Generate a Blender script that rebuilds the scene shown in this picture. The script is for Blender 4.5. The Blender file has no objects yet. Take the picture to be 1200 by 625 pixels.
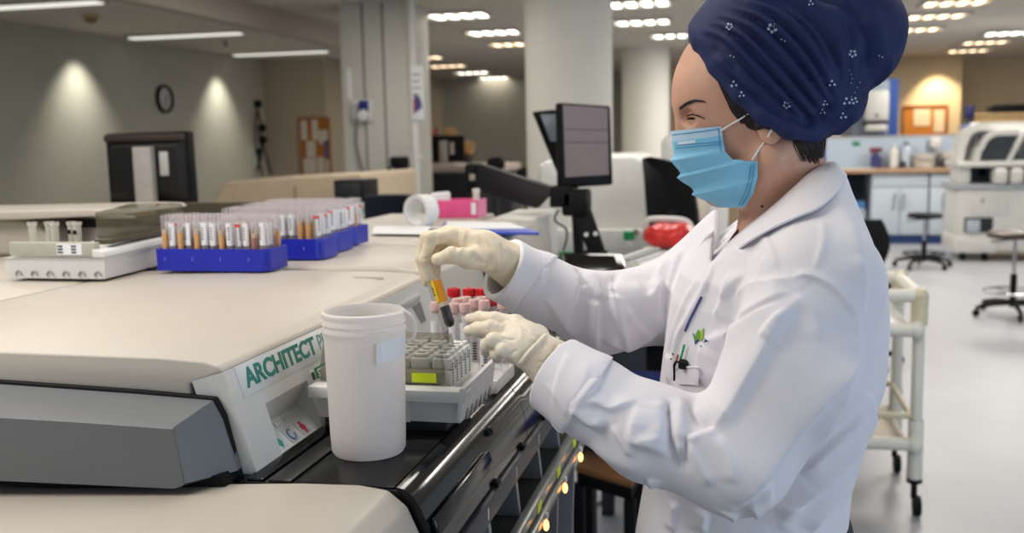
import bpy, bmesh, math, random
import numpy as np
from mathutils import Vector, Matrix, noise
from mathutils.bvhtree import BVHTree
random.seed(7); np.random.seed(7)
S = bpy.context.scene
COL = S.collection
# ------------------------------------------------------------------ camera
F = 1167.0
PITCH, YAW, ROLL, EYE = math.atan(149/1167.), math.atan(272/1167.), math.radians(1.2), 1.5
fw = Vector((-math.sin(YAW)*math.cos(PITCH), math.cos(YAW)*math.cos(PITCH), -math.sin(PITCH)))
rt0 = Vector((math.cos(YAW), math.sin(YAW), 0)); up0 = rt0.cross(fw)
rt = rt0*math.cos(ROLL) - up0*math.sin(ROLL); up = rt0*math.sin(ROLL) + up0*math.cos(ROLL)
CAM = Vector((0, 0, EYE))
cd = bpy.data.cameras.new('camera'); cam = bpy.data.objects.new('camera', cd); COL.objects.link(cam)
cd.sensor_width = 36; cd.lens = 36*F/1200; cd.clip_start = .05; cd.clip_end = 100
m3 = Matrix((rt, up, -fw)).transposed()
cam.matrix_world = Matrix.Translation(CAM) @ m3.to_4x4()
cd.dof.use_dof = True; cd.dof.focus_distance = 1.27; cd.dof.aperture_fstop = 4.8
S.camera = cam
# ------------------------------------------------------------------ world, lights, exposure
w = bpy.data.worlds.new('world'); S.world = w; w.use_nodes = True
w.node_tree.nodes['Background'].inputs[0].default_value = (.80, .90, 1, 1)
w.node_tree.nodes['Background'].inputs[1].default_value = .34
def area(name, loc, target, sx, sy, power, col):
    l = bpy.data.lights.new(name, 'AREA'); l.shape = 'RECTANGLE'; l.size = sx; l.size_y = sy; l.energy = power; l.color = col
    o = bpy.data.objects.new(name, l); COL.objects.link(o); o.location = loc
    o.rotation_euler = (Vector(target)-Vector(loc)).to_track_quat('-Z', 'Y').to_euler(); return o
area('daylight_window', (4.2, -.6, 1.9), (0, 1.5, 1.1), 2.6, 1.6, 60, (.64, .81, 1))
for i, (x, y, e) in enumerate([(-.75, 1.7, 13), (-1.7, .5, 34), (-2.6, 2.8, 15), (.9, 2.6, 14), (-.6, 4.6, 22), (-2.6, 6.6, 20),
                               (1.6, 6.2, 44), (1.6, 9.6, 56), (3.2, 12.5, 66), (.2, 12.8, 45), (-3.0, 12.0, 26), (2.6, 15.2, 22)]):
    area('ceiling_lamp', (x, y, 2.66), (x, y, 0), .6, 1.2, e, (1, .95, .88) if y < 5 else (1, .95, .88))
def spot(name, loc, target, power, ang, blend, col):
    l = bpy.data.lights.new(name, 'SPOT'); l.energy = power; l.spot_size = math.radians(ang); l.spot_blend = blend; l.color = col; l.shadow_soft_size = .04
    o = bpy.data.objects.new(name, l); COL.objects.link(o); o.location = loc
    o.rotation_euler = (Vector(target)-Vector(loc)).to_track_quat('-Z', 'Y').to_euler(); return o
for y in (6.9, 9.15, 12.0):
    spot('wall_washer', (-6.38, y, 2.66), (-6.62, y, 1.2), 74, 84, 1.0, (1, .97, .86))
spot('wall_washer', (2.95, 16.9, 2.66), (3.1, 17.25, 1.2), 120, 85, .7, (1, .78, .5))
S.view_settings.view_transform = 'Standard'; S.view_settings.look = 'None'
S.view_settings.exposure = 0.14; S.view_settings.gamma = 1.0; S.view_settings.use_curve_mapping = False
S.cycles.transparent_max_bounces = 24; S.cycles.max_bounces = 8; S.cycles.transmission_bounces = 10
S.cycles.sample_clamp_indirect = 6
# ------------------------------------------------------------------ pixel -> place helpers (1200 x 625 frame)
def ray(px, py): return fw + rt*((px-600)/F) + up*((312.5-py)/F)
def Zp(px, py, z):
    r = ray(px, py); return CAM + r*((z-EYE)/r.z)
def Yp(px, py, y):
    r = ray(px, py); return CAM + r*(y/r.y)
def Xp(px, py, x):
    r = ray(px, py); return CAM + r*(x/r.x)
# ------------------------------------------------------------------ materials
def lin(c):
    f = lambda v: v/12.92 if v <= .04045 else ((v+.055)/1.055)**2.4
    return tuple(f(v/255.) for v in c) + (1,)
MATS = {}
def mat(name, rgb, rough=.5, metal=0, var=.06, scale=30, bump=0, bscale=200, sub=0, trans=0, emit=None, coat=0, ior=1.45, alpha=1, spec=.5, vec='Object'):
    if name in MATS: return MATS[name]
    m = bpy.data.materials.new(name); m.use_nodes = True; nt = m.node_tree; N = nt.nodes; L = nt.links
    b = N['Principled BSDF']; c = lin(rgb)
    tc = N.new('ShaderNodeTexCoord')
    nz = N.new('ShaderNodeTexNoise'); nz.inputs['Scale'].default_value = scale; nz.inputs['Detail'].default_value = 4
    L.new(tc.outputs[vec], nz.inputs['Vector'])
    r = N.new('ShaderNodeValToRGB')
    r.color_ramp.elements[0].position = .3; r.color_ramp.elements[1].position = .7
    r.color_ramp.elements[0].color = tuple(max(0, v*(1-var)) for v in c[:3])+(1,)
    r.color_ramp.elements[1].color = tuple(min(1, v*(1+var)) for v in c[:3])+(1,)
    L.new(nz.outputs['Fac'], r.inputs['Fac']); L.new(r.outputs['Color'], b.inputs['Base Color'])
    b.inputs['Roughness'].default_value = rough; b.inputs['Metallic'].default_value = metal
    b.inputs['IOR'].default_value = ior; b.inputs['Specular IOR Level'].default_value = spec
    b.inputs['Transmission Weight'].default_value = trans; b.inputs['Coat Weight'].default_value = coat; b.inputs['Alpha'].default_value = alpha
    if sub:
        b.inputs['Subsurface Weight'].default_value = sub; b.inputs['Subsurface Radius'].default_value = (.012, .005, .003); b.inputs['Subsurface Scale'].default_value = .5
    if bump:
        n2 = N.new('ShaderNodeTexNoise'); n2.inputs['Scale'].default_value = bscale; n2.inputs['Detail'].default_value = 3
        L.new(tc.outputs[vec], n2.inputs['Vector'])
        bp = N.new('ShaderNodeBump'); bp.inputs['Strength'].default_value = bump; bp.inputs['Distance'].default_value = .004
        L.new(n2.outputs['Fac'], bp.inputs['Height']); L.new(bp.outputs['Normal'], b.inputs['Normal'])
    if emit:
        b.inputs['Emission Color'].default_value = lin(emit[0]); b.inputs['Emission Strength'].default_value = emit[1]
    MATS[name] = m; return m
def clearmat(name, rgb, fac, rough=.1, edge=.42):
    """thin clear or milky plastic: part of the light passes straight through"""
    if name in MATS: return MATS[name]
    m = mat(name, rgb, rough, var=.03); nt = m.node_tree; N = nt.nodes; L = nt.links
    out = N['Material Output']; b = N['Principled BSDF']
    t = N.new('ShaderNodeBsdfTransparent'); mx = N.new('ShaderNodeMixShader'); lw = N.new('ShaderNodeLayerWeight'); lw.inputs['Blend'].default_value = .25
    mp = N.new('ShaderNodeMapRange'); mp.inputs['To Min'].default_value = fac; mp.inputs['To Max'].default_value = min(1, fac+edge)
    L.new(lw.outputs['Facing'], mp.inputs['Value']); L.new(mp.outputs['Result'], mx.inputs['Fac'])
    L.new(t.outputs[0], mx.inputs[1]); L.new(b.outputs[0], mx.inputs[2]); L.new(mx.outputs[0], out.inputs['Surface'])
    return m
# ------------------------------------------------------------------ geometry collector
class G:
    def __init__(s): s.v = []; s.f = []; s.m = []
    def add(s, vs, fs, mi=0):
        o = len(s.v); s.v += [tuple(v) for v in vs]; s.f += [tuple(i+o for i in f) for f in fs]; s.m += [mi]*len(fs); return s
    def bm(s, b, mi=0):
        b.verts.index_update(); s.add([v.co[:] for v in b.verts], [[v.index for v in f.verts] for f in b.faces], mi); b.free(); return s
    def box(s, lo, hi, bev=0, seg=2, mi=0, M=None, taper=None):
        b = bmesh.new(); bmesh.ops.create_cube(b, size=1)
        lo, hi = Vector(lo), Vector(hi); c = (lo+hi)/2; d = hi-lo
        for v in b.verts:
            k = taper if taper and v.co.z > 0 else 1
            v.co = Vector((c.x+v.co.x*d.x*k, c.y+v.co.y*d.y*k, c.z+v.co.z*d.z))
        if bev: bmesh.ops.bevel(b, geom=b.edges[:], offset=min(bev, .49*min(abs(x) for x in d)), segments=seg, affect='EDGES', profile=.5)
        if M: b.transform(M)
        return s.bm(b, mi)
    def prism(s, poly, axis, a, c, bev=0, seg=2, mi=0, M=None):
        b = bmesh.new()
        def pt(p, q): return {'x': (q, p[0], p[1]), 'y': (p[0], q, p[1]), 'z': (p[0], p[1], q)}[axis]
        A = [b.verts.new(pt(p, a)) for p in poly]; B = [b.verts.new(pt(p, c)) for p in poly]; n = len(poly)
        b.faces.new(A); b.faces.new(B[::-1])
        for i in range(n): b.faces.new((A[i], B[i], B[(i+1) % n], A[(i+1) % n]))
        bmesh.ops.recalc_face_normals(b, faces=b.faces[:])
        if bev: bmesh.ops.bevel(b, geom=b.edges[:], offset=bev, segments=seg, affect='EDGES', profile=.5, clamp_overlap=True)
        if M: b.transform(M)
        return s.bm(b, mi)
    def hexa(s, p, bev=0, seg=2, mi=0):
        """p: 8 points, four of the lower ring then four of the upper"""
        b = bmesh.new(); v = [b.verts.new(q) for q in p]
        for f in ((3, 2, 1, 0), (4, 5, 6, 7), (0, 1, 5, 4), (1, 2, 6, 5), (2, 3, 7, 6), (3, 0, 4, 7)): b.faces.new([v[i] for i in f])
        bmesh.ops.recalc_face_normals(b, faces=b.faces[:])
        if bev: bmesh.ops.bevel(b, geom=b.edges[:], offset=bev, segments=seg, affect='EDGES', profile=.5, clamp_overlap=True)
        return s.bm(b, mi)
    def rings(s, R, closed=True, cap=True, loop=False, mi=0):
        n = len(R[0]); vs = [v for r in R for v in r]; fs = []
        k = len(R) if loop else len(R)-1
        for i in range(k):
            for j in range(n if closed else n-1):
                a = i*n+j; b_ = i*n+(j+1) % n; c = ((i+1) % len(R))*n+(j+1) % n; d = ((i+1) % len(R))*n+j
                fs.append((a, b_, c, d))
        if cap and closed and not loop: fs.append(tuple(range(n))[::-1]); fs.append(tuple((len(R)-1)*n+j for j in range(n)))
        return s.add(vs, fs, mi)
    def tube(s, path, r, n=10, mi=0, cap=True, loop=False):
        P = [Vector(p) for p in path]; R = []; N = len(P)
        rr = r if isinstance(r, (list, tuple)) else [r]*N
        t0 = (P[1]-P[0]).normalized(); u = t0.orthogonal().normalized()
        for i in range(N):
            if loop: t = (P[(i+1) % N]-P[i-1]).normalized()
            else: t = (P[min(i+1, N-1)]-P[max(i-1, 0)]).normalized()
            u = (u-t*u.dot(t)).normalized(); v = t.cross(u)
            R.append([P[i]+(u*math.cos(2*math.pi*j/n)+v*math.sin(2*math.pi*j/n))*rr[i] for j in range(n)])
        return s.rings(R, cap=cap, loop=loop, mi=mi)
    def lathe(s, prof, c=(0, 0, 0), n=24, mi=0, cap=False, axis=None):
        c = Vector(c); R = []
        ax = Vector(axis).normalized() if axis else Vector((0, 0, 1)); u = ax.orthogonal().normalized(); v = ax.cross(u)
        for r, z in prof:
            R.append([c+ax*z+(u*math.cos(2*math.pi*j/n)+v*math.sin(2*math.pi*j/n))*max(r, 1e-5) for j in range(n)])
        return s.rings(R, cap=cap, mi=mi)
    def ball(s, c, r, n=16, m=10, mi=0):
        r = r if isinstance(r, (tuple, list)) else (r, r, r)
        return s.rings([[(c[0]+r[0]*math.sin(a)*math.cos(2*math.pi*j/n), c[1]+r[1]*math.sin(a)*math.sin(2*math.pi*j/n), c[2]+r[2]*math.cos(a))
                         for j in range(n)] for a in [math.pi*(i+.02)/(m+.04) for i in range(m+1)]][::-1], mi=mi)
    def strip(s, A, B, th, mi=0):
        """a sheet between two polylines with a thickness"""
        A = [Vector(a) for a in A]; B = [Vector(b) for b in B]; n = len(A); nr = []
        for i in range(n):
            t = (A[min(i+1, n-1)]-A[max(i-1, 0)]); nr.append(t.cross(B[i]-A[i]).normalized()*th)
        return s.rings([[A[i], B[i], B[i]+nr[i], A[i]+nr[i]] for i in range(n)], mi=mi)
    def build(s, name, m, parent=None, ang=35, origin=None, smooth=True):
        me = bpy.data.meshes.new(name)
        if parent is not None: off = WL[parent.name]
        elif origin is not None: off = Vector(origin)
        else:
            a = np.array(s.v); off = Vector(((a[:, 0].min()+a[:, 0].max())/2, (a[:, 1].min()+a[:, 1].max())/2, a[:, 2].min()))
        me.from_pydata([tuple(Vector(v)-off) for v in s.v], [], s.f)
        for x in (m if isinstance(m, (list, tuple)) else [m]): me.materials.append(x)
        me.polygons.foreach_set('material_index', s.m)
        if smooth:
            me.polygons.foreach_set('use_smooth', [True]*len(s.f)); me.set_sharp_from_angle(angle=math.radians(ang))
        me.validate(); me.update()
        o = bpy.data.objects.new(name, me); COL.objects.link(o)
        if parent is not None: o.parent = parent
        else: o.location = off
        WL[o.name] = off.copy(); return o
WL = {}
def tag(o, label, cat, group=None):
    o['label'] = label; o['category'] = cat
    if group: o['group'] = group
    return o
def thing(name, label, cat, loc, group=None):
    o = bpy.data.objects.new(name, None); COL.objects.link(o); o.location = loc; o.empty_display_size = .05
    WL[o.name] = Vector(loc); return tag(o, label, cat, group)
def struct(name, g, m, ang=35):
    o = g.build(name, m, ang=ang); o['kind'] = 'structure'; return o
def dup(o, loc, rz=None, label=None, group=None):
    def cp(x, par):
        c = x.copy(); COL.objects.link(c)
        if par: c.parent = par
        for k in kids.get(x.name, []): cp(k, c)
        return c
    kids = {}
    def walk(x):
        kids[x.name] = list(x.children)
        for k in x.children: walk(k)
    walk(o)
    r = cp(o, None); r.location = loc; WL[r.name] = Vector(loc)
    if rz is not None: r.rotation_euler.z = rz
    if label: r['label'] = label
    if group: r['group'] = group
    return r
def text(name, body, org, xd, yd, size, m, parent, th=.0006, bold=0, squeeze=1):
    cu = bpy.data.curves.new(name, 'FONT'); cu.body = body; cu.size = 1; cu.offset = bold; cu.extrude = .01
    o = bpy.data.objects.new(name, cu); COL.objects.link(o); bpy.context.view_layer.update()
    dg = bpy.context.evaluated_depsgraph_get(); me = o.evaluated_get(dg).to_mesh()
    xd, yd = Vector(xd).normalized(), Vector(yd).normalized(); zd = xd.cross(yd)
    g = G(); g.add([Vector(org)+xd*v.co.x*size*squeeze+yd*v.co.y*size+zd*(v.co.z+.01)*th/.02 for v in me.vertices], [tuple(p.vertices) for p in me.polygons])
    o.evaluated_get(dg).to_mesh_clear(); bpy.data.objects.remove(o); bpy.data.curves.remove(cu)
    return g.build(name, m, parent)
# ------------------------------------------------------------------ signed-distance modelling of soft shapes
def A3(v): return np.array(tuple(v), dtype=np.float32)
def smin(a, b, k):
    h = np.clip(.5+.5*(b-a)/k, 0, 1); return b+(a-b)*h-k*h*(1-h)
def smax(a, b, k): return -smin(-a, -b, k)
def cap(P, a, b, ra, rb):
    a, b = A3(a), A3(b); ba = b-a; t = np.clip(((P-a)@ba)/max(float(ba@ba), 1e-9), 0, 1)
    return np.linalg.norm(P-a-t[..., None]*ba, axis=-1)-(ra+(rb-ra)*t)
def chain(P, pts, rs, k=.01):
    d = None
    for i in range(len(pts)-1):
        e = cap(P, pts[i], pts[i+1], rs[i], rs[i+1]); d = e if d is None else smin(d, e, k)
    return d
def ell(P, c, r, R=None):
    q = P-A3(c)
    if R is not None: q = q@R
    r = np.array(r, dtype=np.float32); k0 = np.linalg.norm(q/r, axis=-1); k1 = np.linalg.norm(q/(r*r), axis=-1)
    return k0*(k0-1)/np.maximum(k1, 1e-6)
def roty(a):
    c, s = math.cos(a), math.sin(a); return np.array([[c, 0, s], [0, 1, 0], [-s, 0, c]], dtype=np.float32)
def nets(f, xs, ys, zs):
    xs, ys, zs = [np.asarray(a, dtype=np.float32) for a in (xs, ys, zs)]
    V = np.empty((len(xs), len(ys), len(zs)), np.float32); st = max(1, int(1.2e6/(len(ys)*len(zs))))
    for i in range(0, len(xs), st):
        V[i:i+st] = f(np.stack(np.meshgrid(xs[i:i+st], ys, zs, indexing='ij'), -1))
    s = V < 0; C = np.zeros(tuple(n-1 for n in V.shape), np.int8)
    sl = lambda o, n: slice(o, n-1+o)
    X, Y, Z = V.shape
    for a in (0, 1):
        for b in (0, 1):
            for c in (0, 1): C += s[sl(a, X), sl(b, Y), sl(c, Z)]
    I = np.argwhere((C > 0) & (C < 8)); idx = -np.ones(C.shape, np.int64); idx[tuple(I.T)] = np.arange(len(I))
    acc = np.zeros((len(I), 3)); cnt = np.zeros(len(I)); ax = (xs, ys, zs)
    for d in range(3):
        o1, o2 = [k for k in range(3) if k != d]
        for a in (0, 1):
            for b in (0, 1):
                p = I.copy(); p[:, o1] += a; p[:, o2] += b; q = p.copy(); q[:, d] += 1
                v0 = V[tuple(p.T)]; v1 = V[tuple(q.T)]; mk = (v0 < 0) != (v1 < 0)
                t = np.where(mk, v0/np.where(v0 == v1, 1, v0-v1), 0)
                pos = np.stack([ax[k][p[:, k]] for k in range(3)], -1).astype(float)
                pos[:, d] += t*(ax[d][q[:, d]]-ax[d][p[:, d]])
                acc[mk] += pos[mk]; cnt[mk] += 1
    vt = acc/np.maximum(cnt, 1)[:, None]; fs = []
    for d in range(3):
        o1, o2 = [(1, 2), (2, 0), (0, 1)][d]
        a = [slice(None)]*3; b = [slice(None)]*3; a[d] = slice(0, -1); b[d] = slice(1, None)
        for k in (o1, o2): a[k] = slice(1, -1); b[k] = slice(1, -1)
        s0 = s[tuple(a)]; s1 = s[tuple(b)]; E = np.argwhere(s0 != s1)
        if not len(E): continue
        fl = s0[tuple(E.T)]
        E = E.copy(); E[:, o1] += 1; E[:, o2] += 1
        def at(i, j):
            q = E.copy(); q[:, o1] += i; q[:, o2] += j; return idx[tuple(q.T)]
        Q = np.stack([at(-1, -1), at(0, -1), at(0, 0), at(-1, 0)], -1)
        Q[~fl] = Q[~fl][:, ::-1]; fs.append(Q)
    fs = np.concatenate(fs); e = 4e-4
    for _ in range(2):
        P = vt.astype(np.float32)
        g = np.stack([f(P+np.eye(3, dtype=np.float32)[k]*e)-f(P-np.eye(3, dtype=np.float32)[k]*e) for k in range(3)], -1)/(2*e)
        n2 = np.maximum((g*g).sum(-1), .05); stp = (f(P)/n2)[:, None]*g
        L = np.linalg.norm(stp, axis=1, keepdims=True); stp *= np.minimum(1, .004/np.maximum(L, 1e-9)); vt = vt-stp
    return vt, fs
def vnormals(v, f):
    a, b, c, d = (v[f[:, k]] for k in range(4)); n = np.cross(c-a, d-b); N = np.zeros_like(v)
    for k in range(4): np.add.at(N, f[:, k], n)
    return N/np.maximum(np.linalg.norm(N, axis=1, keepdims=True), 1e-12)
def polydist(P, L):
    D = np.full(len(P), 9.)
    T = np.zeros(len(P)); n = len(L)-1
    for i in range(n):
        a, b = L[i], L[i+1]; ba = b-a; t = np.clip(((P-a)@ba)/max(ba@ba, 1e-12), 0, 1)
        d = np.linalg.norm(P-a-t[:, None]*ba, axis=1); k = d < D; D[k] = d[k]; T[k] = (i+t[k])/n
    return D, T
def smoothline(pts, sub=5):
    P = [Vector(p) for p in pts]; out = []
    for i in range(len(P)-1):
        p0, p1, p2, p3 = P[max(i-1, 0)], P[i], P[i+1], P[min(i+2, len(P)-1)]
        for k in range(sub):
            t = k/sub
            out.append(.5*((2*p1)+(p2-p0)*t+(2*p0-5*p1+4*p2-p3)*t*t+(3*p1-p0-3*p2+p3)*t**3))
    return out+[P[-1]]
def tree(v, f): return BVHTree.FromPolygons([tuple(p) for p in v], [tuple(int(i) for i in q) for q in f])
def hit(bv, px, py):
    r = ray(px, py).normalized(); h = bv.ray_cast(CAM, r); return h[0], h[1]
def strokes(v, f, S_):
    """press folds into a surface along lines seen at the given pixels: (pixels, amplitude in m (+ groove, - ridge), width);
    with a fourth value +1/-1 the fold is one-sided: raised, sloping off gently to the left/right of the line's direction"""
    bv = tree(v, f); N = vnormals(v, f); disp = np.zeros(len(v))
    for st in S_:
        pts, amp, wd = st[:3]; side = st[3] if len(st) > 3 else 0
        L = [hit(bv, q.x, q.y)[0] for q in smoothline([(p[0], p[1], 0) for p in pts], 5)]
        L = np.array([tuple(p) for p in L if p is not None])
        if len(L) < 2: continue
        keep = [0]
        for i in range(1, len(L)):
            if np.linalg.norm(L[i]-L[keep[-1]]) < .05: keep.append(i)
        L = L[keep]
        if len(L) < 2: continue
        lo, hi = L.min(0)-3*wd, L.max(0)+3*wd; k = np.nonzero(np.all((v > lo) & (v < hi), axis=1))[0]
        if not len(k): continue
        D = np.full(len(k), 9.); T = np.zeros(len(k)); SD = np.ones(len(k)); P = v[k]; NN = N[k]; n = len(L)-1
        for i in range(n):
            p, q = L[i], L[i+1]; ba = q-p; t = np.clip(((P-p)@ba)/max(ba@ba, 1e-12), 0, 1); w_ = P-p-t[:, None]*ba; d = np.linalg.norm(w_, axis=1); m = d < D
            D[m] = d[m]; T[m] = (i+t[m])/n; SD[m] = np.sign((np.cross(NN[m], ba)*w_[m]).sum(1))
        env = np.clip(np.minimum(T, 1-T)*4+.12, 0, 1)*np.clip((NN@np.array(tuple(-fw)))*3+.6, 0, 1)
        if side:
            ws = np.where(SD*side > 0, wd, max(.0028, wd*.22)); disp[k] -= abs(amp)*np.exp(-(D/ws)**1.5)*env
        else: disp[k] += amp*np.exp(-(D/wd)**(1.3 if amp > 0 else 2))*env
    return v-N*disp[:, None]
# ================================================================== ROOM
M_wall = mat('wall_paint', (176, 173, 160), .85, var=.03, scale=3)
M_warm = mat('warm_wall_paint', (212, 192, 158), .85, var=.03, scale=3)
M_ceil = mat('ceiling_board', (205, 198, 186), .9, var=.05, scale=8)
M_col = mat('column_paint', (205, 202, 192), .55, var=.02, scale=4)
M_white = mat('white_enamel', (222, 221, 216), .4, var=.02, scale=10)
M_ivory = mat('ivory_plastic', (218, 206, 190), .42, var=.03, scale=6)
M_black = mat('black_plastic', (13, 13, 16), .6, spec=.25, var=.15, scale=40)
M_dark = mat('charcoal_plastic', (45, 46, 50), .5, var=.1, scale=40)
M_chrome = mat('chrome', (200, 200, 205), .2, 1)
M_paper = mat('white_paper', (235, 235, 236), .8, var=.02)
M_blue = mat('blue_board', (52, 84, 160), .7, var=.05)
M_cork = mat('cork', (176, 112, 50), .9, var=.2, scale=120)
M_wood = mat('worktop_wood', (172, 138, 108), .5, var=.12, scale=9)
def floormat():
    m = mat('vinyl_floor', (176, 178, 184), .38, var=.04, scale=2.5)
    N = m.node_tree.nodes; L = m.node_tree.links; b = N['Principled BSDF']
    tc = N['Texture Coordinate']; n = N.new('ShaderNodeTexNoise'); n.inputs['Scale'].default_value = 140
    L.new(tc.outputs['Object'], n.inputs['Vector'])
    mx = N.new('ShaderNodeMixRGB'); mx.blend_type = 'MULTIPLY'; mx.inputs[0].default_value = .12
    src = b.inputs['Base Color'].links[0].from_socket
    L.new(src, mx.inputs[1]); L.new(n.outputs['Fac'], mx.inputs[2]); L.new(mx.outputs[0], b.inputs['Base Color'])
    return m
g = G(); g.box((-7.2, -3, -.1), (7, 20, 0)); struct('floor', g, floormat())
g = G(); g.box((-7.2, -1.0, 2.7), (7, 20, 2.8)); struct('ceiling', g, M_ceil)
g = G(); g.box((-6.85, -1.0, 0), (-6.7, 13.3, 2.7)); struct('wall_left', g, M_wall)
g = G(); g.box((-6.85, 13.3, 0), (-5.75, 13.45, 2.7)); g.box((-5.9, 13.45, 0), (-5.75, 19.3, 2.7)); struct('wall_alcove', g, mat('alcove_paint', (180, 168, 150), .85, var=.03))
g = G(); g.box((-5.9, 19.0, 0), (-1.2, 19.15, 2.7)); struct('wall_far', g, M_wall)
g = G(); g.box((-1.2, 17.3, 0), (3.38, 17.45, 2.7)); g.box((-1.2, 17.45, 0), (-1.05, 19.15, 2.7)); g.box((3.23, 17.45, 0), (3.38, 18.6, 2.7)); struct('wall_back', g, M_warm)
g = G(); g.box((3.38, 18.5, 0), (7, 18.65, 2.7)); struct('wall_recess', g, M_warm)
# bulkhead beam that crosses the ceiling to the square column
g = G(); g.box((-4.22, 1.5, 2.5), (-4.08, 10.2, 2.7), .01); struct('beam_ceiling', g, mat('beam_paint', (186, 172, 160), .8, var=.03))
g = G()
for a, b in (((-6.7, -1), (-6.69, 13.3)),): g.box((a[0], a[1], 0), (b[0]+.005, b[1], .1), .004)
struct('baseboard_left', g, M_dark)
# dado trunking rail behind the left machines
# ---- square column with its seams
p = Yp(406, 240, 8.3); q = Yp(482, 240, 8.3); cx0, cx1 = p.x, q.x
g = G(); g.box((cx0, 8.3, 0), (cx1, 8.95, 2.7), .012)
c_sq = struct('column_square', g, M_col)
for k, px in enumerate((433, 456)):
    x = Yp(px, 240, 8.3).x; s_ = G(); s_.box((x-.006, 8.285, 0), (x+.006, 8.302, 2.69), .002); s_.build('seam_strip', mat('seam_grey', (120, 118, 112), .7), c_sq)
# ---- round columns
def roundcol(px, y, r, name):
    c = Yp(px, 200, y); g = G(); g.lathe([(r, 0), (r, 2.7)], (c.x, c.y, 0), 48)
    return struct(name, g, mat('round_column_paint', (226, 223, 214), .6, var=.02, scale=3))
roundcol(668, 7.7, .335, 'column_round_near')
roundcol(757, 13.9, .325, 'column_round_far')
# ------------------------------------------------------------------ ceiling lights
M_tube = mat('light_diffuser', (255, 250, 240), .5, emit=((255, 246, 232), 7))
M_tube2 = mat('light_diffuser_warm', (255, 235, 205), .5, emit=((255, 226, 185), 4))
M_lf = mat('light_frame', (196, 194, 190), .5)
def louver(label, loc, wm, nrow=1, w_=.62, d_=.46):
    t = thing('ceiling_light', label, 'ceiling light', loc, 'louvred ceiling lights')
    x, y, z = loc; g = G()
    g.box((x-w_/2, y-d_/2, z-.03), (x-w_/2+.03, y+d_/2, z)); g.box((x+w_/2-.03, y-d_/2, z-.03), (x+w_/2, y+d_/2, z))
    g.box((x-w_/2+.03, y-d_/2, z-.03), (x+w_/2-.03, y-d_/2+.03, z)); g.box((x-w_/2+.03, y+d_/2-.03, z-.03), (x+w_/2-.03, y+d_/2, z))
    g.build('frame', M_lf, t); st = (w_-.06)/4
    for k in range(4):
        e = G(); x0 = x-w_/2+.03+k*st; e.box((x0+.034, y-d_/2+.06, z-.022), (x0+st-.034, y+d_/2-.06, z-.004), .004); e.build('diffuser', wm, t)
        if k: s_ = G(); s_.box((x0-.012, y-d_/2+.03, z-.028), (x0+.012, y+d_/2-.03, z-.002)); s_.build('louver_bar', M_lf, t)
    return t
cl = louver('louvred ceiling light fixed in the ceiling boards', (0, 0, 0), M_tube)
clw = louver('louvred ceiling light fixed in the ceiling boards', (0, 0, 0), M_tube2)
GL = 'louvred ceiling lights'
fx = [(537, 16, 0, 'louvred ceiling light nearest the square column, bright and white'), (578, 36, 0, 'white louvred ceiling light just left of the thick round column top'),
      (601, 50, 1, 'amber louvred ceiling light touching the thick round column outline'), (494, 66, 1, 'warm louvred ceiling light partly hidden by the square column'),
      (524, 76, 1, 'warm louvred ceiling light right of the white sign'), (553, 84, 0, 'small white louvred ceiling light above the far wall corner'),
      (578, 90, 0, 'farthest white louvred ceiling light before the far grey wall'), (748, 2, 0, 'louvred ceiling light cut by the frame top between column and headscarf'),
      (753, 24, 0, 'white louvred ceiling light between the two round columns'), (792, 40, 0, 'dim louvred ceiling light above the far round column'),
      (1098, 17, 1, 'warm louvred ceiling light right of the headscarf bun, nearer one'), (1072, 33, 1, 'warm louvred ceiling light beside the headscarf bun, farther one'),
      (1184, 37, 0, 'white louvred ceiling light at the right ceiling edge'), (1155, 48, 1, 'warm louvred ceiling light above the recessed right wall'),
      (1120, 1, 1, 'warm louvred ceiling light cut by the frame top right of the bun'), (1135, 58, 1, 'small warm louvred ceiling light above the lit wall corner')]
for i, (px, py, wm, lab) in enumerate(fx):
    p = Zp(px, py, 2.7); dup(clw if wm else cl, (p.x, p.y, 2.699), label=lab, group=GL)
for r_ in (cl, clw):
    for c_ in list(r_.children): bpy.data.objects.remove(c_)
    bpy.data.objects.remove(r_)
p = Zp(855, 2, 2.7)
def batten(loc, lab, L_=1.3, wd=.13):
    x, y, z = loc; t = thing('strip_light', lab, 'ceiling light', loc, 'long strip lights')
    g = G(); g.box((x-L_/2-.03, y-wd/2-.03, z-.02), (x+L_/2+.03, y+wd/2+.03, z), .004); g.build('housing', M_lf, t)
    e = G(); e.box((x-L_/2, y-wd/2, z-.035), (x+L_/2, y+wd/2, z-.02), .006); e.build('diffuser', M_tube if L_ < 1 else mat('strip_diffuser', (250, 248, 240), .5, emit=((250, 248, 238), .75)), t)
    return t
batten((p.x+.05, p.y, 2.699), 'bright ceiling light showing just above the headscarf', .3, .5)
for (x0, y0, lab) in ((-5.85, 9.86, 'strip light on the left ceiling, above the wall clock'), (-5.9, 12.24, 'strip light farther back, near the beam end'),
                      (-5.75, 7.33, 'strip light cut by the top left frame edge')):
    batten((x0, y0, 2.699), lab)
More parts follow.
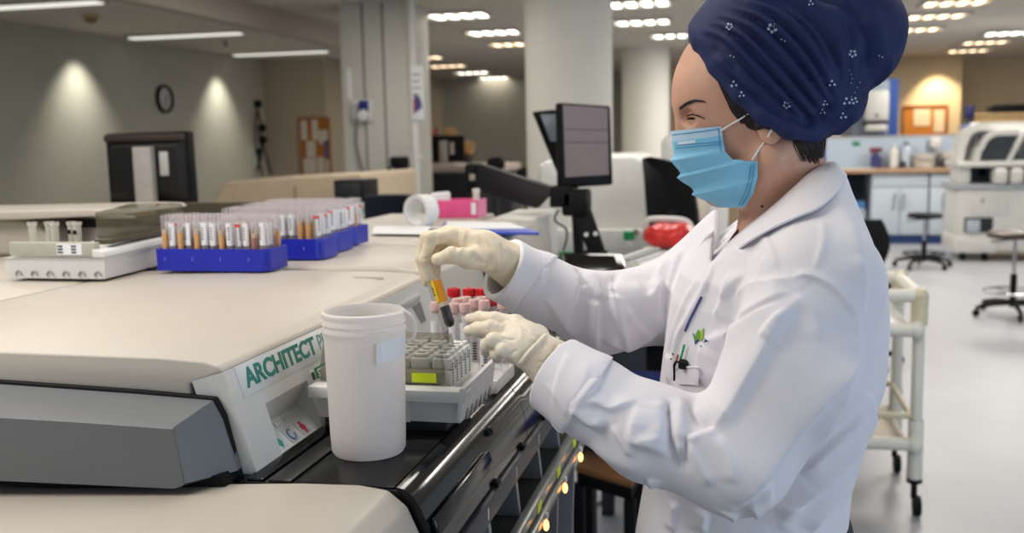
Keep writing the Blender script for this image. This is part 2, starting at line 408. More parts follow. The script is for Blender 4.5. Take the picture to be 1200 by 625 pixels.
# smoke detector and sprinkler
p = Zp(106, 17, 2.7); t = thing('smoke_detector', 'yellowed smoke detector on the left ceiling', 'smoke detector', (p.x, p.y, 2.7))
g = G(); g.lathe([(0, 0), (.075, 0), (.075, -.02), (.06, -.03)], (p.x, p.y, 2.7), 24, cap=True); g.build('base', mat('yellowed_plastic', (190, 172, 128), .5), t)
g = G(); g.lathe([(.055, -.028), (.06, -.045), (.04, -.075), (0, -.08)], (p.x, p.y, 2.7), 24); g.build('sensor_head', mat('amber_plastic', (150, 125, 80), .5), t)
p = Zp(264, 48, 2.7); t = thing('sprinkler_head', 'small sprinkler head beside the left strip light', 'sprinkler', (p.x, p.y, 2.7))
g = G(); g.lathe([(0, 0), (.03, 0), (.03, -.01), (.012, -.015), (.012, -.05), (.025, -.055), (.025, -.06), (0, -.062)], (p.x, p.y, 2.7), 14); g.build('nozzle', M_dark, t)
# ------------------------------------------------------------------ things on the walls
def wallX(px, py): return Xp(px, py, -6.7)
p = wallX(191, 116); t = thing('wall_clock', 'round black wall clock on the left wall', 'clock', p)
g = G(); g.lathe([(.12, .003), (.165, .003), (.165, .045), (.145, .05), (.135, .03)], p, 40, axis=(1, 0, 0)); g.build('rim', M_black, t)
g = G(); g.lathe([(0, .02), (.14, .02)], p, 40, axis=(1, 0, 0)); g.build('face', mat('clock_face', (190, 190, 186), .5), t)
g = G(); g.hexa([p+Vector((x, y, z)) for x in (.024, .028) for y, z in ((-.006, 0), (.006, 0), (.075, .05), (.068, .058))]); g.build('hour_hand', M_black, t)
g = G(); g.hexa([p+Vector((x, y, z)) for x in (.029, .033) for y, z in ((-.004, 0), (.004, 0), (.004, -.11), (-.004, -.11))]); g.build('minute_hand', M_black, t)
# cables and sockets hanging on the left wall
t0 = wallX(300, 160); t = thing('wall_socket_panel', 'pale socket trunking with black leads on left wall corner', 'socket panel', t0)
g = G(); a = wallX(296, 165); b = wallX(303, 205); g.box((-6.7, min(a.y, b.y)-.05, 1.10), (-6.66, a.y+.12, 1.5), .006); g.build('back_box', mat('trunking', (170, 172, 160), .5), t)
for k, (pts) in enumerate(([(302, 122), (302, 130), (306, 145), (307, 165), (306, 185), (300, 200)], [(306, 150), (310, 175), (315, 195), (320, 207)], [(302, 128), (299, 150), (301, 178), (308, 206)])):
    g = G(); g.tube(smoothline([Xp(x, y, -6.64) for x, y in pts]), .014, 6); g.build('lead', M_black, t)
for (x, y) in ((302, 122), (307, 150), (308, 164), (301, 178)):
    c = Xp(x, y, -6.66); g = G(); g.box(c-Vector((.03, .045, .05)), c+Vector((.05, .045, .05)), .01); g.build('plug', M_black, t)
# cork board on the alcove wall
def facing_board(name, lab, px0, py0, px1, py1, y, frame_m, board_m, papers, cat='notice board'):
    a = Yp(px0, py0, y); b = Yp(px1, py1, y); x0, x1, z0, z1 = a.x, b.x, b.z, a.z
    t = thing(name, lab, cat, ((x0+x1)/2, y, z0)); fr = G(); k = .035
    fr.box((x0, y-.03, z0), (x0+k, y, z1), .004); fr.box((x1-k, y-.03, z0), (x1, y, z1), .004); fr.box((x0+k, y-.03, z0), (x1-k, y, z0+k), .004); fr.box((x0+k, y-.03, z1-k), (x1-k, y, z1), .004)
    fr.build('frame', frame_m, t); bd = G(); bd.box((x0+k, y-.012, z0+k), (x1-k, y-.001, z1-k)); bd.build('board', board_m, t)
    for (u0, v0, u1, v1, m_) in papers:
        pg = G(); pg.box((x0+(x1-x0)*u0, y-.017, z0+(z1-z0)*v0), (x0+(x1-x0)*u1, y-.013, z0+(z1-z0)*v1)); pg.build('paper', m_, t)
    return t
Mp1 = mat('pinkish_paper', (215, 205, 195), .8); Mp2 = mat('violet_print', (110, 95, 140), .8)
facing_board('notice_board', 'cork notice board covered with sheets left of the square column', 350, 138, 390, 206, 13.3, mat('board_frame', (165, 110, 60), .6), M_cork,
             [(.06, .62, .26, .95, Mp1), (.42, .62, .6, .96, Mp1), (.62, .55, .92, .78, Mp1), (.22, .32, .5, .6, Mp1), (.1, .04, .5, .3, Mp1), (.54, .04, .76, .32, Mp1), (.78, .3, .96, .6, Mp2), (.8, .05, .95, .28, Mp1)])
facing_board('notice_board', 'orange cork notice board with two papers on the back wall', 1057, 124, 1110, 160, 17.3, mat('oak_frame', (150, 92, 38), .6), mat('cork_orange', (186, 120, 52), .9, var=.15, scale=80),
             [(.26, .35, .62, .88, mat('cream_paper', (222, 205, 176), .8)), (.7, .15, .92, .85, mat('cream_paper', (222, 205, 176), .8))])
# ---- things on the square column
yc = 8.3
def colbox(name, m, px0, py0, px1, py1, dep, parent, y=yc, bev=.006):
    a = Yp(px0, py0, y-dep); b = Yp(px1, py1, y-dep); g = G(); g.box((a.x, y-dep, b.z), (b.x, y-.001, a.z), bev); return g.build(name, m, parent)
p = Yp(422, 142, yc); t = thing('wall_dispenser', 'grey and blue dispenser box on the square column', 'dispenser', p)
colbox('back_plate', M_white, 410, 117, 436, 143, .03, t); colbox('side_box', mat('pale_grey', (170, 172, 170), .5), 410, 122, 418, 140, .09, t)
colbox('blue_panel', mat('navy_panel', (22, 40, 120), .5), 420, 118, 431, 140, .06, t)
c = Yp(426, 135, yc-.07); g = G(); g.lathe([(0, .03), (.045, .025), (.05, 0)], c, 20, axis=(0, -1, 0)); g.build('dial', M_white, t)
p = Yp(408, 115, yc); t = thing('paper_sheet', 'narrow white sheet on the left edge of the square column', 'paper', p)
colbox('sheet', M_paper, 406, 80, 412, 117, .012, t, bev=.001)
# pipe with a hanging sign
x, _, _ = Yp(487, 200, 8.2); t = thing('conduit_pipe', 'white vertical pipe along the square column right edge', 'pipe', (x, 8.22, 0))
g = G(); g.lathe([(.033, 0), (.033, 2.69)], (x, 8.22, 0), 18); g.build('pipe', M_white, t)
for z in (.5, 1.35, 2.3): g = G(); g.box((x-.045, 8.2, z), (x+.045, 8.3, z+.03), .004); g.build('bracket', M_white, t)
a = Yp(480, 77, 8.15); b = Yp(497, 140, 8.15); t = thing('wall_sign', 'tall white sign with small print and picture on the pipe', 'sign', ((a.x+b.x)/2, 8.17, b.z))
g = G(); g.box((a.x, 8.16, b.z), (b.x, 8.18, a.z), .003); g.build('board', M_paper, t)
for k in range(4):
    g = G(); zz = a.z-.07-k*.055; g.box((a.x+.015, 8.156, zz-.012), (b.x-.02-.012*(k % 2), 8.16, zz)); g.build('print_line', mat('grey_print', (150, 148, 150), .8), t)
g = G(); zz = b.z+.05; g.prism([(a.x+.02, zz), (b.x-.015, zz+.05), (b.x-.03, zz+.13), (a.x+.03, zz+.17)], 'y', 8.155, 8.16); g.build('picture', mat('sign_picture', (80, 80, 130), .7, var=.6, scale=60), t)
g = G(); g.box((a.x+.02, 8.154, zz), (a.x+.035, 8.155, zz+.12)); g.build('red_mark', mat('sign_red', (170, 50, 60), .7), t)
# cable from the dispenser down the column, and plug cluster
t = thing('power_cable', 'grey cable looping down the square column to the plugs', 'cable', Yp(440, 225, 8.2))
g = G(); g.tube(smoothline([Yp(*q, 8.22) for q in ((418, 142), (417, 165), (422, 190), (432, 215), (442, 224), (448, 222), (451, 219))]), .012, 6); g.build('cable', mat('grey_cable', (110, 108, 104), .6), t)
p = Yp(466, 195, 8.1); t = thing('plug_cluster', 'black plugs and leads bunched on the square column', 'plugs', p)
for (q0, q1, q2, q3) in ((457, 184, 474, 196), (461, 194, 474, 203), (470, 200, 478, 207)):
    a = Yp(q0, q1, 8.15); b = Yp(q2, q3, 8.15); g = G(); g.box((a.x, 8.12, b.z), (b.x, 8.29, a.z), .02); g.build('plug', M_black, t)
for pts in (((458, 196), (452, 205), (458, 212), (470, 222)), ((473, 197), (477, 205), (475, 214), (470, 220))):
    g = G(); g.tube(smoothline([Yp(*q, 8.2) for q in pts]), .014, 6); g.build('lead', M_black, t)
g = G(); g.tube(smoothline([Yp(*q, 8.2) for q in ((462, 208), (466, 218), (468, 235), (467, 260))]), .03, 8); g.build('cable_bundle', mat('cream_cable', (185, 178, 150), .6), t)
# ================================================================== ANALYZER (near machine)
M_hous = mat('analyzer_cream', (186, 178, 167), .42, var=.025, scale=5)
M_front = mat('analyzer_cream_front_lit', (204, 203, 200), .42, var=.02, scale=6)  # same plastic as the covers; the cooler light on the front is in this colour
M_side = mat('side_cover_grey', (104, 106, 109), .45, var=.03, scale=8)
M_gloss = mat('glossy_black', (10, 11, 13), .13, var=.1, scale=12)
M_gloss2 = mat('smoked_black', (16, 17, 20), .16, var=.1, scale=12)
M_bar = mat('bay_dark_grey', (62, 64, 70), .4, var=.05)
M_bay = mat('bay_grey', (128, 134, 142), .45, var=.04)
M_green = mat('teal_print', (0, 118, 104), .5)
M_lime = mat('lime_label', (205, 228, 30), .5, emit=None)
an = thing('laboratory_analyzer', 'long cream laboratory analyzer with green lettering and glossy black front shelf', 'analyzer', (-.9, 1.2, 0))
T0, TZ = -.62, 1.24
# top covers: front lid and rear lid with a seam between
g = G(); g.prism([(-1.262, 1.06), (-1.262, TZ-.002), (-1.0, TZ+.004), (-.70, TZ+.003), (-.640, TZ), (-.619, TZ-.006), (-.613, TZ-.0135), (-.660, TZ-.030), (-.660, 1.06)], 'y', 1.072, 1.87, .004, 3); g.build('top_cover', M_hous, an)
g = G(); g.prism([(-2.6, 1.0), (-2.6, TZ-.002), (-1.27, TZ-.002), (-1.27, 1.0)], 'y', 1.072, 2.9, .006, 2); g.build('rear_cover', M_hous, an)
# cabinet below
g = G(); g.box((-2.6, 1.10, 0.0), (-.64, 3.14, 1.06), .01); g.build('cabinet', mat('cabinet_grey', (150, 150, 148), .5), an)
# front face with a recessed key panel
dv = Vector((.042, 0, -.14)).normalized(); nv = Vector((.14, 0, .042)).normalized(); O0 = Vector((T0+.004, 0, TZ-.001))
def FP(y, v, n=0): q = O0+dv*v+nv*n; return Vector((q.x, y, q.z))
def fbox(g, y0, y1, v0, v1, n0, n1, bev=0, mi=0):
    g.hexa([FP(y0, v0, n0), FP(y1, v0, n0), FP(y1, v1, n0), FP(y0, v1, n0), FP(y0, v0, n1), FP(y1, v0, n1), FP(y1, v1, n1), FP(y0, v1, n1)], bev, 2, mi); return g
g = G(); YH0, YH1, VH0, VH1 = 1.142, 1.268, .070, .143
fbox(g, 1.0725, YH0, .0125, .152, -.045, 0); fbox(g, YH1, 1.868, .0125, .152, -.03, 0); fbox(g, YH0, YH1, .0125, VH0, -.03, 0); fbox(g, YH0, YH1, VH1, .152, -.03, 0)
# overhang sloping into the recess
g.hexa([FP(YH0, VH0, 0), FP(YH1, VH0, 0), FP(YH1, VH0, -.03), FP(YH0, VH0, -.03), FP(YH0, VH0+.002, 0), FP(YH1, VH0+.002, 0), FP(YH1, VH0+.032, -.026), FP(YH0, VH0+.032, -.026)])
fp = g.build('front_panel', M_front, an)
nn_ = lambda v: -.036+(v-.088)/.055*.032
def sbox(g, y0, y1, v0, v1, h0, h1, bev=0):
    g.hexa([FP(y0, v0, nn_(v0)+h0), FP(y1, v0, nn_(v0)+h0), FP(y1, v1, nn_(v1)+h0), FP(y0, v1, nn_(v1)+h0), FP(y0, v0, nn_(v0)+h1), FP(y1, v0, nn_(v0)+h1), FP(y1, v1, nn_(v1)+h1), FP(y0, v1, nn_(v1)+h1)], bev); return g
g = G(); sbox(g, YH0, YH1, .084, VH1, -.008, 0); kp = g.build('key_panel', mat('key_panel_white', (222, 224, 224), .4), fp)
M_key = mat('key_grey', (206, 209, 211), .4)
for i in range(4):
    for j in range(2): k = G(); y = YH0+.018+.026*i; sbox(k, y, y+.018, .096+j*.010, .103+j*.010, .0002, .0025, .0008); k.build('key', M_key, kp)
for i, (m_, sh) in enumerate(((mat('icon_teal', (0, 150, 130), .5), 0), (mat('icon_blue', (110, 140, 190), .5), 1), (mat('icon_red', (190, 50, 70), .5), 2))):
    k = G(); y = YH0+.022+.036*i; b_ = G(); sbox(b_, y-.013, y+.013, .119, .139, .0002, .0008); b_.build('icon_tile', mat('icon_tile', (198, 202, 208), .5), kp)
    if sh == 0:
        q = [FP(y-.007, .129, nn_(.129)+.001), FP(y, .1205, nn_(.1205)+.001), FP(y+.007, .129, nn_(.129)+.001), FP(y, .1375, nn_(.1375)+.001)]; k.hexa(q+[p+nv*.0006 for p in q])
    elif sh == 1: k.tube([FP(y+.007*math.cos(a), .129+.007*math.sin(a), nn_(.129+.007*math.sin(a))+.0014) for a in [math.pi*2*j/16 for j in range(14)]], .0014, 6)
    else: sbox(k, y-.003, y+.003, .1205, .1375, .0009, .0014); sbox(k, y-.006, y+.006, .126, .132, .0009, .00135)
    k.build('icon', m_, kp)
g = G(); fbox(g, 1.098, 1.43, .0135, .054, 0, .0006, .0002); npl = g.build('nameplate', mat('nameplate_grey', (208, 210, 210), .35), an)
text('lettering', 'ARCHITECT', FP(1.114, .043, .0007), (0, 1, 0), -dv, .034, M_green, npl, .0005, bold=.034, squeeze=1.15)
text('lettering', 'PLUS', FP(1.334, .043, .0007), (0, 1, 0), -dv, .034, mat('plus_print', (90, 150, 145), .5), npl, .0004, squeeze=.9)
# sticker with green band
g = G(); fbox(g, 1.280, 1.365, .062, .125, .0003, .0008); stk = g.build('sticker', mat('sticker_white', (226, 228, 226), .5), an)
g = G(); fbox(g, 1.297, 1.365, .062, .078, .0009, .0012); g.build('green_band', mat('sticker_green', (0, 120, 70), .5), stk)
text('sticker_print', 'STO', FP(1.304, .0765, .0013), (0, 1, 0), -dv, .016, M_paper, stk, .0003, bold=.02)
g = G(); fbox(g, 1.297, 1.365, .113, .125, .0009, .0012); g.build('green_band', mat('sticker_green', (0, 120, 70), .5), stk)
g = G(); fbox(g, 1.284, 1.294, .066, .077, .0009, .0012); g.build('figure_print', M_dark, stk)
g = G(); fbox(g, 1.283, 1.297, .084, .09, .0009, .0012); g.build('orange_mark', mat('sticker_orange', (225, 140, 50), .5), stk)
# finger grip recess near the far end and a dark strip low on the face
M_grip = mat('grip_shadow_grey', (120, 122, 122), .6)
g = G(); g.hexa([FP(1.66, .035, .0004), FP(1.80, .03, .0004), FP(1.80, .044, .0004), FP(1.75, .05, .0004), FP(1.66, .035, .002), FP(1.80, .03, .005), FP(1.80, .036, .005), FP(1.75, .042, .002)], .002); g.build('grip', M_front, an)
g = G(); g.hexa([FP(1.752, .05, .0003), FP(1.80, .046, .0003), FP(1.80, .085, .0003), FP(1.772, .085, .0003), FP(1.752, .05, .001), FP(1.80, .046, .001), FP(1.80, .085, .001), FP(1.772, .085, .001)]); g.build('grip_hollow_shade', M_grip, an)  # flat plate, the hollow's shade put into its grey
g = G(); fbox(g, 1.69, 1.80, .118, .124, .0003, .001); g.build('slot', M_dark, an)
# small triangular mark on the top
p = Zp(440, 325, TZ+.004); g = G(); g.prism([(p.x-.045, p.y-.004), (p.x+.02, p.y-.012), (p.x+.012, p.y+.008)], 'z', TZ+.0015, TZ+.0045); g.build('arrow_mark', mat('beige_mark', (176, 168, 156), .6), an)
# dark gasket + grey side cover facing the camera
g = G(); seam = [(-1.6, 1.2135), (-.94, 1.2085), (-.72, 1.2025), (-.620, 1.1975), (-.6085, 1.175), (-.5910, 1.098)]
g.prism(seam+[(-.60, 1.085), (-1.6, 1.085)], 'y', 1.060, 1.071, .002); g.build('gasket', M_black, an)
g = G(); off = [(-1.6, 1.2105), (-.94, 1.2055), (-.72, 1.1995), (-.6215, 1.1955), (-.6095, 1.173), (-.5930, 1.110), (-.630, 1.112), (-.642, 1.10), (-1.6, 1.086)]
front = [(-1.6, 1.180), (-.94, 1.1795), (-.76, 1.178), (-.640, 1.1755), (-.638, 1.16), (-.630, 1.110), (-.634, 1.107), (-.644, 1.104), (-1.6, 1.086)]
g.rings([[(x, 1.0, z) for x, z in front], [(x, 1.0035, z+(.002 if i < 4 else 0)) for i, (x, z) in enumerate(front)], [(x, 1.058, z-.001) for x, z in off], [(x, 1.068, z) for x, z in off]][::-1])
g.build('side_cover', M_side, an, ang=22)
g = G(); g.prism([(-1.6, 1.075), (-1.6, 1.090), (-.65, 1.106), (-.60, 1.112), (-.588, 1.085)], 'y', 1.03, 1.066); g.build('lower_shade_strip', M_black, an)  # black strip drawn as the shadow below the side cover
# near lower cover (bottom of the frame), rounded front corner with the shade of a hollow
g = G(); g.prism([(-1.7, .6), (-1.7, 1.045), (-.95, 1.074), (-.66, 1.094), (-.5, 1.105), (-.43, 1.107), (-.395, 1.103), (-.372, 1.085), (-.352, 1.04), (-.325, .95), (-.31, .8), (-.31, .6)], 'y', .40, 1.045, .006, 3)
lc = g.build('lower_cover', M_hous, an)
g = G(); g.hexa([(-.362, .80, 1.05), (-.335, .80, .97), (-.335, .98, .97), (-.366, .99, 1.062), (-.352, .80, 1.046), (-.322, .80, .965), (-.330, .98, .967), (-.357, .99, 1.06)], .003); g.build('hand_hollow_shade', M_grip, lc)  # grey plate on the surface, coloured as the shade in the hollow
# black shelf
g = G(); g.prism([(-.64, 1.09), (-.385, 1.09), (-.385, 1.1), (-.64, 1.1)], 'y', 1.049, 2.3, .001); g.build('black_shelf', M_gloss2, an)
for (x0, x1, m_) in ((-.578, -.556, M_gloss), (-.550, -.520, mat('shelf_strip', (34, 34, 36), .25)), (-.512, -.39, mat('shelf_top', (20, 20, 22), .18))):
    g = G(); g.box((x0, 1.051, 1.1), (x1, 2.29, 1.1035), .0015); g.build('shelf_strip', m_, an)
prof = [(-.388, 1.1035), (-.378, 1.1015), (-.368, 1.094), (-.358, 1.078), (-.350, 1.058), (-.345, 1.035), (-.344, 1.012), (-.352, 1.008), (-.36, 1.04), (-.372, 1.075), (-.388, 1.09)]
for (a, b) in ((1.05, 1.557), (1.560, 1.985)):
    g = G(); g.prism([(p[0], p[1]) for p in prof], 'y', a, b); g.build('curved_front', M_gloss, an, ang=50)
g = G(); g.hexa([(-.352, 1.06, 1.062), (-.346, 1.06, 1.04), (-.346, 1.32, 1.04), (-.352, 1.32, 1.062), (-.346, 1.06, 1.066), (-.339, 1.06, 1.042), (-.339, 1.32, 1.042), (-.346, 1.32, 1.066)], .0035, 3); g.build('front_ridge', M_gloss, an)
g = G(); g.tube([(-.356, 1.36, 1.079), (-.3555, 1.545, 1.079), (-.353, 1.57, 1.074), (-.353, 1.98, 1.074)], .006, 10); g.build('front_ridge', mat('ridge_grey_gloss', (70, 72, 74), .12), an)
g = G(); g.box((-.572, 1.27, 1.1036), (-.392, 1.44, 1.1205), .002); g.build('carrier_platform', M_dark, an)
# bar, bays, rail
g = G(); g.box((-.356, 1.05, .972), (-.337, 1.98, 1.006), .003); bar = g.build('dark_bar', M_bar, an)
for k in range(4):
    t_ = G(); y = 1.27+k*.175; t_.box((-.337, y-.001, .982), (-.336, y+.002, .998)); t_.build('bar_tick', M_paper, bar)
    t_ = G(); t_.box((-.343, y+.06, 1.006), (-.337, y+.08, 1.014), .001); t_.build('bar_clip', M_black, bar)
g = G(); g.box((-.60, 1.05, .905), (-.33, 1.98, .918)); g.box((-.60, 1.05, .905), (-.58, 1.98, 1.09)); g.build('bay_floor', mat('bay_floor_dark', (44, 48, 44), .25), an)
g = G(); g.box((-.332, 1.05, .905), (-.314, 1.98, .924), .003); rail = g.build('lower_rail', mat('rail_grey', (112, 116, 116), .25), an)
g = G(); g.box((-.318, 1.05, .888), (-.304, 1.98, .902), .003); g.build('lower_rail', mat('rail_grey', (112, 116, 116), .25), an)
for k in range(5):
    y = 1.105+k*.172; g = G(); g.prism([(-.58, .918), (-.334, .918), (-.339, .972), (-.58, .972)], 'y', y, y+.012); g.build('bay_divider', M_bay, an)
    t_ = G(); t_.box((-.3138, y+.04, .9065), (-.3128, y+.068, .9225), .0003); t_.build('lime_label', M_lime, rail)
    t_ = G(); c = (-.298, y+.03, .894); t_.ball(c, (.0045, .006, .009), 10, 8); t_.build('indicator_light', mat('amber_led', (255, 190, 110), .3, emit=((255, 176, 90), 5)), an)
    t_ = G(); t_.ball((-.298, y+.034, .908), (.004, .006, .006), 10, 8); t_.build('indicator_cap', mat('pale_lens', (200, 205, 215), .2), an)
    t_ = G(); t_.prism([(-.56, .6), (-.318, .6), (-.306, .888), (-.56, .888)], 'y', y, y+.012); t_.build('lower_fin', M_bay, an)
g = G(); g.box((-.60, 1.05, .3), (-.37, 1.98, .9)); g.build('lower_front', mat('lower_front_grey', (96, 98, 104), .5), an)
# second and third module behind, with rounded corners
g = G(); g.prism([(-1.262, .98), (-1.262, TZ+.004), (-.70, TZ+.006), (-.648, TZ), (-.632, TZ-.012), (-.606, 1.1), (-.606, .98)], 'y', 1.915, 2.36, .012, 3); g.build('second_top_cover', M_hous, an)
g = G(); g.prism([(-1.262, .98), (-1.262, TZ), (-.70, TZ), (-.648, TZ-.003), (-.632, TZ-.015), (-.606, 1.1), (-.606, .98)], 'y', 2.38, 3.15, .012, 3); g.build('third_top_cover', M_hous, an)
g = G(); g.box((-1.262, 3.155, .98), (-.862, 3.45, TZ), .01, 3); g.build('rear_shelf_cover', M_hous, an)
g = G(); g.box((-.66, 2.362, .98), (-.613, 2.378, 1.225)); g.build('module_gap', M_black, an)
g = G(); g.box((-1.262, 1.86, .98), (-.66, 2.4, 1.2)); g.build('module_joint', M_dark, an)
# ================================================================== LEFT REAR: hooded loader of the same machine row
hd = thing('sample_loader', 'cream hooded loader unit at the left frame edge with dark opening', 'loader', (-1.9, 2.4, 1.2395))
g = G(); g.prism([(-2.5, 1.2395), (-2.5, 1.335), (-1.80, 1.335), (-1.70, 1.325), (-1.655, 1.30), (-1.63, 1.262), (-1.622, 1.2395)], 'y', 2.1, 2.5, .012, 3); g.build('body', M_hous, hd)
g = G(); g.prism([(-2.5, 1.33), (-2.5, 1.348), (-1.9, 1.350), (-1.50, 1.356), (-1.435, 1.354), (-1.42, 1.344), (-1.50, 1.340), (-1.70, 1.333)], 'y', 2.06, 2.36, .004, 2); g.build('hood', M_hous, hd)
g = G(); g.box((-1.64, 2.45, 1.2395), (-1.30, 2.5, 1.345)); g.build('opening_back', mat('olive_dark', (70, 66, 50), .6), hd)
g = G(); g.box((-1.66, 2.18, 1.303), (-1.45, 2.2, 1.325), .003); g.build('black_label_strip', M_black, hd)
for k in range(2): g = G(); g.ball((-1.60+.11*k, 2.24, 1.336), (.045, .03, .008), 16, 8); g.build('amber_lamp', mat('amber_lamp_cover', (226, 170, 120), .4), hd)
# ================================================================== TUBES, RACKS
M_tubeglass = clearmat('tube_plastic', (228, 218, 220), .10, .15)
M_label = mat('tube_label', (232, 232, 236), .6, var=.02)
M_print = mat('barcode_print', (60, 60, 72), .7)
M_serum = mat('amber_serum', (236, 168, 0), .25, var=.1, scale=60)
M_clot = mat('red_clot', (150, 62, 20), .4, var=.1)
M_gel = mat('gel_separator', (216, 190, 160), .4)
def tube_kind(kind, loc, L_=.1, r=.0065):
    """one open sample tube, its label towards the aisle"""
    t = thing('sample_tube', 'open clear sample tube', 'sample tube', loc); x, y, z = loc
    g = G(); g.lathe([(0, 0), (r*.6, .001), (r*.9, .003), (r, .007), (r, L_-.003), (r*1.08, L_-.002), (r*1.08, L_), (r*.88, L_), (r*.86, .01)], loc, 12); g.build('tube_body', M_tubeglass, t, ang=60)
    def sector(name, m, r_, z0, z1, a0, a1, n=8):
        g = G(); R = []
        for k in range(n+1):
            a = math.radians(a0+(a1-a0)*k/n); R.append([(x+r_*math.cos(a), y+r_*math.sin(a), z+z0), (x+r_*math.cos(a), y+r_*math.sin(a), z+z1), (x+(r_-.0004)*math.cos(a), y+(r_-.0004)*math.sin(a), z+z1), (x+(r_-.0004)*math.cos(a), y+(r_-.0004)*math.sin(a), z+z0)])
        g.rings(R); return g.build(name, m, t)
    if kind in (0, 1, 4):
        o = sector('label', M_label, r+.0005, .038, .084, -170+kind*20, -20+kind*25)
        for k in range(5):
            a0 = -120+kind*15; sector('barcode', M_print, r+.0007, .050+.0055*k, .0525+.0055*k, a0, a0+38, 3).parent = o
        if kind == 4: sector('red_stripe', mat('label_red', (215, 60, 50), .5), r+.0008, .076, .082, -150, -30, 6).parent = o
    if kind in (2, 3):
        h = .062 if kind == 2 else .054
        g = G(); g.lathe([(0, .02), (r*.84, .02), (r*.84, h), (0, h)], loc, 12); g.build('serum', M_serum if kind == 2 else M_clot, t)
        g = G(); g.lathe([(0, h+.0002), (r*.84, h+.0002), (r*.84, h+.008), (0, h+.008)], loc, 12); g.build('gel', M_gel, t)
    return t
kinds = [tube_kind(k, (0, 0, 0)) for k in range(5)]
M_rack = mat('blue_rack_plastic', (28, 40, 170), .38, var=.1, scale=25)
def blue_rack(x0, y0, x1, y1, z, lab, where, nx, ny, hd_=.046):
    t = thing('tube_rack', lab, 'tube rack', ((x0+x1)/2, (y0+y1)/2, z))
    c = .014; P = [(x0+.003, y0), (x1-c, y0), (x1, y0+c), (x1, y1-.003), (x1-.003, y1), (x0+.003, y1), (x0, y1-.003), (x0, y0+.003)]
    cx, cy = (x0+x1)/2, (y0+y1)/2
    def ring(k, zz): return [(cx+(a-cx)*k, cy+(b-cy)*k, zz) for a, b in P]
    g = G(); g.rings([ring(1, z+.001), ring(1.0, z+.004), ring(1.004, z+hd_-.002), ring(1.0, z+hd_), ring(.955, z+hd_), ring(.95, z+.012)]); g.build('rack_body', M_rack, t, ang=25)
    dx = (x1-x0-.012)/nx; dy = (y1-y0-.012)/ny
    g = G()
    for i in range(nx+1): xx = x0+.006+dx*i; g.box((xx-.0008, y0+.006, z+.012), (xx+.0008, y1-.006, z+hd_-.006))
    for j in range(ny+1): yy = y0+.006+dy*j; g.box((x0+.006, yy-.0008, z+.012), (x1-.006, yy+.0008, z+hd_-.006))
    g.build('dividing_grid', M_rack, t)
    for k in range(4):
        g = G(); xx = x0+.02+k*(x1-x0-.05)/3.2; g.box((xx, y0-.0012, z+.022), (xx+.0014, y0-.0002, z+.029)); g.build('mould_mark', mat('mark_pale', (130, 140, 215), .5), t)
    rnd = random.Random(int(abs(y0)*1000)); grp = 'open tubes in the '+where
    for j in range(ny):
        for i in range(nx):
            k = rnd.choice([0, 0, 0, 1, 1, 2, 3, 4]) if j else [2, 0, 2, 0, 2, 1, 0, 2, 1, 4, 0, 3, 1][i] if hd_ > .045 and y0 < 1.9 else [1, 0, 4, 0, 1, 0, 1, 0, 0, 2, 2, 4][i % 12]
            dup(kinds[k], (x0+.006+dx*(i+.5)+rnd.uniform(-.001, .001), y0+.006+dy*(j+.5)+rnd.uniform(-.001, .001), z+.0125+rnd.uniform(0, .003)), rz=rnd.uniform(-.5, .5),
                label='open clear sample tube standing in the '+where, group=grp)
    return t
zt = TZ+.006
blue_rack(-1.172, 1.812, -.922, 1.902, 1.2465, 'blue tube rack nearest the camera, full of open tubes', 'nearest blue rack', 13, 5)
blue_rack(-1.142, 2.006, -.892, 2.096, 1.2475, 'second blue tube rack, just behind the nearest one', 'second blue rack', 12, 5)
blue_rack(-1.165, 2.145, -.915, 2.245, 1.2475, 'third blue tube rack, narrow between two other blue racks', 'third blue rack', 12, 5)
blue_rack(-1.182, 2.290, -.932, 2.390, 1.2475, 'farthest blue tube rack of the row, beside the paper', 'farthest blue rack', 12, 5)
for k in kinds:
    for c_ in list(k.children_recursive): bpy.data.objects.remove(c_)
    bpy.data.objects.remove(k)
# ------------------------------------------------------------------ sample carrier trays
M_tray = mat('tray_white', (214, 214, 212), .42, var=.02, scale=15)
M_trayg = mat('tray_olive', (128, 126, 108), .4, var=.05)
M_smoke = clearmat('smoky_cover', (104, 102, 82), .34, .08)
M_rk = mat('rack_pale', (222, 222, 218), .45, var=.03)
def sample_rack(loc, L_, lab, nseg=5, wd=.0285):
    """narrow carrier rack pointing away from the aisle, five lozenge-topped positions, a barcode on each position's side"""
    x, y, z = loc; t = thing('carrier_rack', lab, 'sample rack', loc, None)
    g = G(); g.box((x-wd/2, y, z), (x+wd/2, y+L_, z+.030), .002, 2); g.build('rack_body', M_rk, t)
    st = L_/nseg
    for k in range(nseg):
        y0 = y+k*st; g = G(); g.box((x-wd/2+.0004, y0+.0008, z+.0302), (x+wd/2-.0004, y0+st-.0022, z+.047), .003, 3); g.box((x-wd/2+.004, y0+.003, z+.047), (x+wd/2-.004, y0+st-.005, z+.0525), .0024, 3); ps = g.build('position_block', M_rk, t)
        g = G(); g.box((x-.0055, y0+st*.40, z+.0525), (x+.0055, y0+st*.58, z+.0532)); g.build('slot', mat('slot_grey', (120, 120, 112), .6), ps)
        g = G(); g.box((x+wd/2, y0+.003, z+.006), (x+wd/2+.0005, y0+st-.005, z+.043)); lb = g.build('end_label', M_label, ps)
        for q in range(8):
            g = G(); zz = z+.009+q*.0040; g.box((x+wd/2+.0005, y0+.0045, zz), (x+wd/2+.0008, y0+st*.5, zz+.0021)); g.build('barcode', M_print, ps)
    return t
ct = thing('sample_carrier', 'white sample carrier tray on the black shelf behind the jar', 'sample tray', (-.475, 1.33, 1.121))
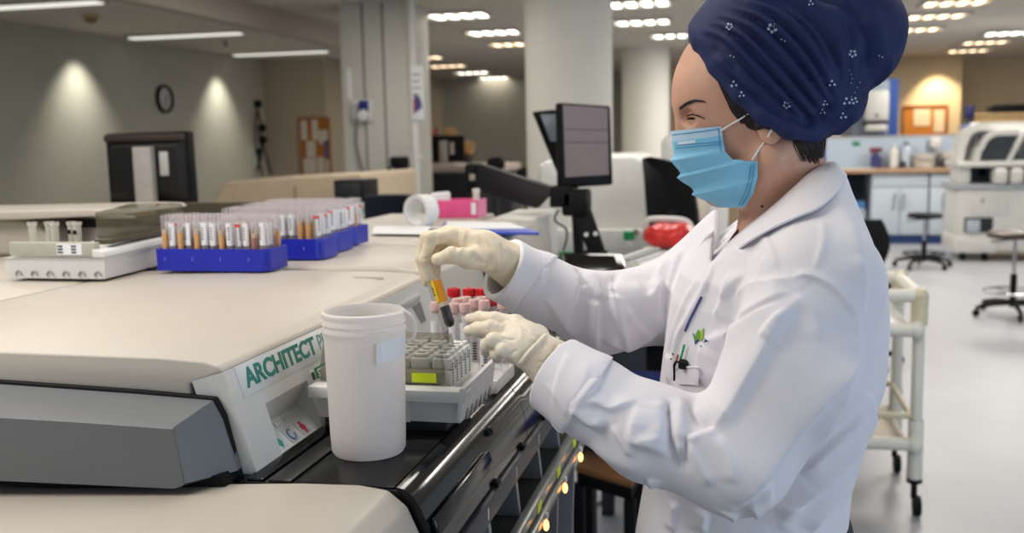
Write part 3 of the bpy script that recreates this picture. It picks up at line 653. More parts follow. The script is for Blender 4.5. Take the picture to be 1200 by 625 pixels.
X0, X1, Y0, Y1, Zb, Zt = -.572, -.369, 1.257, 1.395, 1.121, 1.155
g = G(); g.rings([[(X0, Y0, Zb), (X1, Y0, Zb), (X1, Y1, Zb), (X0, Y1, Zb)], [(X0-.006, Y0-.003, Zt), (X1+.004, Y0-.003, Zt), (X1+.004, Y1, Zt), (X0-.006, Y1, Zt)]]); g.build('tray_base', M_tray, ct)
g = G(); g.prism([(X0-.009, Zt-.002), (X1+.011, Zt-.002), (X1+.015, Zt+.011), (X1+.015, Zt+.014), (X0-.009, Zt+.014)], 'y', Y0-.019, Y0+.01, .002); g.build('front_lip', M_tray, ct)
g = G(); g.hexa([(X1, Y0-.021, Zb+.008), (X1+.006, Y0-.021, Zb+.008), (X1+.006, Y1+.015, Zb+.008), (X1, Y1+.015, Zb+.008), (X1+.006, Y0-.021, Zt+.019), (X1+.013, Y0-.021, Zt+.019), (X1+.013, Y1+.015, Zt+.022), (X1+.006, Y1+.015, Zt+.022)], .0015); sw = g.build('side_wall', M_tray, ct)
for k in range(6):
    y = Y0+.004+k*.025; g = G(); g.box((X1+.0045, y, Zb+.004), (X1+.009, y+.011, Zb+.018), .002); g.build('foot_notch', mat('notch_grey', (150, 150, 150), .5), sw)
for x in (-.478, -.449): g = G(); g.box((x, Y0-.006, Zb), (x+.01, Y0-.001, Zt-.003)); g.build('front_rib', M_tray, ct)
RK = ['leftmost rack in the white tray, behind the jar', 'second rack from the jar, under the smoky cover', 'third rack from the jar, under the smoky cover', 'fourth rack from the jar, under the smoky cover', 'fifth rack from the jar, at the edge of the smoky cover', 'rack with barcodes along the open side of the white tray']
for k in range(6): sample_rack((-.556+k*.0305, Y0+.030, Zt+.0005), .108, RK[k])
cv = thing('smoky_cover', 'see-through smoky cover with a lime label over the racks of the white tray', 'cover', (-.49, Y0+.05, Zt+.015))
xa, xb, ya, yb_ = -.576, -.3975, Y0+.0125, Y0+.092
P4 = lambda z, x0, x1, y0, y1: [(x0, y0, z), (x1, y0, z), (x1, y1, z), (x0, y1, z)]
g = G(); g.rings([P4(Zt+.0335, xa, xb, ya, yb_), P4(Zt+.071, xa, xb-.008, ya+.020, yb_)], cap=False); g.add(P4(Zt+.071, xa, xb-.008, ya+.020, yb_), [(0, 1, 2, 3)]); g.build('cover_shell', M_smoke, cv)
g = G(); g.box((xa, ya, Zt+.0145), (xb, ya+.016, Zt+.033), .002); g.build('front_block', M_trayg, cv)
g = G(); g.box((-.440, ya-.001, Zt+.0175), (-.405, ya-.0001, Zt+.0305)); g.build('lime_label', M_lime, cv)['label'] = 'bright lime label'
# ---- left tray on the machine
lt = thing('sample_carrier', 'white sample carrier tray at the left edge, carrying a smoky box', 'sample tray', (-1.32, 1.83, 1.2400))
LX0, LX1, LY0, LY1 = -1.440, -1.212, 1.70, 2.02; zb = 1.2447
g = G(); g.rings([[(LX0+.006, LY0+.004, zb), (LX1-.006, LY0+.004, zb), (LX1-.03, LY1, zb), (LX0+.006, LY1, zb)], [(LX0, LY0, zb+.04), (LX1, LY0, zb+.04), (LX1-.024, LY1, zb+.045), (LX0, LY1, zb+.045)], [(LX0-.003, LY0-.003, zb+.041), (LX1+.003, LY0-.003, zb+.041), (LX1-.02, LY1, zb+.046), (LX0, LY1, zb+.046)]]); g.build('tray_base', M_tray, lt)
for k in range(6): g = G(); x = LX0+.03+k*.036; g.tube([(x+.007*math.cos(a), LY0+.001, zb+.006+.009*math.sin(a)) for a in [math.pi*j/6 for j in range(7)]], .0018, 6); g.build('foot_arch', mat('notch_grey', (150, 150, 150), .5), lt)
g = G(); g.box((LX0+.012, LY0+.002, zb+.0445), (LX1-.022, LY0+.02, zb+.072), .002); rp = g.build('front_plate', M_trayg, lt); rp.data.materials[0] = mat('plate_grey', (172, 172, 158), .5)
g = G(); g.box((-1.318, LY0+.0008, zb+.048), (-1.262, LY0+.0018, zb+.070)); lb = g.build('barcode_label', M_label, rp)
for (xx, w_) in ((-1.316, .012), (-1.285, .011)):
    for k in range(3): g = G(); g.box((xx, LY0+.0002, zb+.051+.006*k), (xx+w_, LY0+.0007, zb+.0545+.006*k)); g.build('barcode', M_print, lb)
g = G(); g.hexa([(LX1-.028, LY0, zb+.042), (LX1, LY0, zb+.042), (LX1-.022, LY1+.03, zb+.047), (LX1-.05, LY1+.03, zb+.047), (LX1-.028, LY0, zb+.06), (LX1-.004, LY0, zb+.055), (LX1-.028, LY1+.03, zb+.062), (LX1-.05, LY1+.03, zb+.066)], .003); g.build('side_arm', M_tray, lt)
g = G(); g.hexa([(-1.262, 1.742, 1.3085), (-1.225, 1.742, 1.3085), (-1.236, 2.03, 1.3105), (-1.38, 2.03, 1.3105), (-1.262, 1.738, 1.320), (-1.222, 1.738, 1.320), (-1.234, 2.03, 1.321), (-1.38, 2.03, 1.321)], .003)
tag(g.build('smoky_tray', mat('olive_tray', (92, 88, 70), .3), None), 'dark olive tray edge under the smoky box, left machine', 'tray')
g = G(); g.hexa([(-1.26, 1.75, 1.3215), (-1.226, 1.75, 1.3215), (-1.236, 2.03, 1.3215), (-1.37, 2.03, 1.3215), (-1.262, 1.75, 1.372), (-1.226, 1.75, 1.372), (-1.236, 2.03, 1.372), (-1.37, 2.03, 1.372)], .001)
tag(g.build('smoky_box', M_smoke, None), 'smoky see-through box lid standing on the left tray', 'cover')
for k in range(5):
    x = -1.405+k*.026+.004*(k % 2); y = 1.745+.012*(k % 2); t = thing('sample_cup', 'small clear sample cup standing in the left white tray', 'sample cup', (x, y, zb+.073), 'sample cups in the left tray')
    g = G(); g.lathe([(.007, -.03), (.0075, .028), (.0095, .030), (.0095, .036), (.006, .036)], (x, y, zb+.073), 14); g.build('cup', clearmat('cup_plastic', (214, 212, 200), .45, .2), t)
    if k > 2: g = G(); g.box((x-.004, y-.0096, zb+.085), (x+.004, y-.0078, zb+.093), .001); g.build('dark_mark', M_black, t)
# ------------------------------------------------------------------ capped tubes standing behind the carrier
tr = thing('tube_stand', 'white stand holding the capped tubes behind the carrier tray', 'tube stand', (-.45, 1.53, 1.1035))
g = G(); g.box((-.525, 1.476, 1.1037), (-.372, 1.60, 1.126), .004); g.build('stand_base', M_tray, tr)
g = G(); g.box((-.525, 1.592, 1.126), (-.372, 1.60, 1.150)); g.build('rear_plate', clearmat('stand_clear', (225, 225, 225), .3), tr)
M_pink = mat('pink_cap', (238, 202, 198), .4, trans=.2); M_red = mat('red_cap', (196, 14, 26), .32)
M_clear = clearmat('vial_clear', (225, 222, 222), .05, .1, .36)
def capped(px, y, ztop, lab, cap_m, r=.0066, fluid=None, rcap=None):
    x = Yp(px, 380, y).x; z0 = 1.1265; t = thing('capped_tube', lab, 'sample tube', (x, y, z0)); L_ = ztop-z0; rc = rcap or r*1.16; c = (x, y, z0)
    g = G(); g.lathe([(0, 0), (r*.7, .001), (r, .005), (r, L_-.014), (r*.85, L_-.014), (r*.85, .008)], c, 14); g.build('tube_body', M_clear, t, ang=60)
    g = G(); g.lathe([(0, L_-.018), (r*.8, L_-.018), (r*.8, L_-.0135), (rc, L_-.0132), (rc*1.02, L_-.003), (rc*.9, L_), (rc*.5, L_), (rc*.45, L_-.002), (0, L_-.002)], c, 18); g.build('cap', cap_m, t)
    R = []
    for k in range(9):
        a = math.radians(-165+k*16); ca, sa = math.cos(a), math.sin(a); R.append([(x+rr*ca, y+rr*sa, z0+zz) for rr, zz in ((r+.0002, .022), (r+.0002, L_-.03), (r+.0006, L_-.03), (r+.0006, .022))])
    g = G(); g.rings(R); lb = g.build('label', M_label, t)
    for k in range(7):
        a = -1.35; R = [[(x+rr*math.cos(b), y+rr*math.sin(b), zz) for rr, zz in ((r+.0006, z0+.026+k*.0042), (r+.0006, z0+.0282+k*.0042), (r+.001, z0+.0282+k*.0042), (r+.001, z0+.026+k*.0042))] for b in (a-.35, a, a+.35)]
        g = G(); g.rings(R); g.build('barcode', M_print, lb)
    if fluid: g = G(); g.lathe([(0, .004), (r*.82, .006), (r*.82, .046), (0, .046)], c, 14); g.build('serum', fluid, t)
    return t
for (px, y, ptop, lab, m_, fl) in ((511, 1.487, 354, 'leftmost pink-capped tube with amber serum at its foot', M_pink, M_serum), (532, 1.486, 356, 'pink-capped tube just right of the held tube', M_pink, None),
        (545, 1.488, 356, 'pink-capped front tube with a barcode, third from the stand edge', M_pink, None), (568, 1.49, 352, 'pink-capped tube with amber serum above the gloved fingers', M_pink, M_serum),
        (556, 1.512, 351, 'pink-capped tube in the second row behind the gloved index finger', M_pink, None), (536, 1.512, 350, 'pale-capped tube in the second row near the held tube', M_pink, None),
        (565, 1.536, 348, 'pale pink-capped tube in the third row', M_pink, None), (547, 1.536, 348, 'pale-capped tube half hidden in the third row', M_pink, None),
        (590, 1.53, 352, 'pink-capped tube apart on the far side near the sleeve', M_pink, None)):
    capped(px, y, Yp(px, ptop, y).z, lab, m_, r=.0078, rcap=.0090, fluid=fl)
for (px, y, ptop, lab) in ((533, 1.572, 338, 'red-capped tube, leftmost of the red caps'), (551, 1.572, 338, 'red-capped tube in the middle of the red caps'), (567, 1.574, 338, 'red-capped tube nearest the far sleeve'), (579, 1.555, 346, 'red-capped tube set lower beside the sleeve cuff')):
    capped(px, y, Yp(px, ptop, y).z, lab, M_red, r=.0078, rcap=.0112)
# ------------------------------------------------------------------ translucent jar
M_jar = mat('milky_plastic', (238, 234, 232), .40, var=.012, sub=.2)
_n = M_jar.node_tree.nodes; _tl = _n.new('ShaderNodeBsdfTranslucent'); _tl.inputs[0].default_value = lin((246, 242, 240)); _mx = _n.new('ShaderNodeMixShader'); _mx.inputs[0].default_value = .45
M_jar.node_tree.links.new(_n['Principled BSDF'].outputs[0], _mx.inputs[1]); M_jar.node_tree.links.new(_tl.outputs[0], _mx.inputs[2]); M_jar.node_tree.links.new(_mx.outputs[0], _n['Material Output'].inputs[0])
jc = Vector((-.468, 1.172, 1.1037)); jr = thing('plastic_jar', 'tall milky plastic jar with screw rim on the black shelf', 'jar', jc)
jp = [(0, .003), (.036, .002), (.0445, .001), (.0475, .006), (.0485, .03), (.0512, .15), (.0518, .158), (.0535, .160), (.0535, .163), (.0515, .165), (.0515, .1685), (.0535, .170), (.0535, .173), (.0515, .175), (.0518, .1785), (.0530, .180), (.0528, .184), (.0500, .186), (.0492, .184), (.0488, .15), (.0462, .03), (.045, .008), (0, .006)]
g = G(); g.lathe(jp, jc, 56); g.build('jar_body', M_jar, jr, ang=50)
def onjar(px0, py0, px1, py1, off, name, m_, parent, tilt=0):
    def th(px, z): return min(range(-180, 60), key=lambda a: abs((lambda q: 600+F*(q@rt)/(q@fw))(jc+Vector((.051*math.cos(math.radians(a)), .051*math.sin(math.radians(a)), .11))-CAM)-px)+(999 if math.sin(math.radians(a)) > .3 else 0))
    z0 = Yp(px0, py1, jc.y-.05).z; z1 = Yp(px0, py0, jc.y-.05).z; a0, a1 = th(px0, 0), th(px1, 0); R = []
    for k in range(11):
        a = math.radians(a0+(a1-a0)*k/10); f_ = lambda z, o: .0485+(z-jc.z-.03)/.12*.0027+o
        lift = (.004 if k < 2 else 0)
        R.append([(jc.x+f_(z, o+lift)*math.cos(a), jc.y+f_(z, o+lift)*math.sin(a), z+tilt*k*.001) for z, o in ((z0, off), (z1, off), (z1, off+.0005), (z0, off+.0005))])
    g = G(); g.rings(R); return g.build(name, m_, parent)
onjar(441, 404, 476, 429, .0006, 'paper_label', M_paper, jr, .5)
g = G(); g.tube(smoothline([jc+Vector(v) for v in ((.0525, .006, .184), (.062, .006, .178), (.066, .008, .166), (.062, .012, .150), (.0525, .016, .143))]), .0022, 8); g.build('strap', M_jar, jr)
# ================================================================== FURTHER MACHINES AND BENCHES, LEFT AND CENTRE
# far cream analyzer in the next row
fa = thing('laboratory_analyzer', 'far cream analyzer cover below the cork board, behind the blue racks', 'analyzer', (-2.45, 5.4, 0))
a = Yp(238, 245, 5.0); b = Yp(266, 213, 5.0); c = Yp(425, 204, 5.0)
g = G(); g.prism([(a.x-.02, .9), (a.x, a.z-.05), (b.x-.03, b.z-.025), (b.x, b.z), (c.x-.02, c.z), (c.x, c.z-.02), (c.x, .9)], 'y', 5.0, 5.9, .02, 3); g.build('hood', mat('cream_shade', (205, 184, 156), .5), fa)
g = G(); g.box((a.x, 5.05, .02), (c.x, 5.85, .9), .01); g.build('cabinet', M_white, fa)
g = G(); x = (b.x+c.x)/2; g.box((x, 4.994, 1.0), (x+.012, 5.0, b.z-.03), .002); g.build('panel_seam', mat('seam_brown', (160, 140, 118), .6), fa)
# long low white bench unit at the left behind the monitor
a = Yp(0, 232, 4.6); b = Yp(240, 228, 4.6)
lb_ = thing('laboratory_bench', 'pale lab bench along the left behind the black monitor back', 'bench', (-3.2, 4.7, 0))
g = G(); g.box((-4.6, 4.5, 1.10), (-2.95, 5.1, 1.14), .006); g.build('worktop', M_ivory, lb_)
g = G(); g.box((-4.55, 4.55, .06), (-3.0, 5.05, 1.10), .006); g.build('carcass', M_white, lb_)
g = G(); g.box((-4.55, 4.58, 0), (-3.0, 5.02, .06)); g.build('plinth', M_dark, lb_)
# small pale boxes beside the monitor
def boxobj(name, lab, cat, lo, hi, m_, bev=.006, parts=()):
    g = G(); g.box(lo, hi, bev); return tag(g.build(name, m_, None), lab, cat)
# monitor seen from the back, on its pole
y = 3.6; a = Yp(123, 157, y); b = Yp(226, 240, y)
mb = thing('computer_monitor', 'black monitor seen from behind on a pale pole, left of the racks', 'monitor', ((a.x+b.x)/2, y, 1.238))
g = G(); cxm = (a.x+b.x)/2
g.hexa([(a.x, y, b.z), (b.x, y, b.z+.005), (b.x, y+.05, b.z+.005), (a.x, y+.05, b.z), (a.x-.002, y, a.z), (b.x-.004, y, a.z+.004), (b.x-.004, y+.05, a.z+.004), (a.x-.002, y+.05, a.z)], .008); g.build('casing', M_black, mb)
g = G(); g.hexa([(a.x+.03, y-.03, b.z+.05), (b.x-.03, y-.03, b.z+.05), (b.x-.012, y, b.z+.02), (a.x+.012, y, b.z+.02), (a.x+.04, y-.03, a.z-.055), (b.x-.04, y-.03, a.z-.055), (b.x-.012, y, a.z-.012), (a.x+.012, y, a.z-.012)], .006); g.build('back_housing', mat('black_back', (14, 14, 15), .6), mb)
g = G(); g.box((a.x+.012, y-.033, a.z-.034), (b.x-.012, y-.004, a.z-.006), .006); g.build('top_vent', mat('brown_black', (56, 46, 40), .6), mb)
p0 = Yp(156, 172, y-.06).x; p1 = Yp(177, 172, y-.06).x
g = G(); g.box((p0, y-.07, 1.245), (p1, y-.034, a.z-.055), .004); g.build('stand_pole', mat('pole_grey', (176, 170, 165), .4), mb)
g = G(); g.box((p0-.08, y-.11, 1.24), (p1+.08, y+.06, 1.25), .004); g.build('stand_foot', mat('pole_grey', (176, 170, 165), .4), mb)
q0 = Yp(186, 178, y-.035); q1 = Yp(198, 206, y-.035); g = G(); g.box((q0.x, y-.036, q1.z), (q1.x, y-.031, q0.z), .002); g.build('white_sticker', mat('sticker_dim', (190, 188, 182), .6), mb)
g = G(); g.box((-2.62, 3.32, .9), (-2.05, 3.9, 1.238), .01); sbx = g.build('equipment_cabinet', M_ivory, None); tag(sbx, 'cream cabinet carrying the black monitor', 'cabinet')
gg = G(); gg.box((-2.58, 3.36, 0), (-2.09, 3.86, .9), .01); gg.build('cabinet_base', M_white, sbx)
for k, (px, wpx, hz, m_) in enumerate(((95, 30, .055, mat('pale_grey2', (168, 168, 160), .5)),)):
    q = Yp(px, 240, 3.4); g = G(); g.box((q.x-.05, 3.38, 1.2385), (q.x+.05, 3.46, 1.2385+hz), .008)
q = Yp(212, 235, 3.4)
# keyboard-like pale unit right of monitor foot
q0 = Yp(178, 238, 3.36); q1 = Yp(232, 231, 3.36)
kb = thing('keyboard', 'pale keyboard tilted below the black monitor back', 'keyboard', ((q0.x+q1.x)/2, 3.4, 1.238))
g = G(); g.hexa([(q0.x, 3.33, 1.2385), (q1.x-.03, 3.33, 1.2385), (q1.x-.03, 3.46, 1.2385), (q0.x, 3.46, 1.2385), (q0.x, 3.33, 1.252), (q1.x-.03, 3.33, 1.252), (q1.x-.03, 3.46, 1.268), (q0.x, 3.46, 1.268)], .004); g.build('base', mat('pale_grey2', (176, 174, 168), .5), kb)
for r_ in range(4):
    for k in range(9):
        x0 = q0.x+.008+k*(q1.x-.03-q0.x-.016)/9; g = G(); zz = 1.2535+.0035*r_; g.box((x0, 3.34+r_*.028, zz), (x0+.012, 3.36+r_*.028, zz+.006), .002); g.build('key', M_white, kb)
# black box on the far cream cover
a = Yp(393, 211, 4.75); b = Yp(428, 237, 4.75)
bb = thing('black_box', 'black box at the end of the far cream cover, before the column', 'box', ((a.x+b.x)/2, 4.8, b.z))
g = G(); g.box((a.x, 4.72, b.z), (b.x, 4.95, a.z), .008); g.build('casing', M_black, bb)
g = G(); g.box((a.x+.01, 4.715, b.z+.012), (b.x-.01, 4.72, a.z-.012), .002); g.build('front_panel', M_dark, bb)
sp = thing('support_trolley', 'white stand carrying the black box', 'stand', ((a.x+b.x)/2, 4.83, 0))
g = G(); g.box((a.x-.02, 4.70, b.z-.03), (b.x+.02, 4.97, b.z-.001), .004); g.build('top', M_white, sp)
for dx in (a.x-.01, b.x-.01):
    for dy in (4.72, 4.94): g = G(); g.box((dx, dy, 0), (dx+.02, dy+.02, b.z-.03), .002); g.build('leg', M_white, sp)
# navy chair back right of the box
a = Yp(426, 229, 4.4); b = Yp(482, 247, 4.4)
nc = thing('office_chair', 'dark navy chair back behind the paper roll', 'chair', ((a.x+b.x)/2, 4.5, 0))
g = G(); R = []
for k in range(11):
    u = k/10; x = a.x+(b.x-a.x)*u; yy = 4.4+.06*(1-(2*u-1)**2); R.append([(x, yy, b.z-.25), (x, yy, a.z-.006), (x, yy+.025, a.z), (x, yy+.05, a.z-.006), (x, yy+.05, b.z-.25)])
g.rings(R); g.build('backrest', mat('navy_cloth', (16, 22, 40), .9), nc)
cxn = (a.x+b.x)/2
g = G(); g.box((cxn-.2, 4.0, .62), (cxn+.2, 4.42, .70), .03, 3); g.build('seat', mat('navy_cloth', (16, 22, 40), .9), nc)
g = G(); g.tube([(cxn, 4.46, .62), (cxn, 4.5, .8), (cxn, 4.46, b.z-.2)], .02); g.build('back_bar', M_black, nc)
g = G(); g.lathe([(.03, .08), (.03, .4), (.018, .4), (.018, .62)], (cxn, 4.2, 0), 14); g.build('gas_lift', M_black, nc)
for k in range(5):
    an_ = 2*math.pi*k/5; g = G(); g.tube([(cxn, 4.2, .1), (cxn+.25*math.cos(an_), 4.2+.25*math.sin(an_), .06)], .018); lg = g.build('foot', M_black, nc); g = G(); g.ball((cxn+.25*math.cos(an_), 4.2+.25*math.sin(an_), .028), .027, 10, 8); g.build('caster', M_black, lg)
# ------------------------------------------------------------------ items on the third module top
zt = TZ+.0005
p = Zp(490, 267, TZ)
ro = thing('paper_roll', 'open white paper roll lying on the machine beside the pink box', 'paper roll', (p.x, p.y, zt))
R_ = .050; yr = p.y-.02; tilt = Vector((.45, 1, 0)).normalized(); ctr = Vector((p.x, yr, zt+R_))
g = G(); g.lathe([(R_, -.0), (R_, .05), (R_-.010, .05), (R_-.010, 0), (R_, 0)], ctr, 44, axis=tilt); g.build('roll_wall', mat('roll_paper', (226, 226, 224), .7), ro)
g = G()
for k in range(4): g.lathe([(R_-.003*k-.001, -.0006), (R_-.003*k-.0016, -.0006)], ctr, 40, axis=tilt)
g.build('layer_lines', mat('roll_grey', (170, 170, 172), .8), ro)
g = G(); g.hexa([ctr+Vector((x, yy, zz)) for zz in (-R_+.0005, -R_+.003) for x, yy in ((-.01, -.03), (.10, -.03), (.12, .02), (.0, .02))]); g.build('loose_end', mat('roll_paper', (226, 226, 224), .7), ro)
# white sheet by the farthest blue rack
p0, p1, p2, p3 = Zp(436, 277, TZ), Zp(500, 278, TZ), Zp(505, 268, TZ), Zp(438, 268, TZ)
g = G(); g.hexa([Vector((q.x, q.y, zt+.0065)) for q in (p0, p1, p2, p3)]+[Vector((q.x, q.y, zt+.0075)) for q in (p0, p1, p2, p3)]); tag(g.build('paper_sheet', M_paper, None), 'white sheet lying between the farthest blue rack and the paper roll', 'paper')
# pink box with white things sticking out
a, b = Zp(513, 256, TZ), Zp(566, 254, TZ); dx = (b-a)
pk = thing('pink_box', 'bright pink open box on the machine, right of the paper roll', 'box', ((a.x+b.x)/2, a.y+.06, zt))
M_pk = mat('pink_card', (226, 84, 140), .6); M_pk2 = mat('pink_card_pale', (232, 140, 178), .6)
zh = Yp(540, 235, a.y).z
g = G(); g.box((a.x, a.y, zt), (b.x, a.y+.003, zh), .001); g.build('front_side', M_pk, pk)
g = G(); g.box((a.x, a.y+.117, zt), (b.x, a.y+.12, zh), .001); g.build('rear_side', M_pk, pk)
g = G(); g.box((a.x, a.y+.003, zt), (a.x+.003, a.y+.117, zh)); g.build('end_side', M_pk, pk)
g = G(); g.box((b.x-.003, a.y+.003, zt), (b.x, a.y+.117, zh)); g.build('end_side', M_pk2, pk)
g = G(); g.box((a.x+.003, a.y+.003, zt), (b.x-.003, a.y+.117, zt+.003)); g.build('bottom', M_pk, pk)
q0, q1 = Yp(566, 240, a.y), Yp(572, 256, a.y); g = G(); g.box((b.x-.022, a.y-.0012, zt+.012), (b.x-.006, a.y-.0002, zh-.008)); g.build('white_label', M_paper, pk)
q = Yp(520, 232, a.y+.05); g = G(); g.hexa([(q.x-.035, a.y+.03, zt+.01), (q.x+.02, a.y+.03, zt+.01), (q.x+.02, a.y+.08, zt+.01), (q.x-.035, a.y+.08, zt+.01), (q.x-.045, a.y+.02, zh+.025), (q.x+.028, a.y+.03, zh+.03), (q.x+.015, a.y+.08, zh+.028), (q.x-.03, a.y+.08, zh+.022)], .01, 3); tag(g.build('tissue_wad', M_paper, None), 'crumpled white tissue sticking out of the pink box', 'tissue')
q = Yp(558, 228, a.y+.05); vt = thing('white_vial', 'small white vial standing in the pink box', 'vial', (q.x, a.y+.05, zt+.004))
g = G(); g.lathe([(0, .0), (.011, .0), (.012, .004), (.012, .072), (.009, .076)], (q.x, a.y+.05, zt+.004), 16); g.build('vial_body', mat('vial_white', (216, 214, 200), .4), vt)
g = G(); g.lathe([(.0095, .0765), (.013, .077), (.013, .092), (0, .093)], (q.x, a.y+.05, zt+.004), 16); g.build('cap', M_white, vt)
# blue clipboard with a white sheet
c0, c1, c2, c3 = [Zp(x, y, TZ+.012) for x, y in ((516, 270), (632, 271), (606, 261), (520, 259))]
cb = thing('clipboard', 'blue clipboard with a white sheet behind the raised hand', 'clipboard', ((c0.x+c2.x)/2, (c0.y+c2.y)/2, TZ+.001))
g = G(); g.hexa([Vector((q.x, q.y, TZ+.001)) for q in (c0, c1, c2, c3)]+[Vector((q.x, q.y, TZ+.009)) for q in (c0, c1, c2, c3)], .002); g.build('board', mat('clipboard_blue', (48, 72, 180), .45), cb)
s0, s1, s2, s3 = [Zp(x, y, TZ+.0125) for x, y in ((521, 268), (617, 267), (597, 260), (524, 259))]
g = G(); g.hexa([Vector((q.x, q.y, TZ+.0095)) for q in (s0, s1, s2, s3)]+[Vector((q.x, q.y, TZ+.0115)) for q in (s0, s1, s2, s3)]); g.build('sheet', M_paper, cb)
# ------------------------------------------------------------------ white box instrument under the clipboard
wb = thing('white_instrument', 'white box instrument behind the far sleeve, under the clipboard', 'instrument', (-.77, 3.48, 0))
g = G(); x0, x1 = -.852, -.690
g.hexa([(x0, 3.24, .75), (x1+.02, 3.24, .75), (x1+.02, 3.78, .75), (x0, 3.78, .75), (x0, 3.20, TZ-.008), (x1-.012, 3.20, TZ-.008), (x1-.008, 3.76, TZ-.008), (x0, 3.76, TZ-.008)], .012, 3); g.build('housing', M_white, wb)
g = G(); g.box((x0, 3.26, 0), (x1, 3.76, .75), .01); g.build('base_cabinet', M_white, wb)
p0, p1 = Vector((x1+.004, 3.30, TZ-.03)), Vector((x1+.009, 3.31, TZ-.085)); g = G(); g.hexa([p0+Vector((.002, 0, 0)), p0+Vector((.002, .03, 0)), p1+Vector((.002, .03, 0)), p1+Vector((.002, .012, 0)), p0+Vector((.004, 0, 0)), p0+Vector((.004, .03, 0)), p1+Vector((.004, .03, 0)), p1+Vector((.004, .012, 0))]); g.build('yellow_sticker', mat('sticker_amber', (190, 150, 60), .5), wb)
# bench for the screens and trays beyond the sleeve
M_top = mat('bench_white', (206, 208, 206), .4)
bn = thing('laboratory_bench', 'white lab bench behind the far sleeve carrying screen and keyboard', 'bench', (-.2, 3.6, 0))
g = G(); g.box((-.57, 2.92, .985), (.06, 3.88, 1.02), .006); g.build('worktop', M_top, bn)
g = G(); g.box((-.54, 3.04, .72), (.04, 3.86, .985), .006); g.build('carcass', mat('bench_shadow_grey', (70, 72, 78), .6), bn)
for (x, y) in ((-.54, 3.30), (-.01, 3.30), (-.54, 3.80), (-.01, 3.80)): g = G(); g.box((x, y, 0), (x+.05, y+.05, .72), .004); g.build('leg', M_dark, bn)
# black touch panel leaning near the front edge
a, b, c, d = [Zp(x, y, z_) for x, y, z_ in ((662, 319, 1.095), (738, 323, 1.095), (729, 298, 1.145), (658, 297, 1.145))]
pd = thing('tablet_panel', 'glossy black tilted panel with silver rim beyond the far sleeve', 'screen', ((a.x+b.x)/2, (a.y+c.y)/2, 1.021))
P = [Vector((q.x, q.y, zz)) for q, zz in ((a, 1.095), (b, 1.095), (c, 1.145), (d, 1.145))]
g = G(); g.hexa([q-Vector((0, 0, .012)) for q in P]+P, .004); g.build('rim', M_chrome, pd)
ce = sum(P, Vector())/4; g = G(); g.hexa([ce+(q-ce)*.93+Vector((0, 0, .001)) for q in P]+[ce+(q-ce)*.93+Vector((0, 0, .003)) for q in P], .001); g.build('glass', M_gloss, pd)
g = G(); g.hexa([ce+(q-ce)*.6-Vector((0, 0, .012)) for q in P]+[Vector((ce.x+(q.x-ce.x)*.6, ce.y+(q.y-ce.y)*.6, 1.0205)) for q in P]); g.build('foot', M_dark, pd)
# pale keyboard tray beyond it
a, b, c, d = [Zp(x, y, 1.10) for x, y in ((722, 302), (752, 309), (788, 297), (758, 290))]
kt = thing('keyboard', 'white keyboard lying by the red bag, beyond the far sleeve', 'keyboard', ((a.x+c.x)/2, (a.y+c.y)/2, 1.0205))
P = [Vector((q.x, q.y, 1.0205)) for q in (a, b, c, d)]
g = G(); g.hexa(P+[q+Vector((0, 0, .076)) for q in P], .006); g.build('base', M_white, kt)
for i in range(3):
    for j in range(10):
        u, v = (j+.5)/10, (i+.6)/3.4; q = (P[0]*(1-v)+P[1]*v)*(1-u)+(P[3]*(1-v)+P[2]*v)*u; g = G(); g.box((q.x-.012, q.y-.012, 1.097), (q.x+.012, q.y+.012, 1.104), .003); g.build('key', mat('key_mid_grey', (150, 152, 155), .5) if i == 1 else M_top, kt)
# small green objects
q = Zp(737, 288, 1.02); gb = thing('green_cap_bottle', 'small bottle with a green top beside the monitor post', 'bottle', (q.x, q.y, 1.0205))
g = G(); g.lathe([(0, 0), (.02, 0), (.022, .005), (.022, .02), (.018, .024)], (q.x, q.y, 1.0205), 16); g.build('bottle_body', M_white, gb)
g = G(); g.lathe([(.02, .025), (.024, .026), (.024, .062), (0, .064)], (q.x, q.y, 1.0205), 16); g.build('cap', mat('green_plastic', (0, 140, 80), .4), gb)
q = Zp(672, 296, 1.02); g = G(); q = Yp(667, 296, 3.76); g.box((q.x-.035, 3.74, 1.0205), (q.x+.04, 3.78, q.z+.004), .005); tag(g.build('green_pad', mat('green_plastic', (0, 140, 80), .4), None), 'small green pad on the bench left of the monitor post', 'pad')
# ------------------------------------------------------------------ monitor on arm with keyboard panel behind
ym = 3.42
M_scr = mat('dim_screen', (92, 74, 70), .3, var=.12, scale=9, emit=((120, 92, 84), .22))
a0, a1, a2, a3 = Yp(657, 221, ym), Yp(719, 217, ym+.10), Yp(716, 124, ym+.10), Yp(655, 120, ym)
am = thing('computer_monitor', 'black framed monitor with a brown lit screen on the black arm', 'monitor', ((a0.x+a1.x)/2, ym+.05, 1.0205))
Q = [a0, a1, a2, a3]; nn = (a1-a0).cross(a3-a0).normalized(); nn = nn if nn.y < 0 else -nn
g = G(); g.hexa([q-nn*.045 for q in Q]+Q, .010, 3); g.build('casing', M_black, am)
ce = sum(Q, Vector())/4; S_ = [ce+(q-ce)*k for q, k in zip(Q, (.82, .82, .86, .86))]; S_ = [s+Vector((0, 0, .012)) for s in S_]
g = G(); g.hexa([q+nn*.0006 for q in S_]+[q+nn*.002 for q in S_]); scn = g.build('screen', M_scr, am)
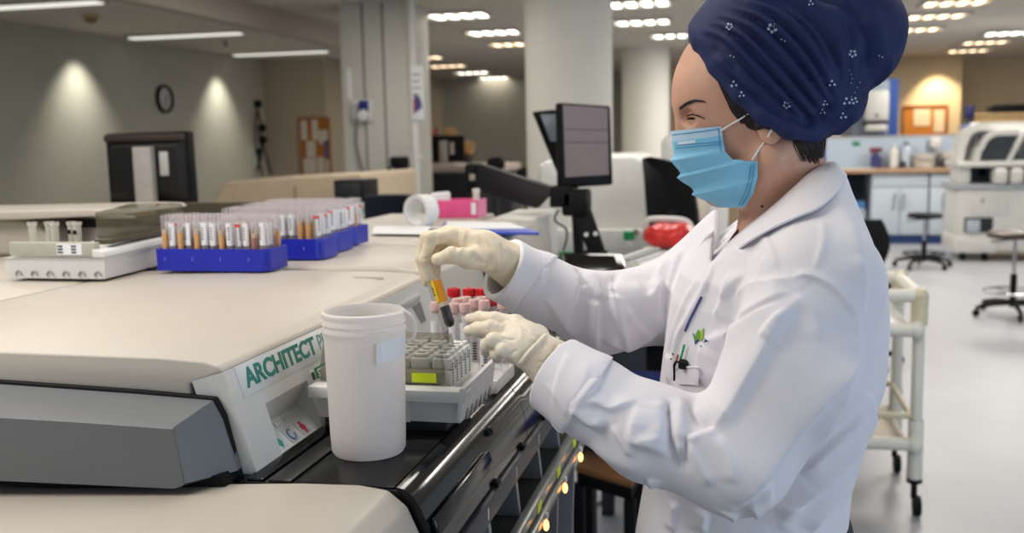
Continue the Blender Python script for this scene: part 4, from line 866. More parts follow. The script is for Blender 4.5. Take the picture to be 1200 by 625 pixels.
for k in range(5):
    t0_, t1_ = .62-.008*k, .60-.008*k
    if k in (0, 2): 
        l0, l1 = S_[0]+(S_[3]-S_[0])*(.66-.09*k), S_[1]+(S_[2]-S_[1])*(.66-.09*k); dz = (S_[3]-S_[0])*.012
        g = G(); g.hexa([l0+nn*.0022, l1+nn*.0022, l1+dz+nn*.0022, l0+dz+nn*.0022, l0+nn*.003, l1+nn*.003, l1+dz+nn*.003, l0+dz+nn*.003]); g.build('text_row', mat('screen_text', (60, 46, 46), .4), scn)
post0 = Yp(676, 222, ym+.08); post1 = Yp(690, 292, ym-.05)
g = G(); q0, q1 = Yp(662, 222, ym+.06), Yp(690, 252, ym+.04); g.box((q0.x, ym-.02, q1.z), (q1.x, ym+.12, q0.z), .012); g.build('mount_block', M_black, am)
e0, e1, e2, e3 = Yp(668, 245, ym), Yp(690, 240, ym), Yp(708, 293, ym-.02), Yp(688, 294, ym-.02)
g = G(); g.hexa([q+Vector((0, .03, 0)) for q in (e0, e1, e2, e3)]+[q for q in (e0, e1, e2, e3)], .006); pst = g.build('post', M_black, am)
for (x, y) in ((687, 275), (698, 274)): q = Yp(x, y, ym-.013); g = G(); g.lathe([(0, 0), (.008, 0), (.008, .003), (0, .003)], q, 12, axis=(0, -1, 0)); g.build('slot', M_white, pst)
q = Yp(698, 294, ym); g = G(); g.lathe([(0, 0), (.042, 0), (.042, max(.02, q.z-1.0205)), (.02, q.z-1.01)], (q.x, ym, 1.0205), 24); g.build('foot', M_black, am)
q0, q1 = Yp(655, 240, ym), Yp(672, 215, ym); g = G(); g.box((Yp(645, 230, ym).x, ym-.02, Yp(645, 243, ym).z), (Yp(670, 230, ym).x, ym+.06, Yp(645, 218, ym).z), .006); g.build('elbow', M_black, am)
b0, b1, b2, b3 = Yp(556, 193, ym+.3), Yp(652, 228, ym+.02), Yp(648, 250, ym+.02), Yp(552, 220, ym+.3)
b0, b1, b2, b3 = Yp(558, 191, ym+.3), Yp(650, 221, ym+.02), Yp(628, 245, ym+.02), Yp(556, 224, ym+.3)
g = G(); g.hexa([q+Vector((0, .07, 0)) for q in (b3, b2, b1, b0)]+[b3, b2, b1, b0], .008); g.build('arm', mat('arm_black', (18, 18, 24), .55), am)
g = G(); c0_, c1_ = Yp(546, 192, ym+.33), Yp(560, 226, ym+.33); g.box((c0_.x, ym+.30, c1_.z), (c1_.x, ym+.42, c0_.z), .012); ah = g.build('arm_head', M_black, am)
q = Yp(553, 208, ym+.29); g = G(); g.box((q.x-.012, ym+.292, q.z-.012), (q.x+.012, ym+.2995, q.z+.012), .003); g.build('pale_mark', mat('pale_beige', (170, 160, 145), .6), ah)
g = G(); g.tube(smoothline([Yp(*q, ym-.0) for q in ((684, 228), (690, 240), (686, 252), (676, 262))]), .004, 6); g.build('lead', M_dark, am)
g = G(); g.tube(smoothline([Yp(*q, ym+.05) for q in ((655, 246), (650, 258), (663, 268), (664, 280), (660, 294))]), .004, 6); g.build('lead', M_dark, am)
# tilted second panel behind the monitor
ys = ym+.22; s0, s1, s2, s3 = Yp(666, 236, ys), Yp(680, 232, ys+.05), Yp(650, 128, ys+.05), Yp(623, 131, ys)
sp2 = thing('tilted_screen', 'second black screen seen edge-on, tilted behind the brown monitor', 'monitor', ((s0.x+s1.x)/2, ys, 1.0205))
g = G(); g.hexa([q+Vector((.0, .03, 0)) for q in (s0, s1, s2, s3)]+[s0, s1, s2, s3], .006); g.build('casing', M_black, sp2)
r0, r1, r2, r3 = Yp(645, 166, ys-.006), Yp(657, 166, ys+.03), Yp(650, 134, ys+.035), Yp(633, 134, ys-.004)
g = G(); g.hexa([q+Vector((0, .004, 0)) for q in (r0, r1, r2, r3)]+[r0, r1, r2, r3], .001); g.build('grey_screen', mat('screen_greyblue', (120, 130, 142), .3), sp2)
q = Yp(674, 236, ys+.02); g = G(); g.tube([(q.x, ys+.04, q.z+.02), (q.x+.01, ys+.04, 1.0205)], .02, 10); g.build('stand', M_black, sp2)
# ------------------------------------------------------------------ big white machine behind the monitor
yw = 4.75
a = Yp(630, 196, yw); b = Yp(758, 182, yw)
wm_ = thing('white_analyzer', 'large white analyzer behind the brown monitor, next to the black chair', 'analyzer', ((a.x+b.x)/2, yw+.4, 0))
xr = Yp(765, 262, yw).x; xl = a.x
g = G(); g.prism([(xl, .9), (xl, a.z-.0), (xl+.03, a.z+.03), (Yp(668, 185, yw).x, b.z+.0), (Yp(742, 182, yw).x, b.z+.004), (Yp(756, 188, yw).x, b.z-.03), (xr-.02, Yp(700, 262, yw).z+.06), (xr, Yp(700, 262, yw).z), (xr, .9)], 'y', yw, yw+.8, .02, 3); g.build('housing', M_white, wm_)
z1 = Yp(700, 266, yw).z
g = G(); g.box((xl-.02, yw-.08, z1-.14), (xr-.005, yw+.0, z1-.006), .01); g.build('front_panel', mat('panel_white', (212, 212, 208), .4), wm_)
q = Yp(745, 272, yw-.08); g = G(); g.lathe([(0, 0), (.014, 0), (.014, .006), (0, .006)], (q.x, yw-.08, q.z), 12, axis=(0, -1, 0)); g.build('button', mat('button_tan', (150, 130, 115), .5), wm_)
g = G(); g.box((xl, yw+.01, .02), (xr-.01, yw+.78, .9), .01); g.build('base', mat('machine_base_grey', (170, 172, 174), .5), wm_)
# black high-backed chair beside it
yb = 4.35
bc = thing('office_chair', 'black office chair with tall curved back left of the masked face', 'chair', (Yp(785, 250, yb).x, yb+.1, 0))
g = G(); R = []
outl = [(752, 186), (760, 184), (775, 187), (795, 192), (806, 206), (812, 225), (816, 250), (817, 275)]
inn = [(752, 186), (753, 195), (754, 205), (755, 218), (756, 232), (757, 245), (758, 258), (759, 275)]
A = [Yp(x, y, yb) for x, y in inn]; B = [Yp(x, y, yb+.12) for x, y in outl]
for k in range(len(A)):
    m_ = (A[k]+B[k])/2+Vector((0, .07, 0)); R.append([A[k], m_, B[k], B[k]+Vector((.01, .05, 0)), m_+Vector((0, .06, 0)), A[k]+Vector((-.005, .05, 0))])
g.rings(R); g.build('backrest', mat('black_cloth', (12, 12, 14), .95, var=.2, scale=60), bc, ang=50)
cx_ = Yp(785, 300, yb).x
g = G(); g.box((cx_-.22, yb-.40, .66), (cx_+.22, yb+.10, .76), .04, 3); g.build('seat', mat('black_cloth', (12, 12, 14), .95), bc)
g = G(); g.box((cx_-.03, yb+.06, .68), (cx_+.03, yb+.16, A[-1].z+.1), .01); g.build('back_bar', M_black, bc)
g = G(); g.lathe([(.03, .08), (.03, .42), (.018, .42), (.018, .66)], (cx_, yb-.14, 0), 14); g.build('gas_lift', M_black, bc)
for k in range(5):
    an_ = 2*math.pi*k/5; ex, ey = cx_+.28*math.cos(an_), yb-.14+.28*math.sin(an_); g = G(); g.tube([(cx_, yb-.14, .1), (ex, ey, .062)], .018); lg = g.build('foot', M_black, bc); g = G(); g.ball((ex, ey, .028), .027, 10, 8); g.build('caster', M_black, lg)
# pale arm/panel pieces right of the chair: a cream instrument end
yk = 5.4; a = Yp(812, 226, yk); b = Yp(832, 262, yk)
ci = thing('cream_instrument', 'small cream instrument end between black chair and face mask', 'instrument', ((a.x+b.x)/2, yk+.1, 0))
g = G(); g.box((a.x-.05, yk, b.z), (b.x, yk+.25, a.z), .03, 3); g.build('housing', M_ivory, ci)
g = G(); g.box((a.x-.04, yk+.02, 0), (b.x-.01, yk+.23, b.z), .01); g.build('stand', M_dark, ci)
# white rounded machine piece above the chair top
yk2 = 6.2; a = Yp(774, 158, yk2); b = Yp(800, 192, yk2)
cr = thing('white_instrument', 'white rounded instrument showing between chair top and face', 'instrument', ((a.x+b.x)/2, yk2+.1, 0))
g = G(); g.box((a.x, yk2, b.z-.1), (b.x+.3, yk2+.3, a.z), .06, 4); g.build('housing', M_white, cr)
g = G(); g.box((a.x+.03, yk2+.03, 0), (b.x+.27, yk2+.27, b.z-.1), .01); g.build('base', M_white, cr)
# red bag in a wire-handled tray
q0, q1 = Yp(756, 291, 3.75), Yp(812, 264, 3.75)
M_bag = mat('red_bag', (206, 44, 40), .3, var=.2, scale=18, bump=.5, bscale=25)
f = lambda P: smin(smin(ell(P, ((q0.x+q1.x)/2, 3.8, (q0.z+q1.z)/2-.0), (.095, .08, .042)), ell(P, (q1.x-.05, 3.8, q1.z-.045), (.06, .06, .042)), .03), ell(P, (q0.x+.05, 3.8, q0.z+.045), (.055, .07, .04)), .03)
v, fc = nets(f, np.arange(q0.x-.05, q1.x+.06, .006), np.arange(3.68, 3.92, .006), np.arange(q0.z-.06, q1.z+.06, .006))
v = np.array([p+np.array(noise.noise_vector(Vector(p)*22))*.009+np.array(noise.noise_vector(Vector(p)*60))*.003 for p in v])
g = G(); g.add(v.tolist(), [tuple(int(i) for i in q) for q in fc]); rb = tag(g.build('red_bag', M_bag, None, ang=80), 'crumpled red plastic bag behind the woman\'s collar', 'bag')
zb_ = float(v[:, 2].min())
tb = thing('wire_tray', 'white tray with a rounded handle holding the red bag', 'tray', ((q0.x+q1.x)/2, 3.8, 1.0205))
g = G(); g.box((q0.x-.02, 3.70, 1.0205), (q1.x+.03, 3.90, zb_-.001), .006); g.build('tray_base', M_white, tb)
g = G(); g.tube(smoothline([Yp(*q, 3.93) for q in ((757, 270), (757, 262), (763, 257), (790, 257), (803, 259), (810, 266), (813, 280), (814, 292))]), .012, 10); g.build('handle', M_white, tb)
# ------------------------------------------------------------------ far desk with a second monitor
yd = 10.8; a = Yp(494, 194, yd); b = Yp(562, 201, yd)
fd = thing('office_desk', 'far desk with a dark monitor, right of the square column', 'desk', ((a.x+b.x)/2, yd+.4, 0))
g = G(); g.box((a.x-.3, yd, b.z), (b.x+.3, yd+.8, a.z), .01); g.build('desktop', mat('desk_beige', (196, 180, 166), .5), fd)
for x in (a.x-.28, b.x+.24): g = G(); g.box((x, yd+.02, 0), (x+.04, yd+.78, b.z), .005); g.build('side_panel', M_dark, fd)
g = G(); g.box((a.x-.24, yd+.5, .2), (b.x+.24, yd+.53, b.z), .004); g.build('modesty_panel', mat('desk_dark', (40, 40, 46), .6), fd)
c0_, c1_ = Yp(500, 159, yd+.3), Yp(544, 190, yd+.3)
fm = thing('computer_monitor', 'far dark monitor seen from behind on the far desk', 'monitor', ((c0_.x+c1_.x)/2, yd+.35, a.z+.001))
g = G(); g.box((c0_.x, yd+.30, c1_.z), (c1_.x, yd+.36, c0_.z), .015); g.build('casing', M_black, fm)
q0, q1 = Yp(515, 165, yd+.27), Yp(524, 190, yd+.27); g = G(); g.box((q0.x, yd+.25, a.z+.001), (q1.x, yd+.30, q0.z), .006); g.build('stand_pole', mat('pole_grey', (176, 170, 165), .4), fm)
g = G(); g.box((q0.x-.1, yd+.2, a.z+.001), (q1.x+.1, yd+.45, a.z+.02), .005); g.build('stand_foot', mat('pole_grey', (176, 170, 165), .4), fm)
q0, q1 = Yp(527, 167, yd+.29), Yp(532, 181, yd+.29); g = G(); g.box((q0.x, yd+.292, q1.z), (q1.x, yd+.299, q0.z), .002); g.build('white_sticker', mat('sticker_dim', (190, 188, 182), .6), fm)
for (px, py, h, m_, lab) in ((506, 155, .12, mat('red_flower', (170, 60, 50), .6), 'red ornament above the far dark monitor'), (527, 154, .12, mat('amber_flower', (180, 140, 80), .6), 'amber dried plant above the far dark monitor'), (549, 172, .16, mat('amber_flower', (180, 140, 80), .6), 'amber dried plant right of the far dark monitor')):
    q = Yp(px, py, yd+.6); t = thing('dried_plant', lab, 'plant', (q.x, yd+.6, a.z+.001)); g = G(); g.lathe([(0, 0), (.05, 0), (.06, .1), (.05, .1)], (q.x, yd+.6, a.z+.001), 14); g.build('pot', M_dark, t)
    for k in range(9):
        an_ = 2*math.pi*k/9; g = G(); g.tube([(q.x, yd+.6, a.z+.09), (q.x+.03*math.cos(an_), yd+.6+.03*math.sin(an_), (q.z+a.z)/2), (q.x+.06*math.cos(an_), yd+.6+.06*math.sin(an_), q.z+h*.4*math.sin(k*2.1))], [.006, .008, .022], 6); g.build('stem', m_, t)
# chairs and dark things in front of the far desk
for (px, py, pw, lab) in ((520, 222, .30, 'dark office chair before the far desk, left of the black arm'),):
    q = Yp(px, 200, yd-.5); t = thing('office_chair', lab, 'chair', (q.x, yd-.4, 0))
    zt_ = q.z-.02; g = G(); g.box((q.x-pw, yd-.46, zt_-.5), (q.x+pw, yd-.38, zt_), .05, 3); g.build('backrest', mat('charcoal_cloth', (36, 37, 46), .9), t)
    g = G(); g.box((q.x-.24, yd-.9, .44), (q.x+.24, yd-.42, .52), .03); g.build('seat', mat('charcoal_cloth', (36, 37, 46), .9), t)
    g = G(); g.box((q.x-.03, yd-.44, .46), (q.x+.03, yd-.37, zt_-.4), .01); g.build('back_bar', M_black, t)
    g = G(); g.lathe([(.03, .06), (.03, .44)], (q.x, yd-.65, 0), 12); g.build('gas_lift', M_black, t)
    for k in range(5): an_ = 2*math.pi*k/5+.3; g = G(); g.tube([(q.x, yd-.65, .09), (q.x+.28*math.cos(an_), yd-.65+.28*math.sin(an_), .03)], .025); g.build('foot', M_black, t)
# small unidentified dark objects right of the arm top
for (px, py, s_, lab) in ((581, 192, .07, 'small round dark knob-shaped object just behind the black arm'), (617, 205, .08, 'small dark knob-shaped object between black arm and tilted screen')):
    q = Yp(px, py, 9.0); t = thing('dark_object', lab, 'object', (q.x, 9.0, 0)); g = G(); g.ball((q.x, 9.0, q.z), (s_*1.3, s_, s_), 16, 10); g.build('head', M_black, t)
    g = G(); g.lathe([(.10, 0), (.10, .02), (.02, .03), (.02, q.z-s_*.7)], (q.x, 9.0, 0), 16); g.build('stand', M_dark, t)
q0, q1 = Yp(556, 205, 9.3), Yp(600, 232, 9.3); dk = thing('dark_cabinet', 'low dark cabinet behind the black arm', 'cabinet', ((q0.x+q1.x)/2, 9.5, 0))
g = G(); g.box((q0.x, 9.3, .05), (q1.x, 9.7, q0.z), .01); g.build('carcass', M_dark, dk); g = G(); g.box((q0.x+.02, 9.29, .1), ((q0.x+q1.x)/2-.005, 9.3, q0.z-.03), .003); g.build('door', M_dark, dk); g = G(); g.box(((q0.x+q1.x)/2+.005, 9.29, .1), (q1.x-.02, 9.3, q0.z-.03), .003); g.build('door', M_dark, dk)
g = G(); g.box((q0.x, 9.3, 0), (q1.x, 9.7, .05)); g.build('plinth', M_black, dk)
# ------------------------------------------------------------------ low wooden stool under the arm
x0, x1, y0, y1 = Zp(672, 540, .46).x, Zp(742, 560, .46).x, 2.7, 3.0
ys0 = Zp(676, 555, .45).y
a, b, c, d = [Zp(x, y, .45) for x, y in ((674, 546), (741, 566), (752, 540), (686, 528))]
ws = thing('wooden_stool', 'low stool with wooden top and black legs under the near sleeve', 'stool', ((a.x+c.x)/2, (a.y+c.y)/2, 0))
g = G(); g.hexa([q-Vector((0, 0, .022)) for q in (a, b, c, d)]+[a, b, c, d], .005); g.build('seat', mat('stool_wood', (150, 104, 66), .5, var=.15, scale=14), ws)
g = G(); ce = (a+b+c+d)/4; g.hexa([ce+(q-ce)*.96-Vector((0, 0, .062)) for q in (a, b, c, d)]+[ce+(q-ce)*.96-Vector((0, 0, .0225)) for q in (a, b, c, d)], .003); g.build('apron', M_black, ws)
for q in (a, b, c, d): q = ce+(q-ce)*.90; g = G(); g.box((q.x-.018, q.y-.018, 0), (q.x+.018, q.y+.018, .39), .003); g.build('leg', M_black, ws)
g = G(); g.tube(smoothline([Zp(*q, .012) for q in ((655, 612), (672, 604), (695, 594), (712, 582), (716, 560), (712, 545))]), .006, 6); tag(g.build('floor_cable', M_black, None), 'thin black cable snaking over the floor behind the stool', 'cable')
# dark blue chair seen under the far sleeve
q0, q1 = Yp(704, 402, 2.75), Yp(778, 470, 2.75)
dc = thing('office_chair', 'dark chair with a deep blue seat seen between the two sleeves', 'chair', ((q0.x+q1.x)/2, 2.7, 0))
g = G(); zc = Yp(740, 425, 2.6).z; xc = (q0.x+q1.x)/2+.06
g.box((xc-.19, 2.42, zc-.12), (xc+.19, 2.78, zc-.06), .025, 3); g.build('seat', mat('deep_blue_cloth', (14, 30, 96), .9), dc)
g = G(); g.box((xc-.17, 2.80, zc+.0), (xc+.17, 2.85, zc+.14), .03, 3); g.build('backrest', mat('olive_cloth', (52, 52, 44), .9), dc)
g = G(); g.box((xc-.03, 2.84, zc-.08), (xc+.03, 2.88, zc+.12), .008); g.build('back_bar', M_black, dc)
g = G(); g.lathe([(.03, .07), (.03, .4), (.018, .4), (.018, zc-.09)], (xc, 2.62, 0), 14); g.build('gas_lift', M_black, dc)
for k in range(5):
    an_ = 2*math.pi*k/5+.6; ex, ey = xc+.22*math.cos(an_), 2.62+.22*math.sin(an_); g = G(); g.tube([(xc, 2.62, .09), (ex, ey, .06)], .016); lg = g.build('foot', M_black, dc); g = G(); g.ball((ex, ey, .028), .027, 10, 8); g.build('caster', M_black, lg)
# ================================================================== RIGHT SIDE: bench unit, cupboards, stools, instrument, trolley
yB = 14.4
M_unit = mat('unit_bluegrey', (186, 196, 206), .45, var=.03); M_plinth = mat('plinth_blue', (40, 66, 120), .5)
a = Yp(968, 201, yB-.35); b = Yp(1122, 199, yB-.35)
bt = thing('bench_worktop', 'long worktop with wood edge along the right back bench', 'worktop', ((a.x+b.x)/2, yB, .86))
zt_ = a.z+.02
g = G(); g.box((a.x-.35, yB-.38, zt_-.05), (b.x+.2, yB+.5, zt_), .006); g.build('top', M_wood, bt)
g = G(); g.box((a.x-.3, yB-.30, zt_+.0005), (Yp(1022, 199, yB).x, yB+.3, zt_+.006), .002); g.build('pale_mat', M_white, bt)
x0 = Yp(1021, 240, yB-.3).x; xm1, xm2, x1 = Yp(1056, 240, yB-.3).x, Yp(1088, 240, yB-.3).x, b.x+.15
def cupboard(x0, x1, lab, nd):
    t = thing('base_cabinet', lab, 'cabinet', ((x0+x1)/2, yB, 0)); g = G(); g.box((x0, yB-.30, .12), (x1, yB+.48, zt_-.052), .004); g.build('carcass', M_unit, t)
    g = G(); g.box((x0, yB-.26, 0), (x1, yB+.46, .12)); g.build('plinth', M_plinth, t)
    w_ = (x1-x0)/nd
    for k in range(nd):
        g = G(); g.box((x0+k*w_+.006, yB-.322, .135), (x0+(k+1)*w_-.006, yB-.301, zt_-.25), .003); d = g.build('door', M_unit, t)
        hx = x0+(k+1)*w_-.06 if k == 0 else x0+k*w_+.05
        g = G(); g.tube([(hx, yB-.323, zt_-.52), (hx, yB-.36, zt_-.51), (hx, yB-.36, zt_-.33), (hx, yB-.323, zt_-.32)], .012, 8); g.build('handle', M_chrome, d)
    g = G(); g.box((x0+.006, yB-.322, zt_-.24), (x1-.006, yB-.301, zt_-.06), .003); g.build('drawer', M_unit, t)
cupboard(x0, xm2-.01, 'blue-grey base cabinet with two doors behind the far stool', 2)
cupboard(xm2+.01, x1, 'blue-grey base cabinet beside the white instrument', 2)
# open bay left of it with packs
xb0 = a.x-.1
ob = thing('open_shelf_bay', 'dark open bay under the worktop with a pale pack inside', 'shelf', ((xb0+x0)/2, yB, 0))
g = G(); g.box((xb0, yB+.40, 0), (x0-.01, yB+.45, zt_-.052)); g.build('back_panel', mat('bay_dark', (52, 60, 70), .7), ob)
g = G(); g.box((xb0-.03, yB-.28, 0), (xb0, yB+.45, zt_-.052)); g.build('side_panel', M_unit, ob)
g = G(); g.box((xb0, yB-.28, .12), (x0-.01, yB+.40, .15)); g.build('shelf', mat('bay_dark', (52, 60, 70), .7), ob)
q0, q1 = Yp(992, 236, yB-.1), Yp(1019, 255, yB-.1); pkx = thing('paper_pack', 'pale blue and white pack in the open bay under the worktop', 'pack', ((q0.x+q1.x)/2, yB, .151))
g = G(); g.box((q0.x-.15, yB-.1, .151), (q1.x-.05, yB+.2, q0.z-.10), .01); g.build('wrapper', mat('pack_white', (190, 205, 214), .5), pkx)
g = G(); g.box((q0.x-.14, yB-.104, q0.z-.0995), (q1.x-.06, yB+.19, q0.z), .01); g.build('blue_top', mat('pack_blue', (90, 150, 205), .5), pkx)
# splash screen behind the worktop
a2 = Yp(968, 163, yB+.25); b2 = Yp(1122, 158, yB+.25)
ss = thing('bench_screen', 'pale grey-blue splash screen standing on the back worktop', 'screen panel', ((a2.x+b2.x)/2, yB+.25, zt_+.001))
g = G(); g.box((a2.x, yB+.22, zt_+.007), (b2.x+.15, yB+.26, a2.z), .01); g.build('panel', mat('screen_panel', (176, 190, 206), .5), ss)
g = G(); g.box((a2.x, yB+.215, a2.z+.0005), (b2.x+.15, yB+.40, a2.z+.03), .004); g.build('cap_ledge', mat('ledge_grey', (170, 172, 172), .5), ss)
q0, q1 = Yp(999, 166, yB+.2), Yp(1008, 171, yB+.2); g = G(); g.box((q0.x, yB+.212, q1.z), (q1.x, yB+.2195, q0.z), .002); g.build('green_sign', mat('sign_green', (0, 130, 90), .5), ss)
# things on the worktop
def bottle(name, lab, px, py0, py1, r, m_, m_cap, y, capn='cap', shape='bottle'):
    top = Yp(px, py0, y); x = top.x; z0 = zt_+.0075; H_ = top.z-z0; t = thing(name, lab, 'bottle', (x, y, z0)); c = (x, y, z0)
    if shape == 'spray':
        g = G(); g.lathe([(0, 0), (r, 0), (r, H_*.55), (r*.4, H_*.68), (r*.4, H_*.75)], c, 16); g.build('bottle_body', m_, t)
        g = G(); g.box((x-.09, y-.03, z0+H_*.76), (x+.08, y+.03, z0+H_), .02); g.box((x-.06, y-.012, z0+H_*.6), (x-.04, y+.012, z0+H_*.76), .004); g.build('spray_head', m_cap, t)
    elif shape == 'cup':
        g = G(); g.lathe([(0, 0), (r*.85, 0), (r, H_-.02), (r*1.06, H_-.02), (r*1.06, H_), (r*.94, H_), (r*.8, .03), (0, .03)], c, 20); g.build('bucket_body', m_, t); g = G(); g.tube([(x-r, y-.01, z0+H_*.9), (x-r*.7, y-r*1.1, z0+H_*.6), (x+r*.7, y-r*1.1, z0+H_*.6), (x+r, y-.01, z0+H_*.9)], .008, 6); g.build('handle', M_chrome, t)
    else:
        g = G(); g.lathe([(0, 0), (r, 0), (r, H_*.7), (r*.45, H_*.8), (r*.45, H_*.86)], c, 16); g.build('bottle_body', m_, t); g = G(); g.lathe([(r*.5, H_*.86), (r*.5, H_), (0, H_)], c, 12); g.build(capn, m_cap, t)
    return t
ym_ = yB+.05
bottle('spray_bottle', 'dark spray bottle with a red and black head on the back worktop', 1027, 173, 196, .07, mat('navy_bottle', (60, 60, 110), .4), mat('maroon_head', (110, 36, 60), .4), ym_, shape='spray')
bottle('wash_bottle', 'tall white bottle on the back worktop, middle one', 1048, 169, 197, .06, M_white, M_white, ym_)
bottle('wash_bottle', 'clear bottle beside the tall white bottle on the back worktop', 1062, 166, 196, .07, mat('pale_clear', (190, 204, 215), .3), mat('cap_grey', (110, 125, 125), .5), ym_+.05)
bottle('small_bucket', 'white bucket-shaped tub on the back worktop below the soap dispenser', 1083, 180, 197, .15, mat('tub_white', (205, 202, 196), .5), None, ym_, shape='cup')
bottle('small_bucket', 'white tub on the back worktop beside the white instrument', 1113, 177, 197, .14, mat('tub_white', (205, 202, 196), .5), None, ym_, shape='cup')
bottle('squeeze_bottle', 'small dark bottle lying low on the back worktop', 1058, 189, 197, .05, M_dark, M_dark, ym_-.12)
bottle('squeeze_bottle', 'small dark bottle between the two white tubs', 1105, 186, 197, .045, M_dark, M_dark, ym_-.27)
q0, q1 = Yp(1089, 161, yB+.2), Yp(1101, 176, yB+.2); sd = thing('soap_dispenser', 'white soap dispenser on the splash screen', 'soap dispenser', ((q0.x+q1.x)/2, yB+.15, q1.z))
g = G(); g.box((q0.x, yB+.10, q1.z+.04), (q1.x, yB+.215, q0.z), .025, 3); g.build('housing', M_white, sd); g = G(); g.box((q0.x+.03, yB+.09, q1.z), (q1.x-.03, yB+.2, q1.z+.038), .01); g.build('lever', mat('pale_grey', (170, 172, 170), .5), sd)
# blue board with towel dispenser behind
yP = 16.2; q0, q1 = Yp(962, 95, yP), Yp(1052, 160, yP)
bl = thing('partition_board', 'blue partition board with a grey panel behind the headscarf', 'partition', ((q0.x+q1.x)/2, yP, 0))
g = G(); g.box((q0.x, yP, 0), (q1.x, yP+.06, q0.z), .01); g.build('board', M_blue, bl)
r0, r1 = Yp(955, 95, yP), Yp(1041, 150, yP); g = G(); g.box((q0.x+.01, yP-.02, r1.z-.1), (r1.x, yP-.001, q0.z-.02), .005); g.build('grey_panel', mat('panel_bluegrey', (150, 164, 180), .5), bl)
q0, q1 = Yp(1012, 107, yP-.1), Yp(1040, 154, yP-.1); td = thing('towel_dispenser', 'white paper towel dispenser on the blue board by the headscarf bun', 'towel dispenser', ((q0.x+q1.x)/2, yP-.1, q1.z))
g = G(); g.box((q0.x, yP-.25, q1.z+.15), (q1.x, yP-.021, q0.z), .05, 3); g.build('housing', M_white, td)
g = G(); g.box((q0.x+.01, yP-.24, q1.z+.11), (q1.x-.01, yP-.022, q1.z+.148), .005); g.build('outlet_slot', M_dark, td)
g = G(); g.box((q0.x+.02, yP-.24, q1.z), (q1.x-.02, yP-.022, q1.z+.108), .03, 3); g.build('tray', M_white, td)
g = G(); c = Vector(((q0.x+q1.x)/2, yP-.252, q1.z+.24)); g.lathe([(0, 0), (.03, 0), (.03, .004), (0, .004)], c, 14, axis=(0, -1, 0)); g.build('emblem', mat('emblem_grey', (120, 124, 134), .5), td)
# clutter next to the headscarf, left end of the back bench
for (px, py0, wd, m_, lab, nm, ct_) in ((979, 142, .07, mat('rose_box', (196, 160, 150), .6), 'pinkish box on the screen ledge close to the headscarf', 'box', 'box'), (993, 146, .07, mat('dark_blob', (90, 84, 90), .6), 'dark small box on the screen ledge right of the pinkish box', 'box', 'box')):
    q = Yp(px, py0, yB+.31); z0 = a2.z+.031; g = G(); g.box((q.x-wd, yB+.25, z0), (q.x+wd, yB+.38, max(q.z, z0+.06)), .01); bxx = g.build(nm, m_, None); tag(bxx, lab, ct_)
    h = G(); h.box((q.x-wd*1.03, yB+.245, max(q.z, z0+.06)-.02), (q.x+wd*1.03, yB+.385, max(q.z, z0+.06)+.006), .004); h.build('lid', m_, bxx)
# ------------------------------------------------------------------ lab stools
def stool(x, y, zs, lab, m_seat, ringz=.2, rr=.17, chromering=False, rz=.3):
    t = thing('lab_stool', lab, 'stool', (x, y, 0)); c = (x, y, 0)
    g = G(); g.lathe([(0, zs-.05), (rr, zs-.05), (rr+.012, zs-.035), (rr+.012, zs-.015), (rr-.01, zs), (0, zs+.004)], c, 32); g.build('seat', m_seat, t)
    g = G(); g.lathe([(0, zs-.06), (.10, zs-.06), (.10, zs-.051), (0, zs-.051)], c, 20); g.tube([(x, y, zs-.062), (x-.12, y-.03, zs-.075), (x-.19, y-.05, zs-.08)], .007, 8); g.build('lever', M_dark, t)
    g = G(); g.lathe([(.014, ringz+.10), (.014, zs-.06)], c, 14); g.build('piston', M_chrome, t)
    g = G(); g.lathe([(.026, .07), (.026, ringz+.14), (.014, ringz+.141)], c, 16); g.build('column', M_black, t)
    g = G(); g.tube([(x+.215*math.cos(2*math.pi*k/36), y+.215*math.sin(2*math.pi*k/36), ringz) for k in range(36)], .011, 8, loop=True)
    for k in range(4): an_ = math.pi*k/2+.5; g.tube([(x+.02*math.cos(an_), y+.02*math.sin(an_), ringz-.02), (x+.215*math.cos(an_), y+.215*math.sin(an_), ringz)], .008, 6)
    g.build('foot_ring', M_chrome if chromering else M_black, t)
    for k in range(5):
        an_ = 2*math.pi*k/5+rz; ex, ey = x+.30*math.cos(an_), y+.30*math.sin(an_); mx_, my_ = x+.18*math.cos(an_), y+.18*math.sin(an_)
        g = G(); g.tube([(x, y, .11), (mx_, my_, .10), (ex, ey, .072)], [.024, .02, .016], 8); lg = g.build('foot', M_black, t)
        h = G(); h.lathe([(0, -.012), (.028, -.012), (.03, 0), (.028, .012), (0, .012)], (ex, ey, .031), 16, axis=(-math.sin(an_), math.cos(an_), 0)); h.tube([(ex, ey, .07), (ex+.012, ey, .031)], .008, 6); h.build('caster', M_black, lg)
    return t
p = Zp(1082, 314, 0); stool(p.x, p.y, Yp(1085, 250, p.y).z, 'black lab stool farther back, in front of the blue-grey cabinet', M_black, .16)
p = Zp(1186, 370, 0); stool(p.x, p.y, Yp(1186, 271, p.y).z, 'lab stool with brownish seat and chrome ring, at the right frame edge', mat('seat_brown', (66, 54, 48), .4), .20, .2, True, .9)
